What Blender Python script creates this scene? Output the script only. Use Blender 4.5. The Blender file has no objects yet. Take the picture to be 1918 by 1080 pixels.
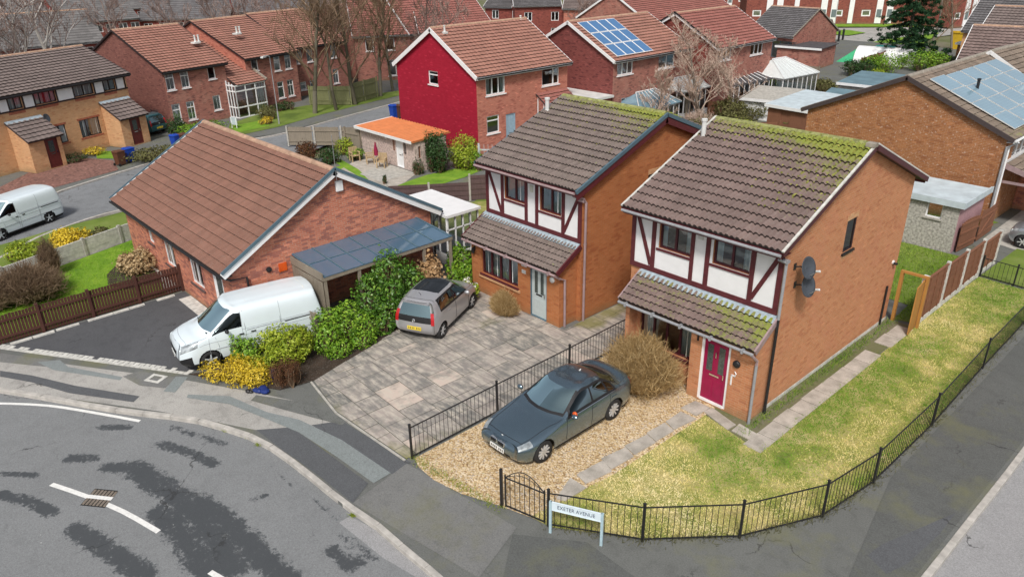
import bpy, math, random
import numpy as np
from mathutils import Vector, Matrix, noise as mnoise
R = math.radians
random.seed(7)
scene = bpy.context.scene
col = scene.collection
# ------------------------------------------------------------------ camera model (calibrated)
CW, CH = 1918, 1080
CF, CPIT, CROLL, CYAW, CZ = 1409.15347, 0.433036489, -0.0173148913, -0.831100094, 12.3
def _basis():
    cp, sp = math.cos(CPIT), math.sin(CPIT)
    f = Vector((0, cp, -sp)); up = Vector((0, sp, cp)); ri = Vector((1, 0, 0))
    c, s = math.cos(CROLL), math.sin(CROLL)
    r2 = c*ri + s*up; u2 = -s*ri + c*up
    a = Vector((math.cos(CYAW), math.sin(CYAW), 0)); b = Vector((-math.sin(CYAW), math.cos(CYAW), 0)); z = Vector((0, 0, 1))
    M = Matrix((a, b, z))
    return M @ r2, M @ u2, M @ f
CR, CU, CFW = _basis()
def G(px, py, z=0.0):
    """world point at height z seen at photo pixel"""
    d = CFW + CR*((px-CW/2)/CF) - CU*((py-CH/2)/CF)
    t = (z-CZ)/d.z
    return Vector((d.x*t, d.y*t, z))
def G2(px, py, z=0.0):
    p = G(px, py, z); return (p.x, p.y)
cam = bpy.data.cameras.new('camera'); camo = bpy.data.objects.new('camera', cam); col.objects.link(camo)
Mc = Matrix((CR, CU, -CFW)).transposed().to_4x4(); Mc.translation = Vector((0, 0, CZ)); camo.matrix_world = Mc
cam.sensor_width = 36; cam.lens = CF/CW*36; cam.clip_end = 3000; cam.clip_start = 0.1
scene.camera = camo
# ------------------------------------------------------------------ objects
def tag(o, label=None, cat=None, group=None, kind=None):
    if label: o['label'] = label
    if cat: o['category'] = cat
    if group: o['group'] = group
    if kind: o['kind'] = kind
    return o
def thing(name, label, cat, loc=(0, 0, 0), rz=0.0, group=None):
    o = bpy.data.objects.new(name, None); col.objects.link(o)
    o.location = loc; o.rotation_euler = (0, 0, rz); o.empty_display_size = .3
    return tag(o, label, cat, group)
def copy_tree(o, parent=None):
    c = o.copy(); col.objects.link(c)
    if parent is not None: c.parent = parent
    for ch in list(o.children): copy_tree(ch, c)
    return c
V = Vector
class MB:
    def __init__(s): s.v = []; s.f = []; s.uv = {}; s.att = {}
    def p(s, *pts):
        i = len(s.v); s.v += [tuple(q) for q in pts]; return i
    def poly(s, pts, uv=None):
        i = s.p(*pts); s.f.append(tuple(range(i, i+len(pts))))
        if uv: s.uv[len(s.f)-1] = uv
    def obox(s, o, u, v, w, a, b, c):
        o = V(o); u = V(u); v = V(v); w = V(w); P = []
        for cc in c:
            for bb in b:
                for aa in a: P.append(o+u*aa+v*bb+w*cc)
        i = s.p(*P); flip = u.cross(v).dot(w) < 0
        for q in ((0, 2, 3, 1), (4, 5, 7, 6), (0, 1, 5, 4), (2, 6, 7, 3), (0, 4, 6, 2), (1, 3, 7, 5)):
            s.f.append(tuple(i+k for k in (q[::-1] if flip else q)))
    def box(s, x0, x1, y0, y1, z0, z1): s.obox((0, 0, 0), (1, 0, 0), (0, 1, 0), (0, 0, 1), (x0, x1), (y0, y1), (z0, z1))
    def prism(s, pts, z0, z1, bottom=False):
        a = sum(pts[i][0]*pts[(i+1) % len(pts)][1]-pts[(i+1) % len(pts)][0]*pts[i][1] for i in range(len(pts)))
        if a < 0: pts = pts[::-1]
        n = len(pts); i = s.p(*[(q[0], q[1], z0) for q in pts], *[(q[0], q[1], z1) for q in pts])
        s.f.append(tuple(range(i+n, i+2*n)))
        if bottom: s.f.append(tuple(range(i+n-1, i-1, -1)))
        for k in range(n): s.f.append((i+k, i+(k+1) % n, i+n+(k+1) % n, i+n+k))
    def sheet(s, pts, z):
        a = sum(pts[i][0]*pts[(i+1) % len(pts)][1]-pts[(i+1) % len(pts)][0]*pts[i][1] for i in range(len(pts)))
        if a < 0: pts = pts[::-1]
        s.poly([(q[0], q[1], z) for q in pts])
    def tube(s, pts, r, n=8, caps=True):
        pts = [V(q) for q in pts]; m = len(pts); rr = r if isinstance(r, (list, tuple)) else [r]*m
        rings = []
        for k in range(m):
            d = (pts[min(k+1, m-1)]-pts[max(k-1, 0)])
            if d.length < 1e-9: d = V((0, 0, 1))
            d.normalize(); a = V((0, 0, 1)) if abs(d.z) < .9 else V((1, 0, 0))
            x = d.cross(a).normalized(); y = x.cross(d) * -1
            i = s.p(*[pts[k]+x*(rr[k]*math.cos(2*math.pi*t/n))+y*(rr[k]*math.sin(2*math.pi*t/n)) for t in range(n)])
            rings.append(i)
        for k in range(m-1):
            for t in range(n):
                s.f.append((rings[k]+t, rings[k]+(t+1) % n, rings[k+1]+(t+1) % n, rings[k+1]+t))
        if caps:
            s.f.append(tuple(rings[0]+t for t in range(n))[::-1]); s.f.append(tuple(rings[-1]+t for t in range(n)))
    def lathe(s, o, ax, prof, n=16):
        """prof: list of (r, h) along axis ax"""
        o = V(o); ax = V(ax).normalized(); a = V((0, 0, 1)) if abs(ax.z) < .9 else V((1, 0, 0))
        x = ax.cross(a).normalized(); y = ax.cross(x); rings = []
        for r, h in prof:
            rings.append(s.p(*[o+ax*h+x*(r*math.cos(2*math.pi*t/n))+y*(r*math.sin(2*math.pi*t/n)) for t in range(n)]))
        for k in range(len(prof)-1):
            for t in range(n): s.f.append((rings[k]+t, rings[k]+(t+1) % n, rings[k+1]+(t+1) % n, rings[k+1]+t))
    def blob(s, c, rx, ry, rz, n=10, m=6):
        rings = []
        for k in range(m+1):
            th = math.pi*k/m; rings.append(s.p(*[(c[0]+rx*math.sin(th)*math.cos(2*math.pi*t/n), c[1]+ry*math.sin(th)*math.sin(2*math.pi*t/n), c[2]+rz*math.cos(th)) for t in range(n)]))
        for k in range(m):
            for t in range(n): s.f.append((rings[k]+t, rings[k+1]+t, rings[k+1]+(t+1) % n, rings[k]+(t+1) % n))
    def build(s, name, mat, parent=None, smooth=False, bevel=0.0):
        me = bpy.data.meshes.new(name); me.from_pydata(s.v, [], s.f); me.update()
        uvl = me.uv_layers.new(name='UVMap'); co = np.array(s.v, dtype=float).reshape(-1, 3)
        buf = np.zeros((len(me.loops), 2), dtype=np.float32)
        for p in me.polygons:
            if p.index in s.uv:
                buf[p.loop_start:p.loop_start+p.loop_total] = s.uv[p.index]; continue
            n = p.normal; idx = [me.loops[k].vertex_index for k in range(p.loop_start, p.loop_start+p.loop_total)]
            if abs(n.z) > .97: buf[p.loop_start:p.loop_start+p.loop_total] = co[idx][:, :2]
            else:
                u = np.array((-n.y, n.x, 0.)); u /= np.linalg.norm(u); vv = np.cross((n.x, n.y, n.z), u)
                q = co[idx]; buf[p.loop_start:p.loop_start+p.loop_total, 0] = q @ u; buf[p.loop_start:p.loop_start+p.loop_total, 1] = q @ vv
        uvl.data.foreach_set('uv', buf.ravel())
        for k, (arr) in s.att.items():
            at = me.attributes.new(k, 'FLOAT', 'POINT'); at.data.foreach_set('value', np.asarray(arr, dtype=np.float32))
        if smooth: me.polygons.foreach_set('use_smooth', np.ones(len(me.polygons), dtype=bool))
        if mat: me.materials.append(mat)
        o = bpy.data.objects.new(name, me); col.objects.link(o)
        if parent is not None: o.parent = parent
        if bevel:
            b = o.modifiers.new('bevel', 'BEVEL'); b.width = bevel; b.segments = 2; b.limit_method = 'ANGLE'; b.angle_limit = R(40)
        return o
def np_mesh(name, verts, faces, mat, parent=None, att=None, smooth=False):
    """verts (N,3), faces (M,k) arrays"""
    me = bpy.data.meshes.new(name); M, k = faces.shape
    me.vertices.add(len(verts)); me.vertices.foreach_set('co', np.ascontiguousarray(verts, dtype=np.float32).ravel())
    me.loops.add(M*k); me.loops.foreach_set('vertex_index', np.ascontiguousarray(faces, dtype=np.int32).ravel())
    me.polygons.add(M); me.polygons.foreach_set('loop_start', np.arange(0, M*k, k, dtype=np.int32)); me.polygons.foreach_set('loop_total', np.full(M, k, dtype=np.int32))
    me.update(calc_edges=True)
    if att:
        for kk, arr in att.items():
            at = me.attributes.new(kk, 'FLOAT', 'POINT'); at.data.foreach_set('value', np.asarray(arr, dtype=np.float32))
    if smooth: me.polygons.foreach_set('use_smooth', np.ones(M, dtype=bool))
    me.materials.append(mat)
    o = bpy.data.objects.new(name, me); col.objects.link(o)
    if parent is not None: o.parent = parent
    return o
# ------------------------------------------------------------------ materials
class NT:
    def __init__(s, name):
        s.m = bpy.data.materials.new(name); s.m.use_nodes = True; s.t = s.m.node_tree; s.t.nodes.clear()
        s.out = s.t.nodes.new('ShaderNodeOutputMaterial')
    def n(s, typ, out=0, props=None, **kw):
        nd = s.t.nodes.new('ShaderNode'+typ)
        for k, v in (props or {}).items(): setattr(nd, k, v)
        for k, v in kw.items():
            sk = nd.inputs[int(k[1:])] if k[0] == 'i' and k[1:].isdigit() else nd.inputs[k.replace('_', ' ')]
            if hasattr(v, 'is_linked') or isinstance(v, bpy.types.NodeSocket): s.t.links.new(v, sk)
            else: sk.default_value = v
        return nd.outputs[out]
    def mix(s, f, a, b, mode='MIX'):
        nd = s.t.nodes.new('ShaderNodeMix'); nd.data_type = 'RGBA'; nd.blend_type = mode; nd.clamp_factor = True
        for sk, v in ((nd.inputs[0], f), (nd.inputs[6], a), (nd.inputs[7], b)):
            if isinstance(v, bpy.types.NodeSocket): s.t.links.new(v, sk)
            else: sk.default_value = (v if not isinstance(v, (tuple, list)) else (tuple(v)+(1,))[:4])
        return nd.outputs[2]
    def math(s, op, a, b=0.0, clamp=False):
        return s.n('Math', props={'operation': op, 'use_clamp': clamp}, i0=a, i1=b)
    def ramp(s, f, stops):
        nd = s.t.nodes.new('ShaderNodeValToRGB'); s.t.links.new(f, nd.inputs[0]); e = nd.color_ramp.elements
        while len(e) < len(stops): e.new(.5)
        for k, (p, c) in enumerate(stops):
            e[k].position = p; e[k].color = (tuple(c)+(1,))[:4] if not isinstance(c, float) else (c, c, c, 1)
        return nd.outputs[0]
    def pos(s): return s.n('NewGeometry', 0)
    def obj(s): return s.n('TexCoord', 3)
    def uv(s): return s.n('UVMap', 0)
    def noise(s, vec, scale, detail=4, rough=.55, out=0): return s.n('TexNoise', out, Vector=vec, Scale=scale, Detail=detail, Roughness=rough)
    def mapr(s, f, a, b, c=0.0, d=1.0): return s.n('MapRange', 0, i0=f, i1=a, i2=b, i3=c, i4=d)
    def attr(s, name): return s.n('Attribute', 2, props={'attribute_name': name})
    def bump(s, h, strength=.3, dist=.02): return s.n('Bump', 0, Strength=strength, Distance=dist, Height=h)
    def fin(s, base, rough=.7, metal=0.0, bump=None, spec=.4, **kw):
        k = dict(Base_Color=(tuple(base)+(1,))[:4] if isinstance(base, (tuple, list)) else base, Roughness=rough, Metallic=metal)
        k['Specular_IOR_Level'] = spec
        if bump is not None: k['Normal'] = bump
        k.update(kw)
        b = s.n('BsdfPrincipled', 0, **k); s.t.links.new(b, s.out.inputs[0]); return s.m
def plain(name, c, rough=.6, metal=0.0, var=.12, scale=6.0, spec=.4, bump=0.0, **kw):
    t = NT(name); p = t.obj(); f = t.noise(p, scale, 5)
    cc = t.mix(t.mapr(f, .3, .7, 0, 1), tuple(max(0, x*(1-var)) for x in c), tuple(min(1, x*(1+var)) for x in c))
    return t.fin(cc, rough, metal, t.bump(t.noise(p, scale*8, 3), bump, .01) if bump else None, spec, **kw)
def brick(name, c1, c2, mortar, dark=(0.05, .03, .03), damt=.12, bw=.225, bh=.075, rough=.85, stain=.25, patch=None, lime=0.0, spk=.55, alg=.5):
    t = NT(name); uv = t.uv(); p = t.pos()
    b = t.n('TexBrick', 0, Vector=uv, Color1=c1+(1,), Color2=c2+(1,), Mortar=mortar+(1,), Scale=1.0, Brick_Width=bw, Row_Height=bh, Mortar_Size=.008, Mortar_Smooth=.2, Bias=-.1)
    # per brick dark / light variation
    sx = t.n('SeparateXYZ', 0, Vector=uv); sy = t.n('SeparateXYZ', 1, Vector=uv)
    row = t.math('FLOOR', t.math('DIVIDE', sy, bh)); sh = t.math('MULTIPLY', t.math('MODULO', row, 2.0), .5)
    cx = t.math('FLOOR', t.math('ADD', t.math('DIVIDE', sx, bw), sh))
    wn = t.n('TexWhiteNoise', 0, props={'noise_dimensions': '3D'}, Vector=t.n('CombineXYZ', 0, X=cx, Y=row, Z=1.0))
    col_ = t.mix(t.mapr(wn, 1-damt-.04, 1-damt+.04, 0, .75), b, dark)
    col_ = t.mix(t.mapr(wn, 0.0, .10, spk, 0), col_, tuple(min(1, x*1.45+.02) for x in c2))
    n1 = t.noise(p, .55, 6, .6); n2 = t.noise(p, 3.5, 5, .6)
    col_ = t.mix(t.mapr(n1, .35, .7, 0, stain), col_, tuple(x*.55 for x in c1))
    col_ = t.mix(t.mapr(n2, .45, .75, 0, .25), col_, tuple(min(1, x*1.25) for x in c2))
    if patch: col_ = t.mix(t.mapr(t.noise(p, 1.3, 5, .6), .5, .62, 0, patch[1]), col_, patch[0])
    if lime: col_ = t.mix(t.mapr(t.noise(p, 9.0, 3, .5), .60, .68, 0, lime), col_, (.62, .52, .44))
    pz = t.n('SeparateXYZ', 2, Vector=p); al = t.math('ADD', t.math('MULTIPLY', pz, -1.6), t.math('MULTIPLY', t.noise(p, 1.7, 5, .65), 1.3)); col_ = t.mix(t.mapr(al, .15, .75, 0, alg), col_, (.19, .165, .09))
    fac = t.n('TexBrick', 1, Vector=uv, Scale=1.0, Brick_Width=bw, Row_Height=bh, Mortar_Size=.008, Mortar_Smooth=.3)
    bm = t.bump(t.math('ADD', t.math('MULTIPLY', fac, -1.0), t.math('MULTIPLY', n2, .5)), .5, .012)
    return t.fin(col_, rough, 0, bm, .25)
def tiles_mat(name, c, var=.35, mosscol=(.16, .19, .03), lichen=.25, rough=.85, hue=None):
    t = NT(name); uv = t.uv(); p = t.pos()
    sx = t.math('FLOOR', t.n('SeparateXYZ', 0, Vector=uv)); sy = t.math('FLOOR', t.n('SeparateXYZ', 1, Vector=uv))
    wn = t.n('TexWhiteNoise', 0, props={'noise_dimensions': '3D'}, Vector=t.n('CombineXYZ', 0, X=sx, Y=sy, Z=3.0))
    lo = tuple(x*(1-var) for x in c); hi = tuple(min(1, x*(1+var)) for x in (hue or c))
    cc = t.mix(wn, lo, hi)
    n0 = t.noise(p, .8, 6, .65); n1 = t.noise(p, 14, 4, .6); n2 = t.noise(p, 45, 2, .5)
    cc = t.mix(t.mapr(n0, .4, .7, 0, .45), cc, tuple(x*.6 for x in c))
    cc = t.mix(t.mapr(n1, .52, .7, 0, lichen), cc, (.33, .31, .27))
    cc = t.mix(t.mapr(n2, .70, .76, 0, .5*lichen*2), cc, (.55, .54, .50))
    ms = t.math('ADD', t.attr('moss'), t.math('MULTIPLY', t.math('SUBTRACT', n1, .5), 1.2))
    ms = t.math('ADD', ms, t.math('MULTIPLY', t.math('SUBTRACT', t.noise(p, 2.2, 5, .65), .5), 1.1))
    cc = t.mix(t.mapr(ms, .38, .75, 0, .9), cc, t.mix(n2, mosscol, tuple(min(1, x*1.9) for x in mosscol)))
    fv = t.math('FRACT', t.n('SeparateXYZ', 1, Vector=uv)); cc = t.mix(t.mapr(fv, .045, .055, .82, 0), cc, (.018, .014, .013))  # tile risers near black: shadow under each course lap painted into the colour
    return t.fin(cc, rough, 0, t.bump(n1, .35, .02), .3)
def wood(name, c, var=.3, rough=.8):
    t = NT(name); p = t.obj(); q = t.n('VectorMath', 0, props={'operation': 'MULTIPLY'}, i0=p, i1=(9, 9, 1.2))
    f = t.noise(q, 2.0, 6, .6); g_ = t.noise(p, 1.3, 4)
    cc = t.mix(f, tuple(x*(1-var) for x in c), tuple(min(1, x*(1+var)) for x in c))
    cc = t.mix(t.mapr(g_, .45, .7, 0, .4), cc, tuple(x*.65 for x in c))
    return t.fin(cc, rough, 0, t.bump(f, .3, .01), .25)
def leafm(name, stops, rough=.55, spec=.35, trans=.25):
    t = NT(name); a = t.attr('tint'); p = t.pos(); f = t.math('ADD', t.math('MULTIPLY', a, .7), t.math('MULTIPLY', t.noise(p, 2.6, 4, .6), .45), True)
    cc = t.ramp(f, stops)
    d = t.n('BsdfPrincipled', 0, Base_Color=cc, Roughness=rough, Specular_IOR_Level=spec)
    tr = t.n('BsdfTranslucent', 0, Color=cc)
    t.t.links.new(t.n('MixShader', 0, i0=trans, i1=d, i2=tr), t.out.inputs[0]); return t.m
def glassm(name, tint=(.62, .72, .74), refl=1.0, rough=.02, base=.07, gl=(.95, .97, 1)):
    t = NT(name); fr = t.n('Fresnel', 0, IOR=1.6)
    f = t.math('ADD', t.math('MULTIPLY', fr, refl), .0+base, True)
    nm = t.bump(t.noise(t.obj(), 2.2, 2), .06, .03)
    a = t.n('BsdfTransparent', 0, Color=tint+(1,)); g_ = t.n('BsdfGlossy', 0, Color=gl+(1,), Roughness=rough, Normal=nm)
    t.t.links.new(t.n('MixShader', 0, i0=f, i1=a, i2=g_), t.out.inputs[0]); return t.m
M = {}
M['brick_orange'] = brick('brick_orange', (.50, .205, .095), (.56, .25, .125), (.50, .31, .19), (.42, .165, .085), .12, stain=.16, patch=((.52, .215, .13), .35), spk=.25)
M['brick_amber'] = brick('brick_amber', (.42, .145, .05), (.48, .185, .07), (.40, .20, .105), (.33, .105, .045), .12, stain=.3, spk=.25)
M['brick_red'] = brick('brick_red', (.50, .16, .095), (.60, .225, .14), (.50, .34, .26), (.24, .10, .09), .30, stain=.12, patch=((.40, .14, .10), .3))
M['brick_plum'] = brick('brick_plum', (.33, .12, .095), (.41, .165, .125), (.33, .21, .17), (.15, .07, .065), .18, stain=.15, patch=((.46, .26, .20), .35))
M['brick_buff'] = brick('brick_buff', (.58, .315, .155), (.64, .37, .20), (.56, .40, .25), (.50, .24, .12), .12, stain=.15, spk=.3)
M['brick_brown'] = brick('brick_brown', (.32, .125, .05), (.40, .165, .065), (.40, .27, .17), (.26, .10, .045), .15, stain=.18, lime=.5)
M['brick_bright'] = brick('brick_bright', (.46, .15, .105), (.54, .20, .14), (.46, .26, .20), (.32, .10, .08), .15, stain=.12)
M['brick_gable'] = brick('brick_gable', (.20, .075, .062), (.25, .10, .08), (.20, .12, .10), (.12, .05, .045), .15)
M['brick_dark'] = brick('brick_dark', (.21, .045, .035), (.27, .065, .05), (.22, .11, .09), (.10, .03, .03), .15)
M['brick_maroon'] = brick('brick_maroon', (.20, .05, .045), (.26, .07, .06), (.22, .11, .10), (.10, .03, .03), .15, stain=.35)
M['red_paint'] = brick('red_painted_brick', (.36, .012, .035), (.40, .016, .042), (.31, .011, .03), (.33, .01, .03), .1, stain=.15)
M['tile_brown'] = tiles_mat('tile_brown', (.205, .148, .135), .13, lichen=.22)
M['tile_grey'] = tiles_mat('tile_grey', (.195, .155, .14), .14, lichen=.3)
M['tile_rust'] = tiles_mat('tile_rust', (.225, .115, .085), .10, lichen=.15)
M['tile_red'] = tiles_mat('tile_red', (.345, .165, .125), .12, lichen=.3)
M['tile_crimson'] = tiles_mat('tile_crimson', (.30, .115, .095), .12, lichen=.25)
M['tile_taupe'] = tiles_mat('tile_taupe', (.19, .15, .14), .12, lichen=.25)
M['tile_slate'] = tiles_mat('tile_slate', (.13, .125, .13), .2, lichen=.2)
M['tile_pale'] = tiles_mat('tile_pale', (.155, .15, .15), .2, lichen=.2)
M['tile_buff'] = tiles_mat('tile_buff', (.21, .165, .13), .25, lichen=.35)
M['white'] = plain('white_plastic', (.80, .81, .82), .35, var=.05, scale=3)
M['render'] = plain('white_render', (.80, .81, .82), .8, var=.05, scale=2.5, bump=.1)
M['offwhite'] = plain('off_white', (.62, .63, .62), .6, var=.15, scale=2)
M['maroon'] = plain('maroon_timber', (.105, .022, .027), .5, var=.2, scale=8)
M['maroon_fr'] = plain('maroon_frame', (.075, .016, .022), .4, var=.2, scale=8)
M['darkframe'] = plain('dark_frame', (.03, .02, .022), .4)
M['bluegrey'] = plain('slate_blue_trim', (.09, .15, .19), .45, var=.1)
M['lead'] = plain('lead_flashing', (.33, .40, .45), .55, var=.25, scale=9, metal=0.0)
M['pipe_mauve'] = plain('mauve_pipe', (.33, .24, .245), .45, var=.15)
M['pipe_grey'] = plain('grey_pipe', (.30, .31, .33), .4, var=.12)
M['black'] = plain('black_plastic', (.018, .018, .02), .45)
M['blackmetal'] = plain('black_painted_metal', (.02, .02, .022), .4, var=.4, scale=20)
M['soffit'] = plain('dark_soffit', (.06, .045, .045), .7)
M['glass'] = glassm('window_glass', (.80, .88, .90), 1.1, base=.15)
M['carglass'] = glassm('vehicle_glass', (.24, .40, .40), 1.6, base=.30, gl=(.66, .90, .92))
M['carglass_dk'] = glassm('dark_vehicle_glass', (.06, .09, .10), .5, base=.03, gl=(.55, .68, .72))
M['curtain'] = plain('net_curtain', (.74, .78, .78), .9, var=.08)
M['curtain_cream'] = plain('cream_curtain', (.62, .64, .56), .9, var=.08)
M['room'] = plain('room_wall', (.16, .15, .14), .9)
M['metal'] = plain('grey_metal', (.5, .51, .53), .35, .8)
M['galv'] = plain('galvanised', (.55, .6, .63), .45, .2)
M['chrome'] = plain('chrome', (.75, .76, .78), .12, 1.0, var=.02)
M['rubber'] = plain('rubber', (.022, .022, .023), .8)
M['alloy'] = plain('alloy_wheel', (.62, .63, .64), .35, .4)
M['under'] = plain('underbody', (.01, .01, .011), .9)
M['redlens'] = plain('red_lens', (.42, .012, .018), .15, spec=.7)
M['clearlens'] = plain('clear_lens', (.36, .40, .42), .08, .3, var=.5, scale=7, spec=.8)
M['yellow_plate'] = plain('yellow_plate', (.80, .60, .03), .4, var=.03)
M['white_plate'] = plain('white_plate', (.78, .78, .76), .4, var=.03)
M['bin_blue'] = plain('blue_bin_plastic', (.012, .06, .38), .45)
M['bin_brown'] = plain('brown_bin_plastic', (.11, .045, .025), .5)
M['wood_brown'] = wood('brown_stained_wood', (.085, .036, .028), .3)
M['wood_dark'] = wood('dark_fence_wood', (.115, .075, .075), .35)
M['wood_grey'] = wood('weathered_wood', (.25, .215, .17), .35)
M['wood_green'] = wood('mossy_fence_wood', (.20, .205, .10), .35)
M['wood_orange'] = wood('orange_treated_wood', (.44, .22, .06), .15)
M['wood_red'] = wood('reddish_fence_wood', (.22, .10, .06), .3)
M['wood_tan'] = wood('tan_garden_wood', (.46, .34, .20), .2)
M['pebbledash'] = plain('pebbledash', (.40, .385, .35), .95, var=.5, scale=11, bump=.8)
M['pink_dash'] = plain('pinkish_dash', (.50, .40, .36), .95, var=.4, scale=8, bump=.6)
M['mauve_wall'] = plain('mauve_painted_wall', (.42, .25, .27), .8, var=.12)
M['concrete'] = plain('concrete', (.40, .385, .35), .9, var=.25, scale=5, bump=.3)
M['concrete_pale'] = plain('pale_concrete', (.55, .545, .51), .9, var=.22, scale=6, bump=.3)
M['kerb'] = plain('kerb_stone', (.43, .41, .38), .9, var=.22, scale=4, bump=.3)
M['orange_roof'] = plain('orange_roof_sheet', (.58, .20, .075), .6, var=.12, scale=2)
M['felt_blue'] = plain('blue_grey_felt', (.13, .21, .25), .6, var=.2, scale=1.5)
M['felt_pale'] = plain('pale_roof_sheet', (.50, .58, .62), .5, var=.15, scale=2)
M['felt_dark'] = plain('dark_roof_felt', (.075, .07, .075), .85, var=.3, scale=3)
M['door_magenta'] = plain('magenta_door', (.30, .006, .06), .3, var=.12, spec=.5)
M['door_grey'] = plain('pale_grey_door', (.46, .52, .52), .35, var=.05)
M['door_brown'] = plain('red_brown_door', (.12, .025, .022), .4)
M['door_blue'] = plain('blue_grey_door', (.30, .42, .52), .4)
M['orange_lens'] = plain('orange_lens', (.65, .10, .015), .3)
M['terracotta'] = plain('ridge_tile', (.42, .27, .19), .85, var=.25, scale=5)
M['ridge_moss'] = plain('mossy_ridge_tile', (.25, .26, .10), .9, var=.45, scale=6, bump=.5)
M['ridge_grey'] = plain('grey_ridge_tile', (.28, .25, .21), .9, var=.3, scale=6)
M['parasol'] = plain('crimson_canvas', (.25, .01, .05), .8)
M['green_tarp'] = plain('green_tarp', (.05, .42, .20), .6)
M['teal_tarp'] = plain('teal_sheet', (.04, .36, .33), .6)
M['yellow'] = plain('mustard_paint', (.55, .36, .02), .6)
M['blue_bag'] = plain('blue_plastic_bag', (.012, .03, .16), .5)
def car_paint(name, c, rough=.28, metal=.5, coat=.6):
    t = NT(name); p = t.obj(); f = t.noise(p, 2.0, 4); cc = t.mix(t.mapr(f, .35, .7, 0, .18), c, tuple(x*.7+.05 for x in c))
    return t.fin(cc, rough, metal, None, .5, Coat_Weight=coat, Coat_Roughness=.06)
M['paint_blue'] = car_paint('blue_grey_car_paint', (.16, .23, .28), .27, .82, 1.0)
M['paint_grey'] = car_paint('grey_car_paint', (.44, .44, .46), .3, .45)
M['paint_white'] = car_paint('white_van_paint', (.70, .79, .84), .35, 0.0)
M['paint_silver'] = car_paint('silver_car_paint', (.42, .46, .50), .28, .6)
M['paint_teal'] = car_paint('teal_car_paint', (.05, .16, .19), .3, .3)
def solar(name, c1, c2, nx, ny):
    t = NT(name); uv = t.uv()
    b = t.n('TexBrick', 1, props={'offset': 0.0}, Vector=uv, Scale=1.0, Brick_Width=nx, Row_Height=ny, Mortar_Size=.006)
    cc = t.mix(b, c1, c2); cc = t.mix(t.mapr(t.noise(t.pos(), .6, 5), .4, .7, 0, .3), cc, tuple(x*1.5 for x in c1))
    return t.fin(cc, .14, 0, None, .6, Coat_Weight=.6, Coat_Roughness=.05)
M['solar_blue'] = solar('blue_solar_cells', (.06, .17, .36), (.12, .26, .46), .16, .16)
M['solar_pale'] = solar('pale_solar_cells', (.21, .33, .41), (.29, .42, .49), .16, .16)
M['polycarb'] = solar('blue_carport_sheet', (.075, .14, .21), (.12, .2, .27), 9, 9)
def patchy(name, stops, scale, rough=.9, bump=.4, fine=60, fineamt=.35, tintattr=None, det=6):
    t = NT(name); p = t.pos(); f = t.noise(p, scale, det, .6); cc = t.ramp(t.mapr(f, .25, .75), stops)
    if tintattr: cc = t.mix(.55, cc, t.ramp(t.attr(tintattr), stops))
    fn = t.noise(p, fine, 3, .6); cc = t.mix(t.mapr(fn, .3, .7, 0, fineamt), cc, (.03, .03, .03)); cc = t.mix(t.mapr(fn, .55, .8, 0, fineamt*.6), cc, (.6, .58, .55))
    return t.fin(cc, rough, 0, t.bump(fn, bump, .01), .25)
def asphalt(name, c, damp=(.045, .05, .055), blot=.3, mossy=0.0):
    t = NT(name); p = t.pos(); fine = t.noise(p, 90, 3, .7); big = t.noise(p, .35, 5, .6); mid = t.noise(p, 2.5, 5, .65)
    cc = t.mix(t.mapr(fine, .3, .72), tuple(x*.7 for x in c), tuple(x*1.3 for x in c))
    cc = t.mix(t.mapr(big, .35, .7, 0, blot), cc, tuple(x*1.35 for x in c)); cc = t.mix(t.mapr(mid, .5, .75, 0, blot), cc, tuple(x*.62 for x in c))
    gr = t.noise(p, 30, 3, .75); cc = t.mix(t.mapr(gr, .35, .5, .45, 0), cc, tuple(x*.5 for x in c)); cc = t.mix(t.mapr(gr, .56, .72, 0, .45), cc, tuple(min(1, x*1.7) for x in c))
    w = t.math('ADD', t.attr('damp'), t.math('MULTIPLY', t.math('SUBTRACT', t.noise(p, 2.6, 7, .78), .5), 1.15))
    w = t.math('ADD', w, t.math('MULTIPLY', t.math('SUBTRACT', t.noise(p, 10, 5, .8), .5), 1.15))
    wf = t.mapr(w, .40, .56, 0, .86)
    cc = t.mix(wf, cc, t.mix(fine, tuple(x*.7 for x in damp), tuple(x*1.5 for x in damp)))
    pw = t.n('VectorMath', 0, props={'operation': 'ADD'}, i0=p, i1=t.n('VectorMath', 0, props={'operation': 'SCALE'}, i0=t.noise(p, 1.5, 4, .6, 1), Scale=.9)); ck = t.n('TexVoronoi', 0, props={'feature': 'DISTANCE_TO_EDGE'}, Vector=pw, Scale=.28)
    ckm = t.math('MULTIPLY', t.mapr(ck, .003, .007, 1, 0), t.mapr(t.noise(p, .5, 3), .52, .6, 0, .7)); cc = t.mix(ckm, cc, (.035, .035, .035))
    sp = t.mapr(t.n('TexVoronoi', 0, Vector=p, Scale=1.1), .012, .018, .85, 0)
    cc = t.mix(sp, cc, (.55, .55, .53))
    if mossy: cc = t.mix(t.mapr(t.noise(p, .55, 6, .65), .50, .68, 0, mossy), cc, (.17, .17, .075))
    gm = t.math('ADD', t.attr('moss'), t.math('MULTIPLY', t.math('SUBTRACT', t.noise(p, 3.0, 6, .7), .5), 1.0))
    cc = t.mix(t.mapr(gm, .4, .85, 0, .6), cc, (.16, .165, .06))
    return t.fin(cc, t.mapr(wf, 0, 1, .85, .5), 0, t.bump(fine, .35, .008), .3)
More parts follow.
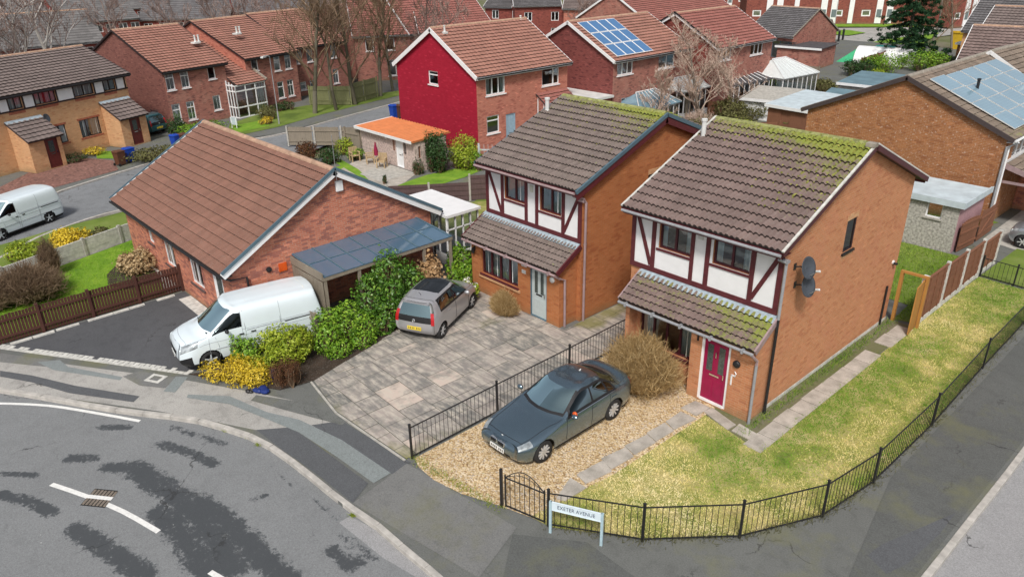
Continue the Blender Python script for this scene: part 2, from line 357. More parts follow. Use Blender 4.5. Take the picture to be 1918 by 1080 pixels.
class Fr:
    def __init__(s, o, u): s.o = V(o); s.u = V(u).normalized(); s.n = V((s.u.y, -s.u.x, 0)); s.z = V((0, 0, 1))
    def pt(s, x, off, z): return s.o+s.u*x+s.n*off+s.z*z
    def box(s, mb, x0, x1, o0, o1, z0, z1): mb.obox(s.o, s.u, s.n, s.z, (x0, x1), (o0, o1), (z0, z1))
def wall(mb, fr, L, H, opens=(), gable=None, reveal=.11, z0=-.15):
    xs = sorted({0, L, *[a for q in opens for a in q[:2]]}); zs = sorted({z0, H, *[a for q in opens for a in q[2:4]]})
    for i in range(len(xs)-1):
        for j in range(len(zs)-1):
            cx = (xs[i]+xs[i+1])/2; cz = (zs[j]+zs[j+1])/2
            if any(q[0] < cx < q[1] and q[2] < cz < q[3] for q in opens): continue
            mb.poly([fr.pt(xs[i], 0, zs[j]), fr.pt(xs[i+1], 0, zs[j]), fr.pt(xs[i+1], 0, zs[j+1]), fr.pt(xs[i], 0, zs[j+1])])
    for q in opens:
        a, b, c, d = q[:4]
        for A, B in (((a, c), (a, d)), ((a, d), (b, d)), ((b, d), (b, c)), ((b, c), (a, c))):
            mb.poly([fr.pt(A[0], 0, A[1]), fr.pt(B[0], 0, B[1]), fr.pt(B[0], -reveal, B[1]), fr.pt(A[0], -reveal, A[1])])
    if gable: mb.poly([fr.pt(0, 0, H), fr.pt(L, 0, H), fr.pt(gable[0], 0, gable[1])])
def window(parent, fr, x0, x1, z0, z1, frame='white', cols=2, trans=None, curtain=None, recess=.07, fw=.055, sill='white', glass='glass', cover=1.0, name='window', proud=None):
    mb = MB(); d0, d1 = (-recess-.05, -recess) if proud is None else (proud-.05, proud)
    fr.box(mb, x0, x1, d0, d1, z0, z0+fw); fr.box(mb, x0, x1, d0, d1, z1-fw, z1)
    fr.box(mb, x0, x0+fw, d0, d1, z0+fw, z1-fw); fr.box(mb, x1-fw, x1, d0, d1, z0+fw, z1-fw)
    cl = cols if isinstance(cols, (list, tuple)) else [1]*cols
    t = 0; tot = sum(cl)
    for c in cl[:-1]:
        t += c; xm = x0+(x1-x0)*t/tot; fr.box(mb, xm-fw*.6, xm+fw*.6, d0+.002, d1+.004, z0+fw, z1-fw)
    if trans:
        zm = z0+(z1-z0)*trans; fr.box(mb, x0+fw, x1-fw, d0+.004, d1+.002, zm-fw*.5, zm+fw*.5)
    w = mb.build(name, M[frame], parent)
    g_ = MB(); dm = (d0+d1)/2-.004
    g_.poly([fr.pt(x0+fw*.5, dm, z0+fw*.5), fr.pt(x1-fw*.5, dm, z0+fw*.5), fr.pt(x1-fw*.5, dm, z1-fw*.5), fr.pt(x0+fw*.5, dm, z1-fw*.5)])
    g_.build('pane', M[glass], w)
    if curtain:
        cb = MB(); spans = [(x0+.03, x1-.03)] if cover >= 1 else [(x0+.03, x0+.03+(x1-x0)*cover/2), (x1-.03-(x1-x0)*cover/2, x1-.03)]
        for a, b in spans:
            n = max(8, int((b-a)/.05)); P = [(a+(b-a)*k/n, -.07-recess-.04*math.sin(k*1.9+a*3)-.02*math.sin(k*.77)) for k in range(n+1)]
            for k in range(n): cb.poly([fr.pt(P[k][0], P[k][1], z0+.05), fr.pt(P[k+1][0], P[k+1][1], z0+.05), fr.pt(P[k+1][0], P[k+1][1], z1-.02), fr.pt(P[k][0], P[k][1], z1-.02)])
        cb.build('curtain', M[curtain], w)
    if sill:
        sb = MB(); fr.box(sb, x0-.06, x1+.06, -recess, .06, z0-.07, z0-.003); sb.build('sill', M[sill], w)
    return w
def door(parent, fr, x0, x1, z0, z1, mat, frame='white', fw=.07, panes=((.18, .42, .5, .92), (.58, .82, .5, .92)), recess=.05, letter=.42, glass='glass', panels=True):
    mb = MB(); d0, d1 = -recess-.05, -recess+.02
    fr.box(mb, x0, x0+fw, d0, d1, z0, z1); fr.box(mb, x1-fw, x1, d0, d1, z0, z1); fr.box(mb, x0+fw, x1-fw, d0, d1, z1-fw, z1); fr.box(mb, x0+fw, x1-fw, d0, d1+.03, z0, z0+fw*.8)
    a, b, c, d = x0+fw+.004, x1-fw-.004, z0+fw*.8+.004, z1-fw-.004; w = b-a; h = d-c
    dm = MB(); fr.box(dm, a, b, -recess-.045, -recess-.005, c, d)
    dr = dm.build('door', M[mat], parent); mb.build('frame', M[frame], dr)
    if panels:
        pm = MB()
        for px0, px1 in ((.14, .46), (.54, .86)): fr.box(pm, a+w*px0, a+w*px1, -recess-.006, -recess+.006, c+h*.08, c+h*.36)
        pm.build('panel', M[mat], dr, bevel=.004)
    for q in panes:
        gb = MB(); fr.box(gb, a+w*q[0], a+w*q[1], -recess-.006, -recess+.004, c+h*q[2], c+h*q[3]); gb.build('door_pane', M['carglass_dk'] if glass == 'dark' else M['darkglassdoor'], dr)
    lb = MB(); fr.box(lb, a+w*.3, a+w*.7, -recess-.004, -recess+.014, c+h*letter, c+h*letter+.05); lb.build('letterbox', M['chrome'] if mat != 'door_grey' else M['black'], dr)
    hb = MB(); fr.box(hb, b-.09, b-.06, -recess, -recess+.05, c+h*.44, c+h*.52); hb.build('handle', M['chrome'], dr)
    return dr
M['darkglassdoor'] = plain('leaded_door_glass', (.07, .085, .08), .12, var=.5, scale=30, spec=.6)
def tiles(mb, o, u, s, n, L, S, gauge=.34, tw=.167, roll=.028, step=.03, moss=None, seed=0):
    o = V(o); u = V(u); s = V(s); n = V(n); rnd = random.Random(seed)
    if roll > 0: prof = ((0, 0), (.22, 1), (.58, 1), (.80, 0))
    else: prof = ((0, 0),)
    nt = max(1, int(round(L/tw))); tw = L/nt; xs = []
    for k in range(nt):
        for a, h in prof: xs.append(((k+a)*tw, h*roll, k+a))
    xs.append((L, 0, nt-.01)); nx = len(xs)
    nc = max(1, int(math.ceil(S/gauge-.05))); gauge = S/nc
    ms = mb.att.setdefault('moss', [])
    def mv(x, t):
        ms.append(moss(x/L, t/S) if moss else 0.0)
    for c in range(nc):
        s0, s1 = c*gauge, min((c+1)*gauge+.02, S); st = step*(1+.25*rnd.random()); jit = [rnd.uniform(-.006, .006) for _ in range(nt+1)]
        i0 = len(mb.v)
        for x, h, k in xs: mb.v.append(tuple(o+u*x+s*(s0+jit[int(k)])+n*(h*.6+st-.062))); mv(x, s0)
        for x, h, k in xs: mb.v.append(tuple(o+u*x+s*(s0+jit[int(k)])+n*(h+st))); mv(x, s0)
        for x, h, k in xs: mb.v.append(tuple(o+u*x+s*s1+n*h)); mv(x, s1)
        for k in range(nx-1):
            q0, q1 = xs[k][2], xs[k+1][2]; q1 = min(q1, math.floor(q0)+.99)
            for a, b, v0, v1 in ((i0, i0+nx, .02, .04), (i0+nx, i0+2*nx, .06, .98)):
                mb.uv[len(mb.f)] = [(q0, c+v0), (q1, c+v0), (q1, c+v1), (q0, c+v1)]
                mb.f.append((a+k, a+k+1, b+k+1, b+k))
def ridge(parent, p0, p1, mat, r=.13, seg=.45, name='ridge_tile'):
    mb = MB(); p0 = V(p0); p1 = V(p1); d = p1-p0; L = d.length; d.normalize(); side = d.cross(V((0, 0, 1))).normalized(); n = max(1, int(L/seg))
    for k in range(n):
        a = p0+d*(L*k/n+.006); b = p0+d*(L*(k+1)/n-.006); rr = r*(1+.05*random.random()); ring = []
        for q in (a, b):
            ring.append(mb.p(*[q+side*(rr*math.cos(t*math.pi/6))+V((0, 0, 1))*(rr*.8*math.sin(t*math.pi/6)-.03) for t in range(7)]))
        for t in range(6): mb.f.append((ring[0]+t, ring[1]+t, ring[1]+t+1, ring[0]+t+1))
        mb.f.append(tuple(ring[0]+t for t in range(7))); mb.f.append(tuple(ring[1]+6-t for t in range(7)))
    return mb.build(name, M[mat], parent)
def verge(mb, p0, p1, n, w=.05, h=.17, lift=.0, out=None):
    """board hanging below line p0-p1 (gable slope)"""
    p0 = V(p0); p1 = V(p1); d = (p1-p0).normalized(); L = (p1-p0).length; up = n
    mb.obox(p0, d, out, up, (0, L), (0, w), (-h+lift, lift))
def slope_roof(parent, o, u, L, vec, tile, tk, moss=None, name='roof', under='soffit', th=.09):
    o = V(o); u = V(u); vec = V(vec); S = vec.length; s = vec.normalized(); n = u.cross(s).normalized()
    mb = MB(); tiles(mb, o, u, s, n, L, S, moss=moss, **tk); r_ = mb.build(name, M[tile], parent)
    sb = MB(); sb.obox(o, u, s, n, (0.015, L-.015), (.03, S), (-th-.012, -.012)); sb.build('roof_board', M[under], r_)
    return r_, n
def house(name, label, loc, rz, W, D, ze, zr, bm, tile, group=None, opens=None, ov=.35, vg=.16, barge='white', fascia='white', gutter='black', ridgem='terracotta', moss=None, walls=None, tk=None, ry=None, cat='house', bh=.18, pipes=(), backroof=True, gw=.05, vgl=None):
    vgl = vg if vgl is None else vgl
    opens = opens or {}; walls = walls or {}; tk = tk or dict(gauge=.34, tw=.33, roll=.016, step=.028)
    t = thing(name, label, cat, (loc[0], loc[1], 0), rz, group)
    ry = D/2 if ry is None else ry; kf = (zr-ze)/(ry+ov); kb = (zr-ze)/(D-ry+ov); hf = ze+kf*ov-.11; hb = ze+kb*ov-.11
    frs = dict(front=Fr((0, 0, 0), (1, 0, 0)), right=Fr((W, 0, 0), (0, 1, 0)), back=Fr((W, D, 0), (-1, 0, 0)), left=Fr((0, D, 0), (0, -1, 0)))
    mbs = {}
    for k, fr in frs.items():
        mk = walls.get(k, bm); mb = mbs.setdefault(mk, MB()); L = W if k in ('front', 'back') else D
        ops = [q for q in opens.get(k, ()) if not (len(q) > 4 and q[4].get('flat'))]
        H = hf if k == 'front' else hb if k == 'back' else min(hf, hb)
        gab = None
        if k == 'right': gab = (ry, zr-.11)
        if k == 'left': gab = (D-ry, zr-.11)
        wall(mb, fr, L, H, ops, gab)
    for mk, mb in mbs.items(): mb.build('wall' if mk == bm else 'painted_wall', M[mk], t)
    for k, lst in opens.items():
        for q in lst:
            kw = dict(q[4]) if len(q) > 4 else {}; kw.pop('flat', 0)
            if 'door' in kw:
                m_ = kw.pop('door'); door(t, frs[k], *q[:4], m_, **kw)
            else: window(t, frs[k], *q[:4], **kw)
    L = W+vg+vgl
    r_, n1 = slope_roof(t, (-vgl, -ov, ze), (1, 0, 0), L, (0, ry+ov, zr-ze), tile, tk, moss)
    if backroof:
        mb2 = (lambda a, b: moss(1-a, b)) if moss else None
        r2, n2 = slope_roof(t, (W+vg, D+ov, ze), (-1, 0, 0), L, (0, -(D-ry+ov), zr-ze), tile, tk, mb2)
    ridge(r_, (-vgl, ry, zr), (W+vg, ry, zr), ridgem)
    if barge:
        for x, sx in ((-vgl, -1), (W+vg, 1)):
            mb = MB()
            verge(mb, (x, -ov, ze), (x, ry, zr), V((0, -kf, 1)).normalized(), gw, bh, .03, V((sx, 0, 0)))
            verge(mb, (x, D+ov, ze), (x, ry, zr), V((0, kb, 1)).normalized(), gw, bh, .032, V((sx, 0, 0)))
            mb.build('bargeboard', M[barge], t)
    if fascia:
        mb = MB(); mb.box(-vgl+.02, W+vg-.02, -ov+.01, -ov+.035, ze-.17, ze-.012); mb.box(-vgl+.02, W+vg-.02, -ov+.036, -.002, ze-.17, ze-.15); mb.build('fascia', M[fascia], t)
        mb = MB(); mb.box(-vgl+.02, W+vg-.02, D+ov-.035, D+ov-.01, ze-.17, ze-.012); mb.build('fascia', M[fascia], t)
    if gutter:
        mb = MB(); mb.tube([(-vgl, -ov-.04, ze-.07), (W+vg, -ov-.04, ze-.07)], .045, 8); mb.build('gutter', M[gutter], t)
        mb = MB(); mb.tube([(W+vg, D+ov+.05, ze-.06), (-vgl, D+ov+.05, ze-.06)], .055, 8); mb.build('gutter', M[gutter], t)
    for (px, py, m_) in pipes:
        mb = MB(); mb.tube([(px, -ov-.05, ze-.1), (px, py-.0, ze-.42), (px, py, .02)], .04, 8); mb.build('downpipe', M[m_], t)
    t['zr'] = zr
    return t
def flue(parent, x, y, z, h=.55, r=.07, base=.32, mat='offwhite'):
    mb = MB(); mb.box(x-base/2, x+base/2, y-base/2, y+base/2, z-.08, z+.03); mb.lathe((x, y, z), (0, 0, 1), [(r*1.6, 0), (r*1.1, .1), (r, .14), (r, h), (r*1.3, h), (r*1.3, h+.07), (0, h+.08)], 10); mb.build('flue', M[mat], parent)
def wall_lamp(parent, fr, x, z, kind=0):
    mb = MB()
    if kind == 0:
        fr.box(mb, x-.03, x+.03, 0, .05, z-.05, z+.12); c = fr.pt(x, .1, z); mb.lathe(c, (0, 0, -1), [(.02, -.1), (.07, -.05), (.055, .12), (.03, .15), (0, .15)], 8)
    else:
        c = fr.pt(x, 0, z); mb.lathe(c, fr.n, [(.11, 0), (.11, .04), (.08, .07), (0, .09)], 14)
    mb.build('wall_lamp', M['black'] if kind < 2 else M['offwhite'], parent)
# =============================================================== the two detached half-timbered houses
def timber_house(name, label, loc, W, D, ze, zr, bm, tile, P):
    tk = dict(gauge=P['gauge'], tw=P['tw'], roll=P['roll'], step=.055); ov, vg = .55, .17
    t = house(name, label, loc, 0, W, D, ze, zr, bm, tile, opens=dict(front=P['front'], right=P['right'], left=[], back=[]), ov=ov, vg=vg, vgl=.02, barge=P['barge'], fascia='maroon', gutter=P['gut'], ridgem='ridge_moss', moss=P['moss'], tk=tk, bh=P['bh'], gw=.06)
    fr = Fr((0, 0, 0), (1, 0, 0)); zb, zt = P['zb'], ze+.02
    # white render infill with openings for windows
    mb = MB(); f2 = Fr((0, -.025, 0), (1, 0, 0)); wall(mb, f2, W, zt, [q for q in P['front'] if q[2] > zb], z0=zb, reveal=.02); mb.poly([f2.pt(0, 0, zb), f2.pt(W, 0, zb), f2.pt(W, -.024, zb), f2.pt(0, -.024, zb)]); mb.build('render_panel', M['render'], t)
    mb = MB(); fr.box(mb, -.02, W+.02, .026, .062, zb-.06, zb+.09)
    for a, b in P['posts']: fr.box(mb, a, b, .026, .058, zb+.091, zt)
    for (xa, za), (xb, zb2) in P['diag']:
        p = fr.pt(xa, .026, za); q = fr.pt(xb, .026, zb2); d = (q-p).normalized(); w = d.cross(fr.n).normalized(); mb.obox(p, d, fr.n, w, (0, (q-p).length), (0, .030), (-.06, .06))
    mb.build('timber_frame', M['maroon'], t)
    # porch
    y0, y1, z0, z1, xa, xb = P['porch']; k = (z1-z0)/(y1-y0)
    r_, n = slope_roof(t, (xa, y0, z0), (1, 0, 0), xb-xa, (0, y1-y0, z1-z0), tile, dict(gauge=P['pg'], tw=P['tw'], roll=P['roll'], step=.055), P['pmoss'], name='porch_roof')
    mb = MB(); mb.obox((xa, y1, z1), (1, 0, 0), V((0, y0-y1, z0-z1)).normalized(), n, (.0, xb-xa), (-.05, .24), (.052, .072)); mb.box(xa, xb, -.04, -.027, z1+.0, zb-.062); mb.build('lead_flashing', M['lead'], r_)
    for x, sx in ((xa, -1), (xb, 1)): mb = MB(); verge(mb, (x, y0, z0), (x, y1, z1), V((0, -k, 1)).normalized(), .05, .17, .06, V((sx, 0, 0))); mb.build('porch_bargeboard', M[P['pbarge']], t)
    if P.get('verge'):
        for x in (-.02-.06, W+vg+.002):
            for ya, yb in ((-ov, D/2), (D+ov, D/2)):
                mb = MB(); p, q = V((x, ya, ze)), V((x, yb, zr)); dd = (q-p).normalized(); mb.obox(p, dd, (1, 0, 0), V((0, -dd.z, dd.y)) if dd.y > 0 else V((0, dd.z, -dd.y)), (0, (q-p).length), (-.005, .062), (.033, .075)); mb.build('verge_mortar', M[P['verge']], t)
    mb = MB(); mb.tube([(xa, y0-.04, z0-.07), (xb, y0-.04, z0-.07)], .045, 8)
    for q in range(5): mb.box(xa+.3+q*(xb-xa-.6)/4-.03, xa+.3+q*(xb-xa-.6)/4+.03, y0-.12, y0+.02, z0-.12, z0-.0)
    mb.build('porch_gutter', M[P['pgut']], t)
    return t, fr
def moss3(x, s): return max(0, (s-.78)*3.2)*(.6+.6*x) + max(0, x-.45)*1.1*max(0, s-.1) + .14*s+.05
def moss3p(x, s): return .26+max(0, s-.35)*.35+max(0, x-.5)*.75
ox, oy = -13.45, 17.35
P3 = dict(gauge=.37, tw=.168, roll=.052, pg=.24, barge='maroon_fr', bh=.15, gut='pipe_grey', moss=moss3, pmoss=moss3p, zb=3.14,
    front=[(.98, 2.10, 3.90, 4.80, dict(frame='maroon_fr', cols=2, sill='maroon', curtain='curtain', cover=.35, recess=.06, fw=.06)), (2.84, 4.02, 3.95, 4.80, dict(frame='maroon_fr', cols=2, sill='maroon', curtain='curtain', cover=.4, recess=.06, fw=.06))],
    right=[(3.50, 4.14, 3.84, 4.84, dict(frame='darkframe', cols=1, sill='black', recess=.02, fw=.045))],
    posts=[(-.02, .12), (.74, .88), (2.12, 2.24), (2.62, 2.76), (4.04, 4.17), (4.83, 4.97)], diag=[((.16, 4.85), (.74, 3.28)), ((4.84, 4.75), (4.16, 3.32))],
    porch=(-1.05, -.03, 2.36, 3.0, .42, 5.0), pbarge='pipe_mauve', pgut='pipe_grey', verge='concrete_pale')
h3, fr3 = timber_house('detached_house', 'orange brick detached house with a magenta front door and mossy brown tiled roof', (ox, oy), 4.95, 8.1, 5.06, 6.98, 'brick_orange', 'tile_brown', P3)
# porch walls of the nearer house
mb = MB(); fy = Fr((0, -.8, 0), (1, 0, 0))
def wseg(mb, fr, a, b, H, ops=()):
    wall(mb, Fr(fr.pt(a, 0, 0), fr.u), b-a, H, [(q[0]-a, q[1]-a)+tuple(q[2:4]) for q in ops])
dr3 = (3.26, 4.20, .05, 2.12)
wseg(mb, fy, 2.9, 4.95, 2.46, [dr3])
mb.poly([(4.95, -.8, -.15), (4.95, 0, -.15), (4.95, 0, 2.93), (4.95, -.8, 2.44)]); mb.poly([(2.9, 0, -.15), (2.9, -.8, -.15), (2.9, -.8, 2.46), (2.9, 0, 2.9)])
fb = Fr((0, -.42, 0), (1, 0, 0)); wseg(mb, fb, .62, 2.9, 2.6, [(.78, 2.72, .85, 2.2)]); mb.poly([(.62, 0, -.15), (.62, -.42, -.15), (.62, -.42, 2.6), (.62, 0, 2.9)])
fyl = Fr((.5, -.8, 0), (1, 0, 0)); fyl.box(mb, 0, .14, -.38, 0, -.1, 2.42)
mb.build('porch_wall', M['brick_orange'], h3)
window(h3, fb, .78, 2.72, .85, 2.2, frame='maroon_fr', cols=4, sill='maroon', curtain='curtain_cream', cover=.55)
door(h3, fy, *dr3, 'door_magenta', fw=.08, panes=((.14, .38, .50, .94), (.62, .86, .50, .94)), letter=.43)
mb = MB(); fy.box(mb, 3.72, 3.76, -.045, -.02, 1.55, 1.72); mb.build('door_knocker', M['chrome'], h3)
wall_lamp(h3, fy, 4.42, 1.66, 1)
mb = MB(); fy.box(mb, 4.30, 4.42, 0, .02, 1.25, 1.29); mb.tube([fy.pt(4.42, .03, 1.27), fy.pt(4.46, .05, 1.38), fy.pt(4.40, .03, 1.42)], .015, 6); fy.box(mb, 4.29, 4.33, 0, .02, .95, 1.27); mb.build('house_number', M['white'], h3)
mb = MB(); fy.box(mb, 3.12, 3.16, 0, .04, 1.9, 2.15); mb.build('hanging_bracket', M['blackmetal'], h3)
mb = MB(); fr3.box(mb, 2.34, 2.50, -.02, .06, 4.55, 4.80); mb.build('alarm_box', M['offwhite'], h3, bevel=.02)
mb = MB(); mb.tube([(5.02, -.45, 4.83), (5.06, -.09, 4.62), (5.06, -.09, 3.0)], .042, 8); mb.box(4.95, 5.12, -.16, -.02, 4.64, 4.72); mb.build('downpipe', M['pipe_grey'], h3)
mb = MB(); mb.tube([(5.06, -.09, 3.0), (5.05, -.09, .02)], .045, 8); mb.build('downpipe', M['blackmetal'], h3)
mb = MB(); mb.tube([(4.96, -1.10, 2.28), (5.02, -.86, 2.02), (5.02, -.86, 1.9)], .045, 8); mb.build('downpipe', M['pipe_mauve'], h3)
mb = MB(); mb.tube([(5.02, -.86, 1.9), (5.02, -.86, .02)], .042, 8); mb.build('downpipe', M['pipe_grey'], h3)
mb = MB(); frs = Fr((4.95, 0, 0), (0, 1, 0)); frs.box(mb, 3.46, 4.18, .001, .008, 4.84, 5.02); mb.build('window_lintel', M['brick_buff'], h3); mb = MB(); frs.box(mb, 3.46, 4.18, .001, .008, 3.66, 3.77); mb.build('sill_course', M['brick_buff'], h3)
mb = MB(); mb.tube([(5.0, 7.55, .05), (5.0, 7.55, 1.5)], .035, 6); mb.build('downpipe', M['blackmetal'], h3)
mb = MB(); frs.box(mb, 0, 8.1, .001, .012, -.02, .14); mb.build('plinth', M['concrete_pale'], h3)
flue(h3, .18, 3.05, 6.45, .62, .075, .36)
mb = MB(); mb.box(4.95, 5.2, 3.75, 4.0, 6.96, 7.07); mb.build('ridge_end_cap', M['ridge_grey'], h3)
# satellite dishes bolted to the side wall
def dish(y, z, lab):
    d = thing('satellite_dish', lab, 'satellite dish', (ox+4.95, oy+y, z), 0, 'satellite dishes on the brick wall')
    mb = MB(); mb.box(0, .02, -.06, .06, -.09, .09); mb.tube([(0.02, 0, 0), (.16, .02, .04), (.26, .06, -.02)], .02, 6); mb.build('bracket', M['blackmetal'], d)
    ax = V((.85, -.08, .28)).normalized(); mb = MB(); prof = [(.0, .0)]+[(.31*k/6, .075*(k/6)**2) for k in range(1, 7)]; mb.lathe((.28, .08, .02), ax, prof, 22); o = mb.build('reflector', M['dishgrey'], d, smooth=True)
    sd = o.modifiers.new('solid', 'SOLIDIFY'); sd.thickness = .012
    e = V((.28, .08, .02))+ax*.36+V((0, 0, -.10)); mb = MB(); mb.tube([V((.28, .08, -.26))+ax*.05, e], .012, 6); mb.build('feed_arm', M['metal'], d)
    mb = MB(); mb.lathe(e, ax, [(0, -.06), (.03, -.05), (.035, .06), (0, .07)], 8); mb.build('receiver', M['offwhite'], d)
M['dishgrey'] = plain('dish_grey', (.06, .07, .085), .5)
dish(.62, 4.30, 'dark grey satellite dish high on the orange brick side wall, the upper of two')
dish(.78, 3.72, 'dark grey satellite dish on the orange brick side wall, the lower of two')
cmo = thing('security_camera', 'small white and black security camera on the orange brick side wall near its rear corner', 'security camera', (ox+4.95, oy+7.7, 2.32))
mb = MB(); mb.lathe((0, 0, 0), (1, 0, 0), [(.07, 0), (.07, .04), (0, .05)], 12); mb.build('bracket', M['white'], cmo)
mb = MB(); mb.lathe((.06, -.06, -.02), (.3, .9, -.25), [(0, 0), (.045, .01), (.045, .16), (.03, .17), (0, .165)], 10); mb.build('camera_body', M['black'], cmo)
# ---------------------------------------------------------------- middle house
def moss2(x, s): return max(0, (s-.84)*3.6)*(.6+.6*x) + max(0, x-.62)*2.4*max(0, s-.5) + .10+.12*s
P2 = dict(gauge=.36, tw=.15, roll=.042, pg=.23, barge='bluegrey', bh=.13, gut='pipe_mauve', moss=moss2, pmoss=lambda x, s: .10+.1*s, zb=3.02,
    front=[(.98, 2.06, 3.70, 4.62, dict(frame='maroon_fr', cols=2, sill='maroon', curtain='curtain', recess=.06, fw=.06)), (2.82, 3.86, 3.68, 4.62, dict(frame='maroon_fr', cols=2, sill='maroon', curtain='curtain', recess=.06, fw=.06))],
    right=[(3.48, 4.12, 3.6, 4.62, dict(frame='darkframe', cols=1, sill='black', recess=.02, fw=.045))],
    posts=[(-.02, .12), (.82, .96), (2.08, 2.22), (2.62, 2.76), (3.90, 4.04), (4.66, 4.82)], diag=[((.14, 4.62), (.82, 3.14)), ((4.66, 4.55), (4.02, 3.2))],
    porch=(-1.2, -.03, 2.2, 2.88, -.12, 4.78), pbarge='maroon', pgut='pipe_mauve')
o2x, o2y = -20.72, 17.74
h2, fr2 = timber_house('detached_house', 'orange brick detached house with a pale grey front door and slate blue gable trim', (o2x, o2y), 4.8, 8.2, 4.94, 6.74, 'brick_amber', 'tile_grey', P2)
mb = MB(); verge(mb, (4.97, -.55, 4.82), (4.97, 4.1, 6.62), V((0, -.42, 1)).normalized(), .03, .22, 0, V((1, 0, 0))); verge(mb, (4.97, 8.75, 4.82), (4.97, 4.1, 6.62), V((0, .42, 1)).normalized(), .03, .22, 0.002, V((1, 0, 0))); mb.build('bargeboard', M['maroon'], h2)
mb = MB(); f5 = Fr((0, -.89, 0), (1, 0, 0)); wn2 = (.58, 2.58, .87, 1.97); dr2 = (3.2, 4.04, .02, 2.0)
wseg(mb, f5, 0, 4.64, 2.33, [wn2, dr2]); mb.poly([(4.64, -.89, -.15), (4.64, 0, -.15), (4.64, 0, 2.82), (4.64, -.89, 2.32)]); mb.poly([(0, 0, -.15), (0, -.89, -.15), (0, -.89, 2.32), (0, 0, 2.82)]); mb.build('porch_wall', M['brick_amber'], h2)
window(h2, f5, *wn2, frame='maroon_fr', cols=4, sill='maroon', curtain='curtain', fw=.06)
mb = MB(); f5.box(mb, .45, 2.7, .0, .05, .70, .79); mb.build('window_lintel', M['brick_buff'], h2)
door(h2, f5, *dr2, 'door_grey', frame='bluegrey', fw=.05, panes=((.2, .40, .48, .92), (.60, .80, .48, .92)), letter=.44)
wall_lamp(h2, f5, .22, 1.72, 0); wall_lamp(h2, f5, 4.32, 1.75, 2)
mb = MB(); f5.box(mb, 2.8, 3.0, 0, .015, 1.55, 1.68); f5.box(mb, 2.78, 3.04, 0, .015, 1.82, 1.92); mb.build('house_number', M['offwhite'], h2)
mb = MB(); mb.tube([(4.72, -1.22, 2.1), (4.72, -.95, 1.92), (4.72, -.7, 1.80), (4.72, -.68, .02)], .045, 8); mb.build('downpipe', M['pipe_mauve'], h2)
mb = MB(); mb.tube([(4.85, -.5, 4.76), (4.88, -.02, 4.55), (4.88, .1, 4.4), (4.88, .1, .02)], .045, 8); mb.box(4.62, 4.95, -.09, -.065, 4.45, 4.52)
for zz in (1.4, 2.9): mb.lathe((4.88, .1, zz), (0, 0, 1), [(.055, 0), (.055, .06)], 8)
mb.build('downpipe', M['pipe_mauve'], h2)
mb = MB(); fr2.box(mb, 2.34, 2.50, .0, .06, 4.25, 4.5); mb.build('alarm_box', M['curtain_cream'], h2, bevel=.02)
mb = MB(); fs2 = Fr((4.8, 0, 0), (0, 1, 0)); fs2.box(mb, 3.46, 4.16, .001, .008, 4.62, 4.80); mb.build('window_lintel', M['brick_buff'], h2)
flue(h2, .18, 3.0, 6.25, .5, .08, .36)
TF = dict(gauge=.34, tw=.33, roll=.022, step=.05)
# ---------------------------------------------------------------- bungalow
W_ = dict(frame='white', cols=2, sill='brick_sill')
M['brick_sill'] = plain('brick_sill', (.12, .07, .065), .8, var=.25, scale=12)
bung = house('bungalow', 'red brick bungalow with a long rust brown tiled roof beside a blue carport', (-34.35, 8.65), 0, 10.85, 8.4, 2.44, 5.08, 'brick_red', 'tile_rust',
    opens=dict(front=[(2.55, 3.2, 1.2, 2.1, dict(cols=1, sill='brick_sill', curtain='curtain', cover=.5)), (4.3, 5.45, .75, 2.1, dict(cols=2, sill='brick_sill', curtain='curtain', cover=.6)), (6.9, 8.1, .75, 2.05, dict(cols=2, sill='brick_sill', curtain='curtain', cover=.5)), (9.1, 10.0, .05, 2.05, dict(door='white', frame='white', panes=((.2, .8, .45, .92),)))]),
    ov=.4, vg=.22, barge='white', fascia='soffit', gutter='black', ridgem='terracotta', tk=dict(gauge=.355, tw=.15, roll=.02, step=.05), bh=.24, moss=lambda x, s: max(0, (s-.93)*4)*.5)

for sx, x in ((1, 11.07+.05), (-1, -.27)):
    mb = MB(); verge(mb, (x, -.4, 2.50), (x, 4.2, 5.14), V((0, -.57, 1)).normalized(), .04, .11, .04, V((sx, 0, 0))); verge(mb, (x, 8.8, 2.50), (x, 4.2, 5.14), V((0, .57, 1)).normalized(), .04, .11, .042, V((sx, 0, 0))); mb.build('verge_cap', M['bluegrey'], bung)
fg = Fr((10.85, 0, 0), (0, 1, 0))
mb = MB(); fg.box(mb, 4.28, 4.56, 0, .1, 4.2, 4.6); mb.build('alarm_box', M['white'], bung, bevel=.02)
mb = MB(); mb.lathe(fg.pt(1.35, 0, 2.05), fg.n, [(.1, 0), (.1, .05), (0, .06)], 12); mb.build('vent', M['black'], bung)
mb = MB(); fg.box(mb, 1.72, 2.02, 0, .03, 1.84, 2.14); fg.box(mb, 1.72, 1.76, .031, .04, 1.84, 2.14); mb.build('meter_box', M['orange_lens'], bung)
mb = MB(); mb.tube([(11.14, 4.22, 4.7), (11.14, 4.22, 6.3)], .013, 6); mb.build('aerial_pole', M['metal'], bung)
mb = MB(); mb.tube([(11.0, -.45, 2.36), (10.95, -.06, 2.1), (10.95, .5, 2.05), (10.95, .55, .02)], .04, 8); mb.build('downpipe', M['black'], bung)
mb = MB(); mb.tube([(11.0, 8.86, 2.36), (10.95, 8.46, 2.05), (10.95, 8.46, .02)], .04, 8); mb.build('downpipe', M['black'], bung)
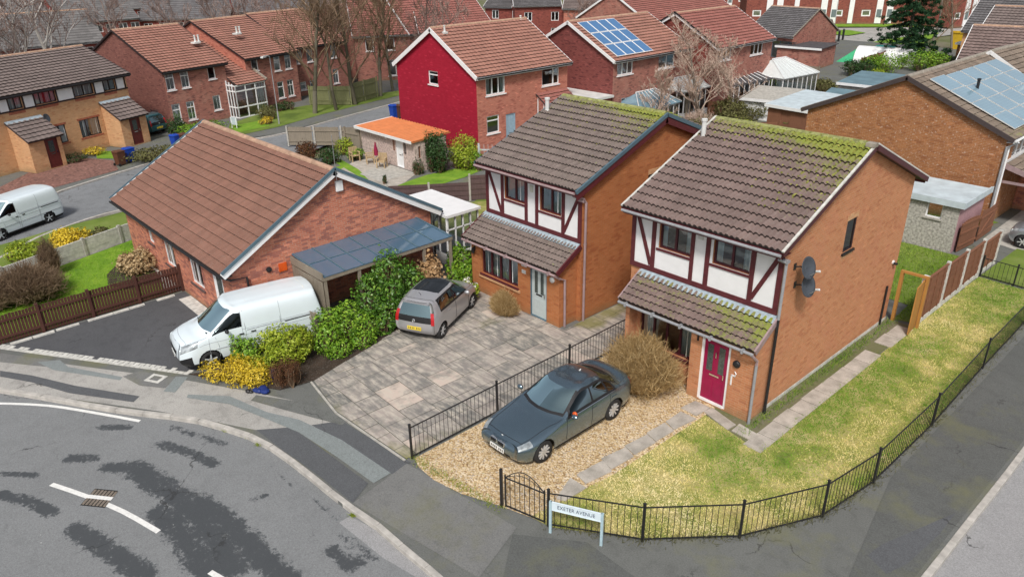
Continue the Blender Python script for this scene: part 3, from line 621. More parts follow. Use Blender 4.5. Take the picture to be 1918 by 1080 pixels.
# carport
cp = thing('carport', 'lean-to carport with a dark blue sheet roof beside the red brick bungalow gable', 'carport', (-23.5, 10.9, 0))
mb = MB(); mb.obox((.02, 0, 2.34), (0, 1, 0), V((2.15, 0, -.2)).normalized(), V((.2, 0, 2.15)).normalized(), (0, 5.5), (0, 2.2), (0, .03)); mb.build('sheet_roof', M['polycarb'], cp)
mb = MB()
for k in range(8):
    y = .05+k*5.36/7; mb.obox((.02, y, 2.345), (0, 1, 0), V((2.15, 0, -.2)).normalized(), V((.2, 0, 2.15)).normalized(), (-.02, .03), (0, 2.19), (.031, .05))
mb.obox((1.1, 0, 2.27), (0, 1, 0), V((2.15, 0, -.2)).normalized(), V((.2, 0, 2.15)).normalized(), (0, 5.5), (-.02, .02), (.007, .02)); mb.build('glazing_bar', M['bluegrey'], cp)
mb = MB(); mb.box(2.08, 2.2, -.02, 5.52, 2.0, 2.13); mb.box(.0, 2.2, -.06, -.02, 2.02, 2.30) ; mb.build('beam', M['wood_grey'], cp)
for y in (.06, 1.4, 2.8, 4.2, 5.44):
    mb = MB(); mb.box(2.09, 2.18, y-.05, y+.05, 0, 2.0); mb.build('post', M['wood_grey'], cp)
mb = MB(); rr = random.Random(4)
for k in range(17): mb.box(.04+k*.125, .155+k*.125, -.05-.004*(k % 2), -.03, .05, 1.98-rr.uniform(0, .02))
mb.build('board_screen', M['wood_grey'], cp)
# white lean-to conservatory behind the bungalow
cv = thing('conservatory', 'white lean-to conservatory with a pale flat roof behind the red brick bungalow', 'conservatory', (-26.3, 17.55, 0))
mb = MB(); mb.obox((0, 0, 0), (1, 0, 0), (0, 1, 0), (0, 0, 1), (-.1, 3.3), (-.05, 1.75), (2.13, 2.24)); mb.build('roof', M['white'], cv)
mb = MB(); mb.box(0, 3.2, .02, 1.7, 0, .5); mb.build('dwarf_wall', M['white'], cv)
mb = MB()
for k in range(5): mb.box(3.14, 3.2, .02+k*.405, .08+k*.405, .5, 2.13)
for k in range(7): mb.box(.0+k*.52, .06+k*.52, 1.64, 1.70, .5, 2.13); mb.box(.0+k*.52, .06+k*.52, .0, .05, .5, 2.13)
mb.box(3.14, 3.2, .02, 1.7, 1.55, 1.60); mb.build('window_frame', M['white'], cv)
mb = MB(); mb.poly([(3.17, .02, .5), (3.17, 1.7, .5), (3.17, 1.7, 2.13), (3.17, .02, 2.13)]); mb.poly([(0, 1.67, .5), (3.17, 1.67, .5), (3.17, 1.67, 2.13), (0, 1.67, 2.13)]); mb.poly([(0, .03, .5), (3.17, .03, .5), (3.17, .03, 2.13), (0, .03, 2.13)]); mb.build('pane', M['glass'], cv)
# ---------------------------------------------------------------- red house, solar house, brick house beyond
WW = lambda **k: dict(dict(frame='white', cols=3, sill='white', fw=.07, recess=.05), **k)
redh = house('semi_detached_house', 'brick house with a crimson painted gable wall and white verge boards', (-35.65, 29.9), R(90), 8.0, 8.3, 4.86, 7.42, 'brick_bright', 'tile_red', walls=dict(left='red_paint'),
    opens=dict(front=[(.75, 2.35, 3.62, 4.70, WW(curtain='curtain', cover=.4)), (5.6, 7.2, 3.58, 4.70, WW(cols=[2, 1])), (.75, 1.8, 1.25, 2.36, WW(cols=1, trans=.72)), (2.36, 3.2, .05, 2.25, dict(door='door_blue', frame='door_blue', panes=()))],
               left=[(3.45+.05, 4.5, 3.92, 4.78, WW(cols=1, trans=.72))]), ov=.3, vg=.15, tk=TF, bh=.26)
flue(redh, .5, 3.5, 7.15, .35, .06, .3); flue(redh, 7.6, 4.1, 7.35, .2, .06, .3)
lt, _ = slope_roof(redh, (5.0, -1.5, 2.25), (1, 0, 0), 2.9, (0, 1.47, .95), 'tile_crimson', TF)
mb = MB(); mb.box(5.1, 7.8, -1.3, -.01, 0, .8); mb.build('porch_wall', M['brick_bright'], redh)
mb = MB()
for k in range(6): mb.box(5.1+k*.528, 5.16+k*.528, -1.3, -1.24, .8, 2.3)
for k in range(3): mb.box(5.1, 5.15, -1.24+k*.55, -1.18+k*.55, .8, 2.3+k*.3)
mb.box(5.1, 7.8, -1.3, -1.25, 1.6, 1.65); mb.build('porch_frame', M['white'], redh)
mb = MB(); mb.poly([(5.1, -1.27, .8), (7.8, -1.27, .8), (7.8, -1.27, 2.3), (5.1, -1.27, 2.3)]); mb.poly([(5.12, -1.27, .8), (5.12, 0, .8), (5.12, 0, 3.1), (5.12, -1.27, 2.3)]); mb.build('porch_pane', M['glass'], redh)
solh = house('semi_detached_house', 'dark red brick house with a grid of twelve blue solar panels on its roof', (-33.85, 40.5), R(90), 8.6, 8.3, 4.82, 7.13, 'brick_plum', 'tile_red', walls=dict(left='brick_maroon'),
    opens=dict(front=[(.42, 2.1, 3.78, 4.68, WW()), (5.0, 6.9, 3.7, 4.68, WW(cols=2)), (1, 2.6, .9, 2.2, WW())]), ov=.3, vg=.15, tk=TF, bh=.2)
mb = MB(); S_ = V((0, 4.45, 2.31)); sn = V((0, -2.31, 4.45)).normalized(); sd = S_.normalized(); sl = S_.length
for i in range(4):
    for j in range(3):
        q = solh; mb = MB(); x0 = .35+i*.98; s0 = .35+j*1.42
        mb.obox((x0, -.3, 4.82), (1, 0, 0), sd, sn, (0, .94), (s0, s0+1.38), (.09, .13)); pn = mb.build('solar_panel', M['white'], q)
        mb = MB(); mb.obox((x0, -.3, 4.82), (1, 0, 0), sd, sn, (.045, .895), (s0+.045, s0+1.335), (.131, .134)); mb.build('cell_sheet', M['solar_blue'], pn)
brh = house('semi_detached_house', 'bright red roofed brick house with dark capped white verges beyond the solar panel house', (-32.1, 50.1), R(90), 7.8, 7.6, 4.86, 7.14, 'brick_plum', 'tile_crimson', walls=dict(left='brick_dark'),
    opens=dict(front=[(.2, 2.0, 3.88, 4.78, WW()), (4.7, 6.5, 3.85, 4.76, WW()), (3, 5, .2, 2.1, WW(cols=2))]), ov=.3, vg=.15, tk=TF, bh=.2)
mb = MB(); verge(mb, (-.21, -.3, 4.92), (-.21, 3.8, 7.2), V((0, -.556, 1)).normalized(), .05, .1, .05, V((-1, 0, 0))); verge(mb, (-.21, 7.9, 4.92), (-.21, 3.8, 7.2), V((0, .556, 1)).normalized(), .05, .1, .05, V((-1, 0, 0))); mb.build('verge_cap', M['black'], brh)
# flat roofed link between red and solar house
ga = thing('garage', 'flat pale roofed brick garage between the crimson gabled house and the solar panel house', 'garage', (-35.4, 38.1, 0))
mb = MB(); mb.box(-3, 1.6, 0, 2.25, 0, 2.45); mb.build('wall', M['brick_dark'], ga)
mb = MB(); mb.box(-3.1, 1.75, -.1, 2.35, 2.452, 2.6); mb.build('roof', M['offwhite'], ga); mb = MB(); mb.box(1.601, 1.63, .15, 2.1, 0, 2.1); mb.build('garage_door', M['wood_red'], ga)
# ---------------------------------------------------------------- helper: a house placed by its eave line
def by_eave(name, label, eL, eR, ze, zr, D, bm, tile, ov=.3, vg=.15, ext=(0, 0), **k):
    A = G(*eL, ze); B = G(*eR, ze); d = (B-A); d.z = 0; L = d.length; d.normalize(); nrm = V((-d.y, d.x, 0))
    A = A-d*ext[0]; L += ext[0]+ext[1]
    o = A+nrm*ov+d*vg
    return house(name, label, (o.x, o.y), math.atan2(d.y, d.x), L-2*vg, D, ze, zr, bm, tile, ov=ov, vg=vg, **k)
# buff terrace on the left
def porch(parent, x0, x1, y0, z0, z1, bm, tile, doorx, dmat, lead=True):
    r_, n = slope_roof(parent, (x0-.12, y0-.25, z0-.1), (1, 0, 0), x1-x0+.24, (0, -y0+.22, z1-z0+.1), tile, TF)
    fr = Fr((0, y0, 0), (1, 0, 0)); mb = MB(); wseg(mb, fr, x0, x1, z0, [(doorx, doorx+.85, .05, 1.95)])
    mb.poly([(x0, 0, 0), (x0, y0, 0), (x0, y0, z0), (x0, 0, z1)]); mb.poly([(x1, y0, 0), (x1, 0, 0), (x1, 0, z1), (x1, y0, z0)]); mb.build('porch_wall', M[bm], parent)
    door(parent, fr, doorx, doorx+.85, .05, 1.95, dmat, frame='door_brown', panes=((.25, .75, .5, .88),))
    if lead: mb = MB(); mb.obox((x0-.12, -.03, z1-.0), (1, 0, 0), V((0, y0, z0-z1)).normalized(), n, (0, x1-x0+.24), (0, .25), (.045, .06)); mb.build('lead_flashing', M['lead'], r_)
dF = lambda **k: dict(dict(frame='darkframe', cols=2, sill=None, recess=.03, fw=.05, curtain='curtain', cover=1), **k)
A4 = V((-53.0, 8.2, 0)); th = math.atan2(16.6-8.2, -56.6+53.0)
lh4 = house('terraced_house', 'buff brick terrace with dark tiled roof, white upper panels and two red doors', (A4.x-.3*math.sin(th)-6*math.cos(th), A4.y+.3*math.cos(th)-6*math.sin(th)), th, 15.0, 7.6, 4.45, 6.15, 'brick_buff', 'tile_taupe',
    opens=dict(front=[(6.55, 7.4, 3.58, 4.3, dF(curtain='curtain', cover=.9)), (8.25, 9.65, 3.58, 4.3, dF(cols=[1, 2, 1], curtain='curtain', cover=.85)), (10.95, 12.35, 3.58, 4.3, dF(curtain='curtain')), (13.2, 14.05, 3.58, 4.3, dF(curtain='curtain')), (4.8, 5.9, 3.58, 4.3, dF()), (2.2, 3.6, 3.58, 4.3, dF(curtain='curtain')),
        (8.85, 9.75, .98, 2.1, dF(curtain='curtain')), (10.75, 12.25, .98, 2.1, dF(cols=[1, 2], curtain='curtain', cover=.8)), (2, 3.6, .98, 2.1, dF())]), ov=.3, vg=.2, barge='darkframe', fascia='soffit', bh=.1, tk=TF)
f4 = Fr((0, 0, 0), (1, 0, 0)); 
for a, b in ((5.95, 6.5), (7.55, 8.15), (9.75, 10.85), (12.5, 13.1), (14.15, 14.75), (3.7, 4.7)): mb = MB(); f4.box(mb, a, b, .012, .03, 3.56, 4.4); mb.build('white_panel', M['render'], lh4)
mb = MB()
for a in (5.88, 6.5, 7.45, 8.15, 9.68, 10.85, 12.4, 13.1, 14.08, 14.8): f4.box(mb, a, a+.08, .012, .045, 3.55, 4.4)
f4.box(mb, 0, 15, .014, .05, 3.47, 3.55); mb.build('timber_frame', M['darkframe'], lh4)
M['soldier'] = plain('soldier_course', (.36, .12, .07), .85, var=.3, scale=9)
for a, b, z, h in ((8.75, 9.85, 2.1, .12), (10.65, 12.35, 2.1, .12), (8.75, 9.85, .86, .12), (10.65, 12.35, .86, .12), (6.45, 7.5, 3.3, .16), (8.2, 9.7, 3.3, .16), (10.9, 12.4, 3.3, .16), (13.1, 14.1, 3.3, .16)): mb = MB(); f4.box(mb, a, b, .001, .012, z, z+h); mb.build('brick_course', M['soldier'], lh4)
porch(lh4, 6.1, 8.2, -1.5, 2.0, 2.95, 'brick_buff', 'tile_taupe', 7.1, 'door_brown'); porch(lh4, 12.6, 14.7, -1.5, 2.0, 2.95, 'brick_buff', 'tile_taupe', 13.3, 'door_brown')
dsh = thing('satellite_dish', 'small dark satellite dish on the buff brick wall beside the porch roof', 'satellite dish', tuple(lh4.location+Matrix.Rotation(th, 3, 'Z') @ V((8.45, -.05, 2.7))), th)
mb = MB(); mb.tube([(0, 0, 0), (0, -.2, .05)], .02, 6); mb.build('bracket', M['black'], dsh); mb = MB(); mb.lathe((0, -.22, .05), (.3, -1, .3), [(0, 0), (.1, .01), (.2, .03), (.28, .07), (.26, .08), (0, .03)], 16); mb.build('reflector', M['dishgrey'], dsh)
# plum brick terrace stepping away along the far road
tall = lambda x, z0=2.78, z1=4.05: (x, x+.68, z0, z1, WW(cols=1, trans=.68, curtain='curtain', cover=1))
def plum(label, loc, ang, W, D, ops, lw='brick_plum', **k): return house('terraced_house', label, loc, ang, W, D, 4.12, 6.75, 'brick_plum', 'tile_red', opens=dict(front=ops), ov=.28, vg=.12, barge='darkframe', fascia='soffit', tk=TF, bh=.12, walls=dict(left=lw), **k)
a5 = math.atan2(24.4-19.13, -58.9+57.75)
lh5 = plum('plum brick house with a white glazed porch beside the buff terrace', (-57.75, 19.13), a5, 5.2, 10.6, [tall(.15), tall(1.35), (3.65, 4.3, 3.08, 4.05, WW(cols=1)), tall(.2, .42, 1.78), tall(1.4, .42, 1.78), (3.68, 4.35, .75, 1.85, WW(cols=1, curtain='curtain'))], 'brick_gable')
flue(lh5, 4.4, 2.0, 5.6, .45, .07, .5); flue(lh5, 4.7, 2.0, 5.6, .45, .07, .2)
slope_roof(lh5, (5.22, -1.15, 2.5), (1, 0, 0), 2.73, (0, 6.35, 2.85), 'tile_red', TF); slope_roof(lh5, (7.95, 10.2, 3.1), (-1, 0, 0), 2.73, (0, -5.0, 2.25), 'tile_red', TF)
mb = MB(); mb.poly([(7.9, 0, 0), (7.9, 10, 0), (7.9, 10, 3.0), (7.9, 5.2, 5.2), (7.9, 0, 2.85)]); mb.poly([(5.2, 10, 0), (7.9, 10, 0), (7.9, 10, 3.0), (5.2, 10, 3.0)][::-1]); mb.poly([(5.2, 0, 0), (7.9, 0, 0), (7.9, 0, 2.85), (5.2, 0, 2.85)]); mb.build('annexe_wall', M['brick_plum'], lh5)
mb = MB(); verge(mb, (7.95, -1.15, 2.55), (7.95, 4.6, 5.13), V((0, -.475, 1)).normalized(), .12, .16, .13, V((1, 0, 0))); mb.build('parapet', M['ridge_grey'], lh5)
mb = MB()
for k in range(4): mb.box(5.0+k*.92, 5.08+k*.92, -1.1, -1.02, 0, 2.5)
for k in range(4): mb.box(5.0, 5.08, -1.1+k*.34, -1.02+k*.34, 0, 2.5+(k*.1)); mb.box(7.76, 7.84, -1.1+k*.34, -1.02+k*.34, 0, 2.5)
for z in (0, .78, 2.0, 2.42): mb.box(5.0, 7.84, -1.11, -1.01, z, z+.09); mb.box(4.99, 5.09, -1.1, 0, z, z+.09)
mb.build('porch_frame', M['white'], lh5); mb = MB(); mb.poly([(5.0, -1.06, 0), (7.84, -1.06, 0), (7.84, -1.06, 2.45), (5.0, -1.06, 2.45)]); mb.poly([(5.04, 0, 0), (5.04, -1.06, 0), (5.04, -1.06, 2.45), (5.04, 0, 2.45)]); mb.build('porch_pane', M['glass'], lh5)
a6 = math.atan2(31.5-26.2, -61+59.6)
lh6 = plum('plum brick house with a projecting red gable edge, second in its row', (-59.6, 26.2), a6, 5.3, 11.6, [(.58, 1.25, 3.1, 4.05, WW(cols=1)), tall(2.86), tall(4.02), tall(2.9, .55, 1.9), tall(3.97, .55, 1.9), (.76, 1.3, .83, 1.8, WW(cols=1, curtain='curtain'))], 'brick_bright')
flue(lh6, 1.5, 2.3, 5.8, .45, .07, .5); flue(lh6, 1.8, 2.3, 5.8, .45, .07, .2)
lh7 = plum('plum brick house partly behind bare roadside trees, third in the row', (-62.6, 31.9), a6-.05, 6.2, 11, [tall(.3), tall(1.5), tall(4.3), tall(.4, .5, 1.2), tall(1.5, .5, 1.2), tall(4.3, .5, 1.8)])
lh8 = plum('plum brick house beyond the wooden fence, seen between bare tree trunks', (-66.5, 41.0), a6-.1, 8, 9, [tall(.6), tall(2), tall(5.5), tall(2, .4, 1.9), tall(5.5, .4, 1.9)])
# houses behind the red house
b1 = by_eave('terraced_house', 'brick house with a crimson tiled roof behind the bare trees and the crimson gable', (700, 68), (745, 66), 4.2, 7.3, 9, 'brick_plum', 'tile_crimson', ext=(2, 2), opens=dict(front=[(1, 1.8, 2.8, 3.9, WW(cols=1)), (3, 3.8, 2.8, 3.9, WW(cols=1)), (3, 3.8, .4, 1.9, WW(cols=1))]), tk=TF)
b2 = by_eave('terraced_house', 'large crimson roofed house with a pinkish gable just beyond the crimson gabled house', (800, 62), (940, 48), 4.2, 7.6, 8, 'brick_plum', 'tile_crimson', ext=(2, -1), opens=dict(front=[(2, 3, 2.8, 3.9, WW())]), tk=TF)
W2 = lambda n, L, z0=2.7, z1=3.8, w=1.0: [((k+.5)*L/n-w/2, (k+.5)*L/n+w/2, z0, z1, WW(cols=2, sill=None)) for k in range(n)]
f1 = by_eave('terraced_house', 'far dark red terrace with a grey roof and white windows above the crimson gabled house', (962, 12), (1052, 10), 4.6, 6.8, 8, 'brick_dark', 'tile_slate', opens=dict(front=W2(4, 14)+W2(4, 14, .6, 1.8)), tk=TF)
f2 = by_eave('terraced_house', 'far orange red brick house with a grey brown roof above the solar panels', (1053, 17), (1138, 17), 4.2, 6.8, 9, 'brick_bright', 'tile_taupe', opens=dict(front=W2(2, 12, 2.6, 3.8, 1.6)+W2(2, 12, .5, 1.8, 1.6)), tk=TF)
f3 = by_eave('terraced_house', 'far bright brick house with a wide gable beside the red roofs', (1140, 20), (1178, 20), 4.4, 7.5, 9, 'brick_bright', 'tile_slate', opens=dict(front=W2(1, 5, 2.6, 3.6, 2)), tk=TF)
f4_ = by_eave('terraced_house', 'far house with a plain red roof behind the bright red tiled house', (1225, 40), (1345, 22), 4.4, 7.2, 9, 'brick_plum', 'tile_crimson', opens={}, tk=TF, ext=(1, 4))
f5_ = by_eave('terraced_house', 'far dark brick terrace with a low grey roof above the pinkish gable', (905, 13), (958, 14), 4.2, 6.4, 8, 'brick_dark', 'tile_slate', opens=dict(front=W2(3, 9)+W2(3, 9, .6, 1.8)), tk=TF)
drb = by_eave('bungalow', 'brown brick hall with a dark grey roof and a plain gable near the green', (1395, 62), (1484, 70), 2.8, 5.3, 8.5, 'brick_plum', 'tile_slate', opens=dict(front=[(3.2, 6.0, .6, 2.3, dict(frame='bluegrey', cols=3, sill=None))]), barge='ridge_grey', tk=TF, bh=.12, vg=.1)
# long grey roofs far left
def longroof(label, eL, eR, ze, zr, D, tile='tile_pale', bm='brick_dark', n=6, ext=(0, 0)):
    A = G(*eL, ze); B = G(*eR, ze); L = (B-A).length+sum(ext)
    return by_eave('terraced_house', label, eL, eR, ze, zr, D, bm, tile, opens=dict(front=W2(n, L, ze-1.5, ze-.5, 1.2)), tk=dict(gauge=.5, tw=.5, roll=0, step=.03), barge=None, ext=ext, group='grey roofed terraces far off on the left')
longroof('long pale grey roof nearest behind the buff terrace and the white birches', (-8, 94), (160, 80), 3.0, 6.0, 10, ext=(14, 2))
longroof('long pale grey roof in the second row behind the birches', (0, 47), (112, 44), 3.0, 6.0, 12, 'tile_pale', ext=(12, 0))
longroof('pale grey roof in the second row, left of the plum terrace gable', (118, 45), (262, 34), 3.0, 6.2, 11, 'tile_pale')
longroof('grey slate roof just behind the second plum house', (258, 38), (392, 34), 2.6, 5.4, 10, 'tile_slate', ext=(0, 3))
longroof('far slate roof on the skyline edge at the far left', (10, 20), (118, 14), 3.5, 6, 12, 'tile_slate', ext=(20, 0))
longroof('pale roof on the far left skyline with a small red gable below it', (140, 20), (300, 14), 3.2, 5.6, 12, 'tile_pale')
longroof('far grey roof above the slate roof behind the plum houses', (275, 18), (430, 12), 3.2, 5.8, 12, 'tile_slate')
longroof('farthest grey roof behind the tangle of bare trees', (440, 24), (640, 14), 3.4, 6.4, 12, 'tile_slate')
sg = by_eave('terraced_house', 'small dark red gabled house among the far grey roofs', (124, 21), (150, 20), 3.0, 5.0, 6, 'brick_dark', 'tile_crimson', opens={}, tk=TF)
# ---------------------------------------------------------------- big brown brick house on the right
bigh = house('detached_house', 'brown brick house with a broad blank gable and rows of pale solar panels', (-9.3, 38.1), R(90), 14.0, 9.3, 4.08, 6.26, 'brick_brown', 'tile_buff',
    opens=dict(front=[(1.2, 4.4, 2.9, 4.0, WW(cols=4))]), ov=.32, vg=.14, barge='soffit', fascia='white', ridgem='ridge_grey', moss=lambda x, s: .15+max(0, .3-s)*.8, tk=dict(gauge=.34, tw=.3, roll=.02, step=.03), bh=.2, gutter='white', pipes=())
S_ = V((0, 4.97, 2.18)); sd = S_.normalized(); sn = V((0, -2.18, 4.97)).normalized()
for x0, s0, n in ((.75, .42, 4), (2.55, .35, 4), (4.35, .35, 4), (6.15, .35, 4), (7.95, .35, 4)):
    for j in range(n):
        mb = MB(); mb.obox((x0, -.32, 4.08), (1, 0, 0), sd, sn, (0, 1.68), (s0+j*1.08, s0+j*1.08+1.06), (.10, .14)); pn = mb.build('solar_panel', M['offwhite'], bigh)
        mb = MB(); mb.obox((x0, -.32, 4.08), (1, 0, 0), sd, sn, (.02, 1.66), (s0+j*1.08+.015, s0+j*1.08+1.045), (.141, .144)); mb.build('cell_sheet', M['solar_pale'], pn)
flue(bigh, 3.2, 2.6, 5.3, .6, .07, .2, 'black'); flue(bigh, 9.0, 1.8, 4.9, .9, .08, .3)
mb = MB(); fb_ = Fr((0, 9.3, 0), (0, -1, 0)); mb.tube([(.02, -.42, 3.95), (-.06, -.05, 3.7), (-.06, -.05, .02)], .05, 8); mb.build('downpipe', M['pipe_grey'], bigh)
mb = MB(); mb.tube([(.1, -.42, 3.95), (.12, -.1, 3.7), (.12, -.1, .02)], .045, 8); mb.build('downpipe', M['white'], bigh)
# porch canopy on its road side
mb = MB(); mb.box(.6, 6.0, -.06, -.02, 2.62, 3.0); mb.build('fascia', M['white'], bigh)
slope_roof(bigh, (.3, -2.7, 2.15), (1, 0, 0), 6.0, (0, 2.6, .75), 'tile_buff', TF)
mb = MB(); verge(mb, (.3, -2.7, 2.15), (.3, -.05, 2.9), V((0, -.28, 1)).normalized(), .05, .22, .03, V((-1, 0, 0))); mb.box(.32, .42, -2.6, -.05, 2.02, 2.12); mb.build('porch_bargeboard', M['pipe_mauve'], bigh)
mb = MB(); mb.box(3.6, 3.8, -2.4, -.02, 0, 2.1); mb.build('porch_wall', M['brick_red'], bigh)
# pebbledash garage beside it
gr = thing('garage', 'pebbledash garage with a pale flat roof in front of the broad brown brick gable', 'garage', (-9.2, 33.5, 0))
mb = MB(); fr_ = Fr((-3.6, 0, 0), (1, 0, 0)); wall(mb, fr_, 3.6, 2.1, [(2.3, 2.95, 1.35, 2.0)]); mb.poly([(-3.6, 3, 0), (-3.6, 0, 0), (-3.6, 0, 2.1), (-3.6, 3, 2.1)]); mb.build('wall', M['pebbledash'], gr)
window(gr, fr_, 2.3, 2.95, 1.35, 2.0, frame='white', cols=1, sill='concrete')
mb = MB(); mb.box(-.05, 0, .02, 3, 0, 2.1); mb.build('side_wall', M['mauve_wall'], gr); mb = MB(); mb.box(-3.8, .18, -.15, 3.2, 2.10, 2.16); mb.build('roof', M['felt_pale'], gr)
mb = MB(); mb.box(-3.8, .18, -.17, -.151, 2.02, 2.28); mb.box(.181, .2, -.17, 3.2, 2.02, 2.28); mb.box(-3.8, .14, -.15, -.06, 2.161, 2.24); mb.box(.09, .179, -.15, 3.2, 2.162, 2.24); mb.build('fascia', M['felt_pale'], gr)
# roofs at the far right
by_eave('terraced_house', 'brown tiled house with pale verge, lowest of the roofs at the far right', (1790, 116), (1960, 128), 4.2, 6.3, 7, 'brick_buff', 'tile_brown', tk=TF, ext=(0, 6), barge='white', opens={})
by_eave('terraced_house', 'house with a plain taupe roof, middle of the roofs at the far right', (1818, 82), (1960, 92), 4.2, 6.8, 8, 'brick_buff', 'tile_taupe', tk=TF, ext=(0, 8), barge='white', opens={})
by_eave('terraced_house', 'buff brick house with a dark roof, farthest of the roofs at the far right', (1800, 58), (1960, 68), 4.0, 7.0, 8, 'brick_buff', 'tile_slate', tk=TF, ext=(0, 10), opens={})
rc = by_eave('detached_house', 'house with a mossy brown roof at the right edge beyond the solar panels', (1985, 190), (2080, 150), 4.2, 6.4, 7, 'brick_red', 'tile_buff', tk=TF, opens={}, ridgem='ridge_grey')
# ---------------------------------------------------------------- distant flats
def flats(label, pL, pR, H, n, ext=(0, 0)):
    A = G(*pL); B = G(*pR); d = (B-A).normalized(); A = A-d*ext[0]; B = B+d*ext[1]; L = (B-A).length
    t = thing('block_of_flats', label, 'flats', tuple(A), math.atan2(d.y, d.x)); fr = Fr((0, 0, 0), (1, 0, 0)); ops = []; bay = L/n
    for k in range(n):
        for z in (1.0, 3.7): ops.append((k*bay+1.0, k*bay+2.3, z, z+.95))
    mb = MB(); wall(mb, fr, L, 6.0, ops); mb.poly([(0, 9, 0), (0, 0, 0), (0, 0, 6), (0, 9, 6)]); mb.poly([(L, 0, 0), (L, 9, 0), (L, 9, 6), (L, 0, 6)]); mb.build('wall', M['brick_dark2'], t)
    for q in ops: window(t, fr, *q, frame='white', cols=1, sill=None, fw=.18)
    for k in range(n):
        for a, b, q in (((3.1, bay-.2, .12),) if k % 2 else ((3.0, 3.9, .1), (4.5, 5.4, .1))): mb = MB(); fr.box(mb, k*bay+a, k*bay+b, .01, q, 0, 6); mb.build('white_panel', M['render'], t)
    for k in range(n):
        if k % 2 == 0:
            for z in (.9, 3.6):
                for x in (3.12, 4.62): mb = MB(); fr.box(mb, k*bay+x, k*bay+x+.66, .101, .14, z, z+1.1); mb.build('stair_window', M['carglass_dk2'], t)
    mb = MB(); mb.box(-.3, L+.3, -.4, 9.4, 6.001, 6.3); mb.build('roof', M['offwhite'], t)
    mb = MB(); mb.box(-.3, L+.3, .5, 8.5, 6.3, 8.0); mb.build('attic', M['felt_dark'], t)
M['carglass_dk2'] = plain('dim_window', (.16, .20, .21), .15, spec=.6)
M['brick_dark2'] = brick('brick_flats', (.23, .06, .045), (.30, .085, .06), (.25, .13, .10), (.12, .04, .04), .12)
flats('long red brick block of flats with white panels beyond the far green', (1470, 44), (1755, 44), 6, 7, (6, 0))
flats('brown brick block of flats behind the conifer at the far right', (1775, 52), (1860, 44), 6, 4, (0, 14))
flats('far red brick block of flats with white bays behind the bright red roof', (1395, 14), (1480, 12), 6, 3, (8, 0))
def cr(P, n):
    """Catmull-Rom along axis 0: P (k,...) -> ((k-1)*n+1, ...)"""
    k = len(P); out = []
    for i in range(k-1):
        p0 = P[max(i-1, 0)]; p1 = P[i]; p2 = P[i+1]; p3 = P[min(i+2, k-1)]
        for t in np.arange(n)/n:
            a = .5*(2*p1+(p2-p0)*t+(2*p0-5*p1+4*p2-p3)*t*t+(-p0+3*p1-3*p2+p3)*t**3); out.append(a)
    out.append(P[-1]); return np.array(out)
NI, NJ = 8, 6
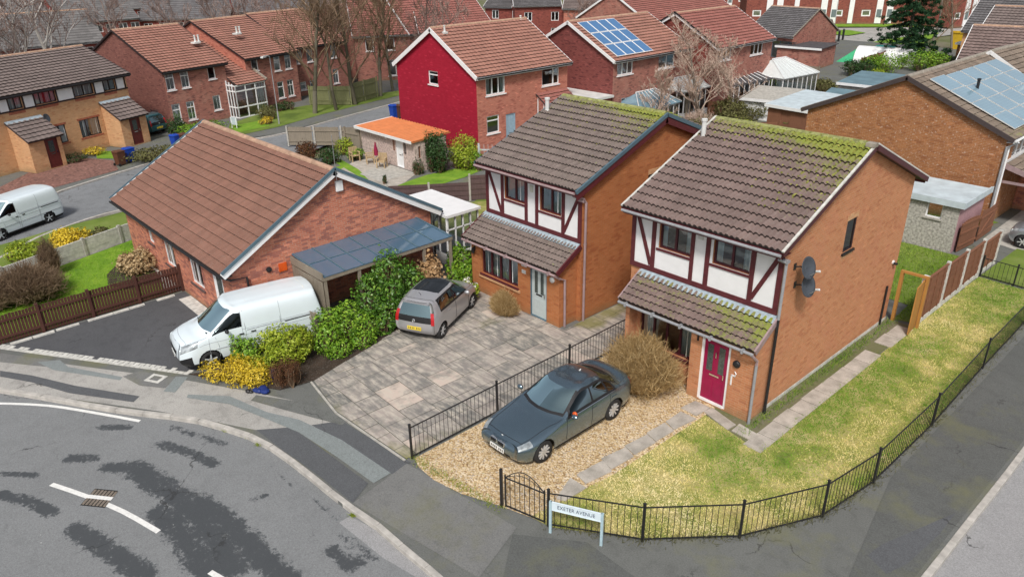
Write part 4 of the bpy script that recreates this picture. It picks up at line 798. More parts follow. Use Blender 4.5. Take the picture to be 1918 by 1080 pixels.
def car_shell(st, wheels, wr, regions, cap_regions, root, paint, nc=12, seams=None):
    """st: stations x rings x 3 (half, y>0). regions: {part:(mat,[(i0,i1,j0,j1)],split)}"""
    P = np.array(st, dtype=float); Q = cr(P, NI); Q = np.stack([cr(Q[i], NJ) for i in range(len(Q))]); ni, nj = Q.shape[:2]
    Q[:, -1, 1] = 0
    # wheel arches: push grid vertices on to the arch circle
    ar = wr*1.16; keep = {}
    for i in range(ni):
        for j in range(nj):
            if j > 2.6*NJ: continue
            x, y, z = Q[i, j]
            for wx in wheels:
                d = math.hypot(x-wx, z-wr)
                if abs(d-ar) < .045 and d > 1e-6: s = ar/d; Q[i, j, 0] = wx+(x-wx)*s; Q[i, j, 2] = max(Q[i, j, 2], wr+(z-wr)*s)
    parts = {}
    def region(i, j, sets):
        for nm, (mt, rs) in sets.items():
            for r in rs:
                if r[0] <= i < r[1] and r[2] <= j < r[3]: return nm
        return 'body'
    def put(nm, sgn, q):
        parts.setdefault((nm, sgn if nm in ('side_window', 'headlight', 'tail_light', 'door', 'window_surround', 'screen_surround', 'rear_surround') else 0), []).append(q)
    for sgn in (1, -1):
        for i in range(ni-1):
            for j in range(nj-1):
                q = [Q[i, j], Q[i+1, j], Q[i+1, j+1], Q[i, j+1]]; c = sum(q)/4
                if j < 2.6*NJ and any(math.hypot(c[0]-wx, c[2]-wr) < ar for wx in wheels): continue
                nm = region((i+.5)/NI, (j+.5)/NJ, regions)
                q = [(a[0], a[1]*sgn, a[2]) for a in q]
                put(nm, sgn, q if sgn > 0 else q[::-1])
    for end, idx, bul in (('front', 0, -1), ('rear', -1, 1)):
        E_ = Q[idx]; sets = cap_regions.get(end, {})
        xm = float(np.max(np.abs(E_[:, 1])))+1e-6
        for j in range(nj-1):
            for k in range(nc):
                t0, t1 = -1+2*k/nc, -1+2*(k+1)/nc
                def pt(jj, t):
                    e = E_[jj]; y = e[1]*t; return (e[0]+bul*.05*(1-t*t)*min(1, e[1]/xm), y, e[2])
                q = [pt(j, t0), pt(j, t1), pt(j+1, t1), pt(j+1, t0)]; jm = (j+.5)/NJ; tm = abs((t0+t1)/2); nm = 'body'
                for n2, (mt, rs) in sets.items():
                    for r in rs:
                        if r[0] <= jm < r[1] and r[2] <= tm < r[3]: nm = n2
                put(nm, 1 if t0 >= 0 else -1, q[::-1] if bul < 0 else q)
    mats = {'body': paint}
    for d in (regions, *cap_regions.values()):
        for nm, (mt, rs) in d.items(): mats[nm] = mt
    for (nm, sg), qs in parts.items():
        vs = {}; vl = []; fs = []
        for q in qs:
            f = []
            for p in q:
                k = (round(p[0], 4), round(p[1], 4), round(p[2], 4))
                if k not in vs: vs[k] = len(vl); vl.append(p)
                if not f or f[-1] != vs[k]: f.append(vs[k])
            if len(f) > 1 and f[0] == f[-1]: f.pop()
            if len(set(f)) > 2: fs.append(tuple(f))
        mb = MB(); mb.v = vl; mb.f = fs; mb.build(nm, M[mats[nm]], root, smooth=True)
    if seams:
        for sgn in (1, -1):
            for kind, c, a, b in seams:
                if kind == 'i': pts = [Q[int(round(c*NI)), j] for j in range(int(a*NJ), int(b*NJ)+1)]
                else: pts = [Q[i, int(round(c*NJ))] for i in range(int(a*NI), int(b*NI)+1)]
                mb = MB(); mb.tube([(p[0], p[1]*sgn*1.001, p[2]+.001) for p in pts], .007, 4, False); mb.build('panel_gap', M['seam'] if paint == 'paint_white' else M['under'], root)
    L = float(Q[:, :, 0].max()); hw = float(Q[:, :, 1].max())
    mb = MB(); mb.box(.25, L-.25, -hw+.26, hw-.26, .17, .62); mb.build('underbody', M['under'], root)
    return Q
def wheel_part(root, x, y, r, w, spokes=9, mat='alloy', sgn=1):
    mb = MB(); prof = [(r*.66, -w/2), (r*.93, -w/2), (r, -w*.3), (r, w*.3), (r*.93, w/2), (r*.66, w/2), (r*.64, w*.3), (r*.64, -w*.3)]
    mb.lathe((x, y, r), (0, 1, 0), prof+[prof[0]], 22); wh = mb.build('wheel', M['rubber'], root, smooth=True)
    mb = MB(); ax = V((0, sgn, 0)); c = V((x, y, r)); mb.lathe(c, ax, [(r*.74, w*.46), (r*.70, w*.42), (r*.66, w*.2), (0, w*.18)], 22); mb.build('rim_well', M['under'], wh)
    mb = MB(); mb.lathe(c, ax, [(r*.78, w*.43), (r*.77, w*.5), (r*.67, w*.48), (r*.66, w*.3)], 22); mb.lathe(c, ax, [(r*.17, w*.2), (r*.17, w*.46), (0, w*.48)], 10)
    for k in range(spokes):
        a = 2*math.pi*k/spokes+.2; d = V((math.cos(a), 0, math.sin(a))); s = d.cross(ax); mb.obox(c, d, s, ax, (r*.1, r*.70), (-r*.06, r*.06), (w*.30, w*.47))
    mb.build('rim', M[mat], wh); return wh
def wheels4(root, xs, tr, r, w, **k):
    for x in xs:
        for s in (1, -1): wheel_part(root, x, s*(tr-w/2), r, w, sgn=s, **k)
def plate(root, x, y, z, w, h, mat, tilt, sgn, seed):
    mb = MB(); u = V((0, sgn, 0)); up = V((tilt, 0, 1)).normalized(); n = u.cross(up)
    o = V((x, y, z)); mb.obox(o, u, up, n, (-w/2, w/2), (-h/2, h/2), (-.012, .0)); p = mb.build('number_plate', M[mat], root)
    mb = MB(); rr = random.Random(seed)
    for k in range(7): a = -w*.43+k*w*.125+(.03 if k > 3 else 0); mb.obox(o, u, up, n, (a, a+.038), (-.032, .032), (.0005, .002))
    mb.build('plate_marks', M['platemark'], p)
    return p
M['platemark'] = plain('plate_mark', (.09, .085, .07), .6)
def mirror(root, x, y, z, mat, s, lens=None):
    mb = MB(); mb.blob((x, y+s*.12, z+.02), .07, .11, .075, 10, 6); m_ = mb.build('wing_mirror', M[mat], root, smooth=True)
# ------------------------------------------------------------------ saloon (front at x=0)
SAL = [
 [(.16, .60, .20), (.05, .66, .33), (.02, .68, .50), (.06, .66, .62), (.12, .50, .67), (.08, .25, .685), (.07, 0, .69)],
 [(.42, .82, .19), (.40, .87, .36), (.40, .885, .56), (.44, .83, .70), (.46, .62, .765), (.42, .3, .80), (.40, 0, .805)],
 [(1.0, .85, .19), (1.0, .90, .40), (1.0, .91, .62), (1.05, .87, .80), (1.05, .66, .865), (1.0, .3, .895), (1.0, 0, .905)],
 [(1.5, .85, .19), (1.5, .90, .42), (1.5, .91, .66), (1.55, .86, .88), (1.62, .745, .945), (1.46, .36, .965), (1.40, 0, .975)],
 [(2.05, .85, .19), (2.05, .90, .42), (2.05, .91, .68), (2.1, .865, .92), (2.34, .60, 1.34), (2.20, .3, 1.385), (2.16, 0, 1.395)],
 [(2.7, .85, .19), (2.7, .90, .42), (2.7, .91, .68), (2.72, .865, .935), (2.74, .615, 1.375), (2.72, .3, 1.415), (2.7, 0, 1.425)],
 [(3.3, .85, .19), (3.3, .90, .42), (3.3, .91, .68), (3.3, .86, .945), (3.22, .59, 1.335), (3.30, .3, 1.38), (3.32, 0, 1.39)],
 [(3.85, .85, .19), (3.85, .90, .44), (3.85, .90, .70), (3.85, .84, .955), (3.84, .68, 1.01), (3.98, .35, 1.03), (4.02, 0, 1.035)],
 [(4.28, .78, .24), (4.30, .84, .45), (4.30, .84, .70), (4.30, .79, .94), (4.30, .62, 1.02), (4.34, .3, 1.04), (4.35, 0, 1.045)],
 [(4.40, .60, .28), (4.50, .66, .42), (4.52, .68, .62), (4.48, .66, .84), (4.43, .54, 1.0), (4.44, .27, 1.01), (4.45, 0, 1.01)]]
def saloon(loc, rz, label, paint):
    t = thing('parked_car', label, 'car', loc, rz)
    car_shell(SAL, (.80, 3.56), .325, dict(
        windscreen=('carglass', [(3.15, 3.95, 4.1, 6.01)]), rear_window=('carglass_dk', [(6.12, 6.95, 4.1, 6.01)]),
        side_window=('carglass_dk', [(3.35, 4.85, 3.12, 3.88), (5.0, 6.0, 3.12, 3.88), (6.12, 6.55, 3.2, 3.8)]), window_surround=('black', [(3.25, 6.62, 2.98, 3.99)]), cowl=('black', [(2.95, 3.15, 4.0, 6.01)]), screen_surround=('black', [(3.15, 3.97, 3.99, 4.1)]), rear_surround=('black', [(6.05, 6.97, 3.99, 4.1)]),
        headlight=('clearlens', [(.12, .98, 2.65, 3.7)]), tail_light=('redlens', [(8.1, 8.99, 2.45, 3.5)]), sill=('under', [(1.3, 8, 0, .34)])),
        dict(front=dict(intake=('under', [(.35, 1.3, 0, .7)]), bumper_trim=('under', [(0, .2, 0, 1)])), rear=dict(tail_light=('redlens', [(2.3, 3.3, .66, 1)]), valance=('under', [(0, .5, 0, .9)]))), t, paint, seams=[('i', 3.25, .5, 3), ('i', 4.9, .5, 3), ('i', 6.1, 1.6, 3), ('j', 3.85, .6, 2.9), ('i', .55, 3.8, 6), ('i', 7.05, 3, 6)])
    wheels4(t, (.80, 3.56), .89, .325, .22, spokes=10)
    mb = MB()
    for s in (1, -1):
        c = V((.0, s*.14, .615)); mb.obox(c, (0, 1, 0), V((.25, 0, 1)).normalized(), V((-1, 0, .25)).normalized(), (-.125, .125), (-.062, .062), (-.03, .035))
    gr_ = mb.build('grille', M['chrome'], t, bevel=.02)
    mb = MB()
    for s in (1, -1):
        c = V((-.01, s*.14, .615)); mb.obox(c, (0, 1, 0), V((.25, 0, 1)).normalized(), V((-1, 0, .25)).normalized(), (-.10, .10), (-.042, .042), (.024, .032))
    mb.build('grille_insert', M['under'], gr_)
    mb = MB(); mb.lathe((.14, 0, .70), (-.6, 0, 1), [(.045, .0), (.045, .012), (0, .014)], 14); mb.build('badge', M['white_plate'], t)
    plate(t, -.045, 0, .44, .52, .115, 'white_plate', .1, -1, 3)
    mirror(t, 1.78, .92, .98, paint, 1); mirror(t, 1.78, -.92, .98, paint, -1)
    mb = MB(); mb.tube([(3.05, 0, 1.40), (3.12, 0, 1.46)], [.03, .012], 6); mb.build('aerial', M['offwhite'], t)
    for s in (1, -1):
        for x in (2.62, 3.45): mb = MB(); mb.box(x, x+.2, s*.905-.012, s*.905+.012, .79, .82); mb.build('door_handle', M[paint], t)
        mb = MB(); mb.tube([(1.62, s*.885, .905), (2.7, s*.893, .945), (3.7, s*.873, .965)], .012, 5); mb.build('trim_strip', M['chrome'], t)
    # interior
    mb = MB(); mb.box(1.7, 3.9, -.72, .72, .5, .62); mb.box(1.5, 1.8, -.7, .7, .78, .90)
    for x in (2.1, 2.85):
        for y in (-.38, .38): mb.box(x, x+.5, y-.25, y+.25, .6, .72); mb.obox((x+.45, y, .7), V((.3, 0, 1)).normalized(), (0, 1, 0), (1, 0, -.3), (0, .5 if x < 2.5 else .34), (-.24, .24), (0, .12))
    mb.build('seats', M['felt_dark'], t)
    mb = MB(); mb.lathe((1.92, .38, .86), (-.8, 0, .5), [(.17, 0), (.185, .012), (.17, .024), (.155, .012), (.17, 0)], 18); mb.build('steering_wheel', M['black'], t)
    return t
bmw = saloon((-12.06, 10.42, .01), R(90), 'dark blue grey saloon car parked on the gravel beside the magenta door', 'paint_blue')
mb = MB(); mb.blob((1.86, -.96, 1.02), .055, .08, .075, 10, 6); mb.build('mirror_cover', M['orange_lens'], bmw, smooth=True)
# ------------------------------------------------------------------ small hatchback
HAT = [
 [(.14, .58, .20), (.04, .62, .34), (.02, .64, .50), (.06, .62, .66), (.14, .48, .75), (.09, .25, .77), (.08, 0, .775)],
 [(.35, .74, .19), (.34, .79, .36), (.34, .80, .58), (.38, .76, .78), (.42, .62, .86), (.38, .3, .89), (.36, 0, .9)],
 [(.85, .77, .19), (.85, .81, .40), (.85, .82, .64), (.88, .79, .88), (.96, .68, .96), (.80, .34, 1.0), (.75, 0, 1.01)],
 [(1.35, .77, .19), (1.35, .81, .40), (1.35, .82, .66), (1.38, .79, .93), (1.60, .57, 1.38), (1.48, .3, 1.44), (1.45, 0, 1.455)],
 [(2.0, .77, .19), (2.0, .81, .40), (2.0, .82, .66), (2.0, .79, .95), (2.0, .60, 1.425), (2.0, .3, 1.475), (2.0, 0, 1.49)],
 [(2.65, .77, .19), (2.65, .81, .40), (2.65, .82, .66), (2.65, .79, .98), (2.65, .59, 1.415), (2.65, .3, 1.465), (2.65, 0, 1.48)],
 [(3.15, .77, .19), (3.18, .81, .42), (3.2, .815, .68), (3.2, .785, 1.0), (3.14, .565, 1.375), (3.20, .3, 1.43), (3.22, 0, 1.44)],
 [(3.40, .64, .24), (3.50, .71, .40), (3.52, .735, .62), (3.47, .72, .92), (3.28, .56, 1.34), (3.33, .3, 1.385), (3.35, 0, 1.39)]]
M['gloss_black'] = plain('dark_glass_roof', (.012, .014, .016), .12, spec=.35)
def hatch(loc, rz, label, paint, rear_glass=True):
    t = thing('parked_car', label, 'car', loc, rz)
    car_shell(HAT, (.60, 3.02), .29, dict(windscreen=('carglass', [(2.15, 2.95, 4.05, 6.01)]), roof_panel=('gloss_black', [(3.1, 5.0, 4.3, 6.01)]),
        side_window=('carglass_dk', [(2.35, 3.95, 3.12, 3.88), (4.1, 5.75, 3.12, 3.88)]), window_surround=('black', [(2.3, 5.8, 2.98, 3.97)]), cowl=('black', [(1.95, 2.15, 4.0, 6.01)]), headlight=('clearlens', [(.12, .95, 2.6, 3.6)]), sill=('under', [(1.3, 6.5, 0, .3)])),
        dict(front=dict(intake=('under', [(.4, 1.3, 0, .7)])), rear=dict(rear_window=('carglass', [(3.0, 3.85, 0, .88)]), hatch_panel=('black', [(2.3, 3.0, 0, .80)]), tail_light=('redlens', [(2.1, 3.3, .80, 1.0)]), bumper_trim=('under', [(0, .35, 0, 1)]))), t, paint, seams=[('i', 2.3, .5, 3), ('i', 4.05, .5, 3), ('j', 3.85, .5, 1.9), ('i', 6.0, 4, 6)])
    wheels4(t, (.60, 3.02), .80, .29, .17, spokes=6)
    plate(t, 3.585, 0, .50, .52, .115, 'yellow_plate', -.12, 1, 5)
    mb = MB(); mb.lathe((3.585, 0, .79), (1, 0, .2), [(.06, 0), (.06, .015), (.045, .02), (.045, .012), (0, .012)], 16); mb.build('badge', M['chrome'], t)
    mb = MB(); mb.tube([(2.95, 0, 1.45), (3.1, 0, 1.62)], .008, 5); mb.build('aerial', M['black'], t)
    mb = MB(); mb.box(3.30, 3.42, -.5, .5, 1.335, 1.355); mb.build('roof_spoiler', M[paint], t)
    mirror(t, 1.35, .83, .98, paint, 1); mirror(t, 1.35, -.83, .98, paint, -1)
    for s in (1, -1): mb = MB(); mb.box(2.42, 2.60, s*.815-.012, s*.815+.012, .84, .87); mb.build('door_handle', M[paint], t)
    mb = MB(); mb.box(1.2, 3.2, -.62, .62, .45, .55)
    for x in (1.6, 2.5):
        for y in (-.34, .34): mb.obox((x+.4, y, .55), V((.28, 0, 1)).normalized(), (0, 1, 0), (1, 0, -.28), (0, .68), (-.22, .22), (0, .1))
    mb.build('seats', M['felt_dark'], t)
    return t
def place_fwd(fr, rr, half):
    """front and rear right-wheel ground points -> heading angle for models with front at x=0 (x axis points to the rear)"""
    pass
f = V((-.432, .902)); lft = V((-.902, -.432)); mid = V((-18.88, 14.62))+lft*.78; nose = mid+f*1.81
hatch((nose.x, nose.y, .015), math.atan2(-f.y, -f.x), 'small grey hatchback with a dark glass roof parked by the laurel hedge', 'paint_grey')
# ------------------------------------------------------------------ vans
VAN = [
 [(.18, .70, .24), (.06, .80, .42), (.03, .82, .62), (.08, .80, .86), (.16, .60, 1.0), (.10, .3, 1.03), (.08, 0, 1.035)],
 [(.46, .93, .22), (.42, .97, .46), (.42, .98, .72), (.50, .93, 1.0), (.56, .76, 1.10), (.50, .36, 1.14), (.48, 0, 1.15)],
 [(.95, .95, .22), (.95, .985, .48), (.95, .99, .78), (.98, .95, 1.12), (1.08, .84, 1.20), (.90, .42, 1.235), (.85, 0, 1.245)],
 [(1.5, .95, .22), (1.5, .985, .48), (1.5, .99, .80), (1.5, .96, 1.16), (1.90, .77, 1.80), (1.76, .4, 1.875), (1.72, 0, 1.895)],
 [(2.15, .95, .22), (2.15, .985, .48), (2.15, .99, .80), (2.15, .965, 1.17), (2.18, .83, 1.84), (2.16, .4, 1.94), (2.15, 0, 1.955)],
 [(3.2, .95, .22), (3.2, .985, .48), (3.2, .99, .80), (3.2, .97, 1.17), (3.2, .85, 1.85), (3.2, .4, 1.955), (3.2, 0, 1.97)],
 [(4.3, .95, .22), (4.3, .985, .48), (4.3, .99, .80), (4.3, .97, 1.17), (4.3, .85, 1.85), (4.3, .4, 1.95), (4.3, 0, 1.965)],
 [(4.82, .93, .24), (4.86, .965, .48), (4.87, .97, .80), (4.86, .95, 1.17), (4.74, .83, 1.82), (4.80, .4, 1.92), (4.82, 0, 1.935)],
 [(4.90, .82, .28), (4.96, .87, .46), (4.97, .88, .80), (4.95, .87, 1.17), (4.84, .76, 1.79), (4.88, .38, 1.88), (4.89, 0, 1.89)]]
def van(loc, rz, label, sc=1.0, old=False):
    t = thing('parked_van', label, 'van', loc, rz); t.scale = (sc, sc, sc)
    car_shell(VAN, (.98, 3.95), .335, dict(windscreen=('carglass', [(2.12, 2.96, 4.1, 6.01)]), side_window=('carglass_dk', [(2.3, 4.0, 3.12, 3.80)]),
        headlight=('clearlens', [(.1, 1.4, 2.5, 3.7)]), bumper=('black', [(0, 1.0, 0, 1.7)]), sill=('under', [(1.0, 7.5, 0, .42)])),
        dict(front=dict(grille=('under', [(1.95, 2.7, 0, .66)]), bumper=('black', [(0, 1.7, 0, 1.01)])), rear=dict(rear_window=('carglass_dk', [(3.2, 3.8, .1, .85)]), tail_light=('redlens', [(2.0, 3.2, .86, 1)]))), t, 'paint_white', seams=[('i', 2.15, .5, 3), ('i', 4.0, .5, 4), ('i', 5.3, .5, 4), ('j', 2.45, 1.5, 7.5), ('j', 3.85, .4, 1.95), ('j', 3.05, 4, 7.5), ('i', .5, 3.8, 6)])
    wheels4(t, (.98, 3.95), .97, .335, .22, spokes=5, mat='galv')
    plate(t, -.03, 0, .52, .52, .115, 'white_plate', .05, -1, 7)
    mirror(t, 1.62, 1.0, 1.28, 'black', 1); mirror(t, 1.62, -1.0, 1.28, 'black', -1)
    mb = MB()
    for s in (1, -1):
        mb.box(2.235, 2.247, s*.988-.006, s*.988+.006, .4, 1.75) if False else None
        mb.tube([(2.25, s*.982, .35), (2.25, s*.996, .8), (2.25, s*.975, 1.2), (2.25, s*.85, 1.82)], .008, 4); mb.tube([(3.45, s*.982, .35), (3.45, s*.996, .8), (3.45, s*.976, 1.2), (3.45, s*.86, 1.82)], .008, 4)
        mb.tube([(1.3, s*.985, .42), (1.32, s*.992, .8), (1.25, s*.965, 1.12)], .008, 4)
        mb.tube([(2.3, s*.983, 1.12), (4.8, s*.975, 1.12)], .012, 4)
        mb.tube([(1.2, s*.995, .70), (4.8, s*.99, .70)], .016, 4)
    mb.build('door_seam', M['seam'], t)
    for s in (1, -1):
        for x in (2.02, 2.42): mb = MB(); mb.box(x, x+.16, s*.985-.02, s*.985+.012, 1.0, 1.04); mb.build('door_handle', M['black'], t)
        mb = MB(); mb.tube([(3.6, s*.985, 1.08), (4.7, s*.98, 1.08)], .018, 4); mb.build('slide_rail', M['black'], t)
    mb = MB()
    for y in (-.55, -.25, .25, .55): mb.tube([(2.5, y, 1.955-.09*abs(y)), (4.6, y, 1.955-.09*abs(y))], .02, 4)
    for x in (2.5, 3.5, 4.55): mb.tube([(x, -.72, 1.885), (x, -.4, 1.945), (x, .4, 1.945), (x, .72, 1.885)], .014, 4)
    mb.build('roof_rib', M['roofrib'], t)
    mb = MB(); mb.tube([(1.05, -.72, 1.215), (.93, 0, 1.25), (1.05, .72, 1.215)], .035, 5); mb.tube([(1.1, -.3, 1.25), (1.3, .3, 1.43)], .01, 4); mb.tube([(1.1, .3, 1.25), (1.28, .75, 1.36)], .01, 4); mb.build('wiper', M['black'], t)
    mb = MB(); mb.box(1.15, 1.6, -.8, .8, .98, 1.10); mb.box(2.0, 2.05, -.8, .8, .4, 1.8)
    for y in (-.5, 0, .5): mb.box(1.75, 1.9, y-.22, y+.22, .6, 1.5)
    mb.build('cab_interior', M['felt_dark'], t)
    return t
M['seam'] = plain('panel_seam', (.30, .33, .36), .6); M['roofrib'] = plain('dirty_white_roof', (.62, .62, .56), .5, var=.15)
ha = R(-10.5); hd = V((math.sin(ha)*1.0, -math.cos(ha)))
van((-22.95, 6.22, .01), math.atan2(-hd.y, -hd.x), 'white van parked on the dark driveway beside the brick bungalow, facing the road', .94)
fw = V((-40.5, 4.74)); rw = V((-41.66, 7.05)); d = (rw-fw).normalized(); pr = V((-d.y, d.x)); n0 = fw-d*.98*.87+pr*.97*.87
van((n0.x, n0.y, -.11), math.atan2(d.y, d.x), 'white van with a dirty cream roof at the kerb of the far road', .87)
# other cars, glimpsed
hatch((-7.95, 36.9, .01), R(0)+.05, 'silver car beside the panel fence with brick house behind, at the right edge', 'paint_silver')
p = G(292, 252); hatch((p.x-3.0, p.y-1.2, .01), R(25), 'teal car glimpsed between the buff terrace porch and the plum house', 'paint_teal')
p = G(1552, 57); hatch((p.x-3.2, p.y-.3, .01), R(12), 'small dark teal car far off by the green beyond the brown brick hall', 'paint_teal')
rng = np.random.default_rng(11)
def leafmesh(name, blobs, n, ls, mat, parent, seed=0, aspect=.5, hollow=.55, up=.35, gaps=.25):
    """blobs: (cx,cy,cz,rx,ry,rz) ellipsoids; leaves = folded quads spread through the outer volume"""
    r_ = np.random.default_rng(seed); B = np.array(blobs, float); w = B[:, 3]*B[:, 4]*B[:, 5]; w = w**.67; bi = r_.choice(len(B), n, p=w/w.sum())
    d = r_.normal(size=(n, 3)); d /= np.linalg.norm(d, axis=1)[:, None]
    # lumpy radius
    lump = 1+.16*np.sin(d[:, 0]*5.1+bi*1.7+seed)*np.cos(d[:, 1]*4.3-bi)+.12*np.sin(d[:, 2]*7+d[:, 0]*3.3+bi*2.2)
    rad = (hollow+(1-hollow)*r_.random(n)**.6)*lump
    rad *= np.where(r_.random(n) < .10, r_.uniform(1.04, 1.28, n), 1)
    P = B[bi, :3]+d*rad[:, None]*B[bi, 3:]
    k = P[:, 2] > .02; P = P[k]; d = d[k]; n = len(P)
    nr = d*np.array([1, 1, .8])+np.array([0, 0, up])+r_.normal(size=(n, 3))*.55; nr /= np.linalg.norm(nr, axis=1)[:, None]
    t = np.cross(nr, r_.normal(size=(n, 3))); t /= np.linalg.norm(t, axis=1)[:, None]+1e-9; b = np.cross(nr, t)
    s = ls*(.4+1.15*r_.random(n)**1.3)[:, None]
    fold = nr*s*.18
    v = np.stack([P-t*s*.5, P+b*s*aspect*.5+fold, P+t*s*.5, P-b*s*aspect*.5+fold], 1).reshape(-1, 3)
    f = np.arange(4*n).reshape(n, 4); tint = np.repeat(np.clip(r_.normal(.5, .22, n), 0, 1), 4)
    return np_mesh(name, v, f, mat, parent, dict(tint=tint))
def strands(name, starts, ends, mat, parent, r0=.008, r1=.003, bend=.1, seg=3, seed=0, sides=3, twigs=0, tl=.25):
    r_ = np.random.default_rng(seed); S = np.array(starts, float); E = np.array(ends, float)
    if twigs:
        n = len(S); idx = r_.integers(0, n, n*twigs); t = r_.uniform(.35, .98, n*twigs)[:, None]; base = S[idx]+(E[idx]-S[idx])*t; dirn = (E[idx]-S[idx]); L = np.linalg.norm(dirn, axis=1)[:, None]
        dd = dirn/L*.7+r_.normal(size=dirn.shape)*.55+np.array([0, 0, .25]); dd /= np.linalg.norm(dd, axis=1)[:, None]
        S = np.vstack([S, base]); E = np.vstack([E, base+dd*tl*(.5+r_.random((n*twigs, 1)))])
    n = len(S); mid = r_.normal(size=(n, 3))*bend*np.linalg.norm(E-S, axis=1)[:, None]; vs = []
    d = E-S; d /= np.linalg.norm(d, axis=1)[:, None]+1e-9; a = np.where(np.abs(d[:, 2:3]) < .9, np.array([[0, 0, 1.]]), np.array([[1., 0, 0]])); x = np.cross(d, a); x /= np.linalg.norm(x, axis=1)[:, None]; y = np.cross(d, x)
    for k in range(seg+1):
        t = k/seg; c = S+(E-S)*t+mid*(4*t*(1-t))*.5; r = r0+(r1-r0)*t
        for q in range(sides): an = 2*math.pi*q/sides; vs.append(c+(x*math.cos(an)+y*math.sin(an))*r)
    Vv = np.stack(vs, 1); m = (seg+1)*sides; base = (np.arange(n)*m)[:, None]; fl = []
    for k in range(seg):
        for q in range(sides): fl.append(np.stack([base[:, 0]+k*sides+q, base[:, 0]+k*sides+(q+1) % sides, base[:, 0]+(k+1)*sides+(q+1) % sides, base[:, 0]+(k+1)*sides+q], 1))
    f = np.concatenate(fl); tint = np.repeat(r_.random(n), m)
    return np_mesh(name, Vv.reshape(-1, 3), f, mat, parent, dict(tint=tint))
L_ = {}
L_['laurel'] = leafm('laurel_leaves', [(0, (.022, .06, .008)), (.35, (.055, .145, .018)), (.72, (.125, .275, .03)), (1, (.34, .50, .08))], .4, .5)
L_['bright'] = leafm('bright_green_leaves', [(0, (.035, .085, .010)), (.35, (.10, .24, .02)), (.7, (.24, .42, .035)), (1, (.46, .60, .08))], .45)
L_['lime'] = leafm('lime_leaves', [(0, (.07, .12, .012)), (.35, (.20, .30, .02)), (.7, (.40, .48, .04)), (1, (.60, .64, .09))], .5)
L_['gold'] = leafm('golden_leaves', [(0, (.15, .14, .015)), (.3, (.48, .36, .02)), (.65, (.78, .58, .04)), (1, (.86, .72, .16))], .6)
L_['brownleaf'] = leafm('brown_leaves', [(0, (.045, .02, .012)), (.4, (.10, .045, .025)), (.8, (.17, .08, .04)), (1, (.20, .16, .05))], .8, .15)
L_['dry'] = leafm('dry_flower_heads', [(0, (.18, .10, .045)), (.4, (.42, .26, .13)), (.75, (.60, .41, .23)), (1, (.68, .51, .32))], .85, .1)
L_['beige'] = leafm('beige_leaves', [(0, (.20, .13, .06)), (.4, (.42, .30, .16)), (.8, (.58, .44, .26)), (1, (.66, .54, .34))], .85, .1)
L_['dark'] = leafm('dark_green_leaves', [(0, (.010, .03, .008)), (.5, (.03, .075, .018)), (1, (.07, .14, .04))], .5)
L_['olive'] = leafm('olive_leaves', [(0, (.06, .06, .02)), (.5, (.14, .14, .05)), (1, (.24, .23, .10))], .7, .2)
L_['conifer'] = leafm('conifer_needles', [(0, (.006, .022, .010)), (.5, (.016, .055, .022)), (1, (.05, .11, .045))], .7, .2)
L_['twig_tan'] = leafm('tan_twigs', [(0, (.17, .105, .04)), (.5, (.42, .28, .12)), (1, (.66, .50, .27))], .9, .1, .0)
L_['twig_brown'] = leafm('brown_twigs', [(0, (.07, .045, .03)), (.5, (.20, .135, .085)), (1, (.34, .25, .17))], .9, .1, .0)
L_['twig_pink'] = leafm('pinkish_twigs', [(0, (.13, .085, .075)), (.5, (.27, .19, .165)), (1, (.40, .31, .27))], .9, .1, .0)
L_['bark'] = leafm('grey_bark', [(0, (.085, .07, .055)), (.5, (.16, .135, .11)), (1, (.25, .22, .18))], .9, .1, .0)
L_['bark_green'] = leafm('greenish_bark', [(0, (.05, .045, .03)), (.5, (.11, .10, .07)), (1, (.20, .185, .14))], .9, .1, .0)
L_['birch'] = leafm('birch_bark', [(0, (.35, .31, .28)), (.5, (.55, .52, .48)), (1, (.7, .68, .65))], .8, .1, .0)
def shrub(name, label, cat, loc, blobs, n, ls, mat, group=None, stems=True, seed=None, **k):
    seed = seed if seed is not None else int(abs(loc[0]*37+loc[1]*91)*10) % 9999
    t = thing(name, label, cat, (loc[0], loc[1], 0), 0, group); leafmesh('foliage', blobs, n, ls, L_[mat], t, seed, **k)
    if stems:
        r_ = np.random.default_rng(seed+1); S = []; E = []
        for b in blobs:
            m = 26; an = r_.uniform(0, 6.28, m); rr = np.sqrt(r_.random(m)); S += [(b[0]+.12*b[3]*math.cos(a), b[1]+.12*b[4]*math.sin(a), 0) for a in an]; E += [(b[0]+b[3]*.75*q*math.cos(a), b[1]+b[4]*.75*q*math.sin(a), b[2]+b[5]*.6*(1-q*.6)) for a, q in zip(an, rr)]
        strands('stems', S, E, L_['twig_brown'], t, .018, .006, .12, 3, seed)
    return t
def twigbush(name, label, cat, loc, rx, ry, h, n, mat, seed=1, twigs=4, tl=.22, r0=.007, group=None, spread=1.0):
    t = thing(name, label, cat, (loc[0], loc[1], 0), 0, group); r_ = np.random.default_rng(seed); a = r_.uniform(0, 2*math.pi, n); q = np.sqrt(r_.random(n))
    S = np.stack([np.cos(a)*q*rx*.35, np.sin(a)*q*ry*.35, np.zeros(n)], 1); q2 = np.clip(q*spread+r_.normal(0, .08, n), 0, 1.15)
    E = np.stack([np.cos(a)*q2*rx, np.sin(a)*q2*ry, h*(1-.55*q2**2)*r_.uniform(.7, 1.0, n)], 1)
    strands('twigs', S, E, L_[mat], t, r0, r0*.5, .12, 4, seed, 3, twigs, tl); return t
def B1(rx, ry, h, cz=None): return [(0, 0, h*.5 if cz is None else cz, rx, ry, h*.5)]
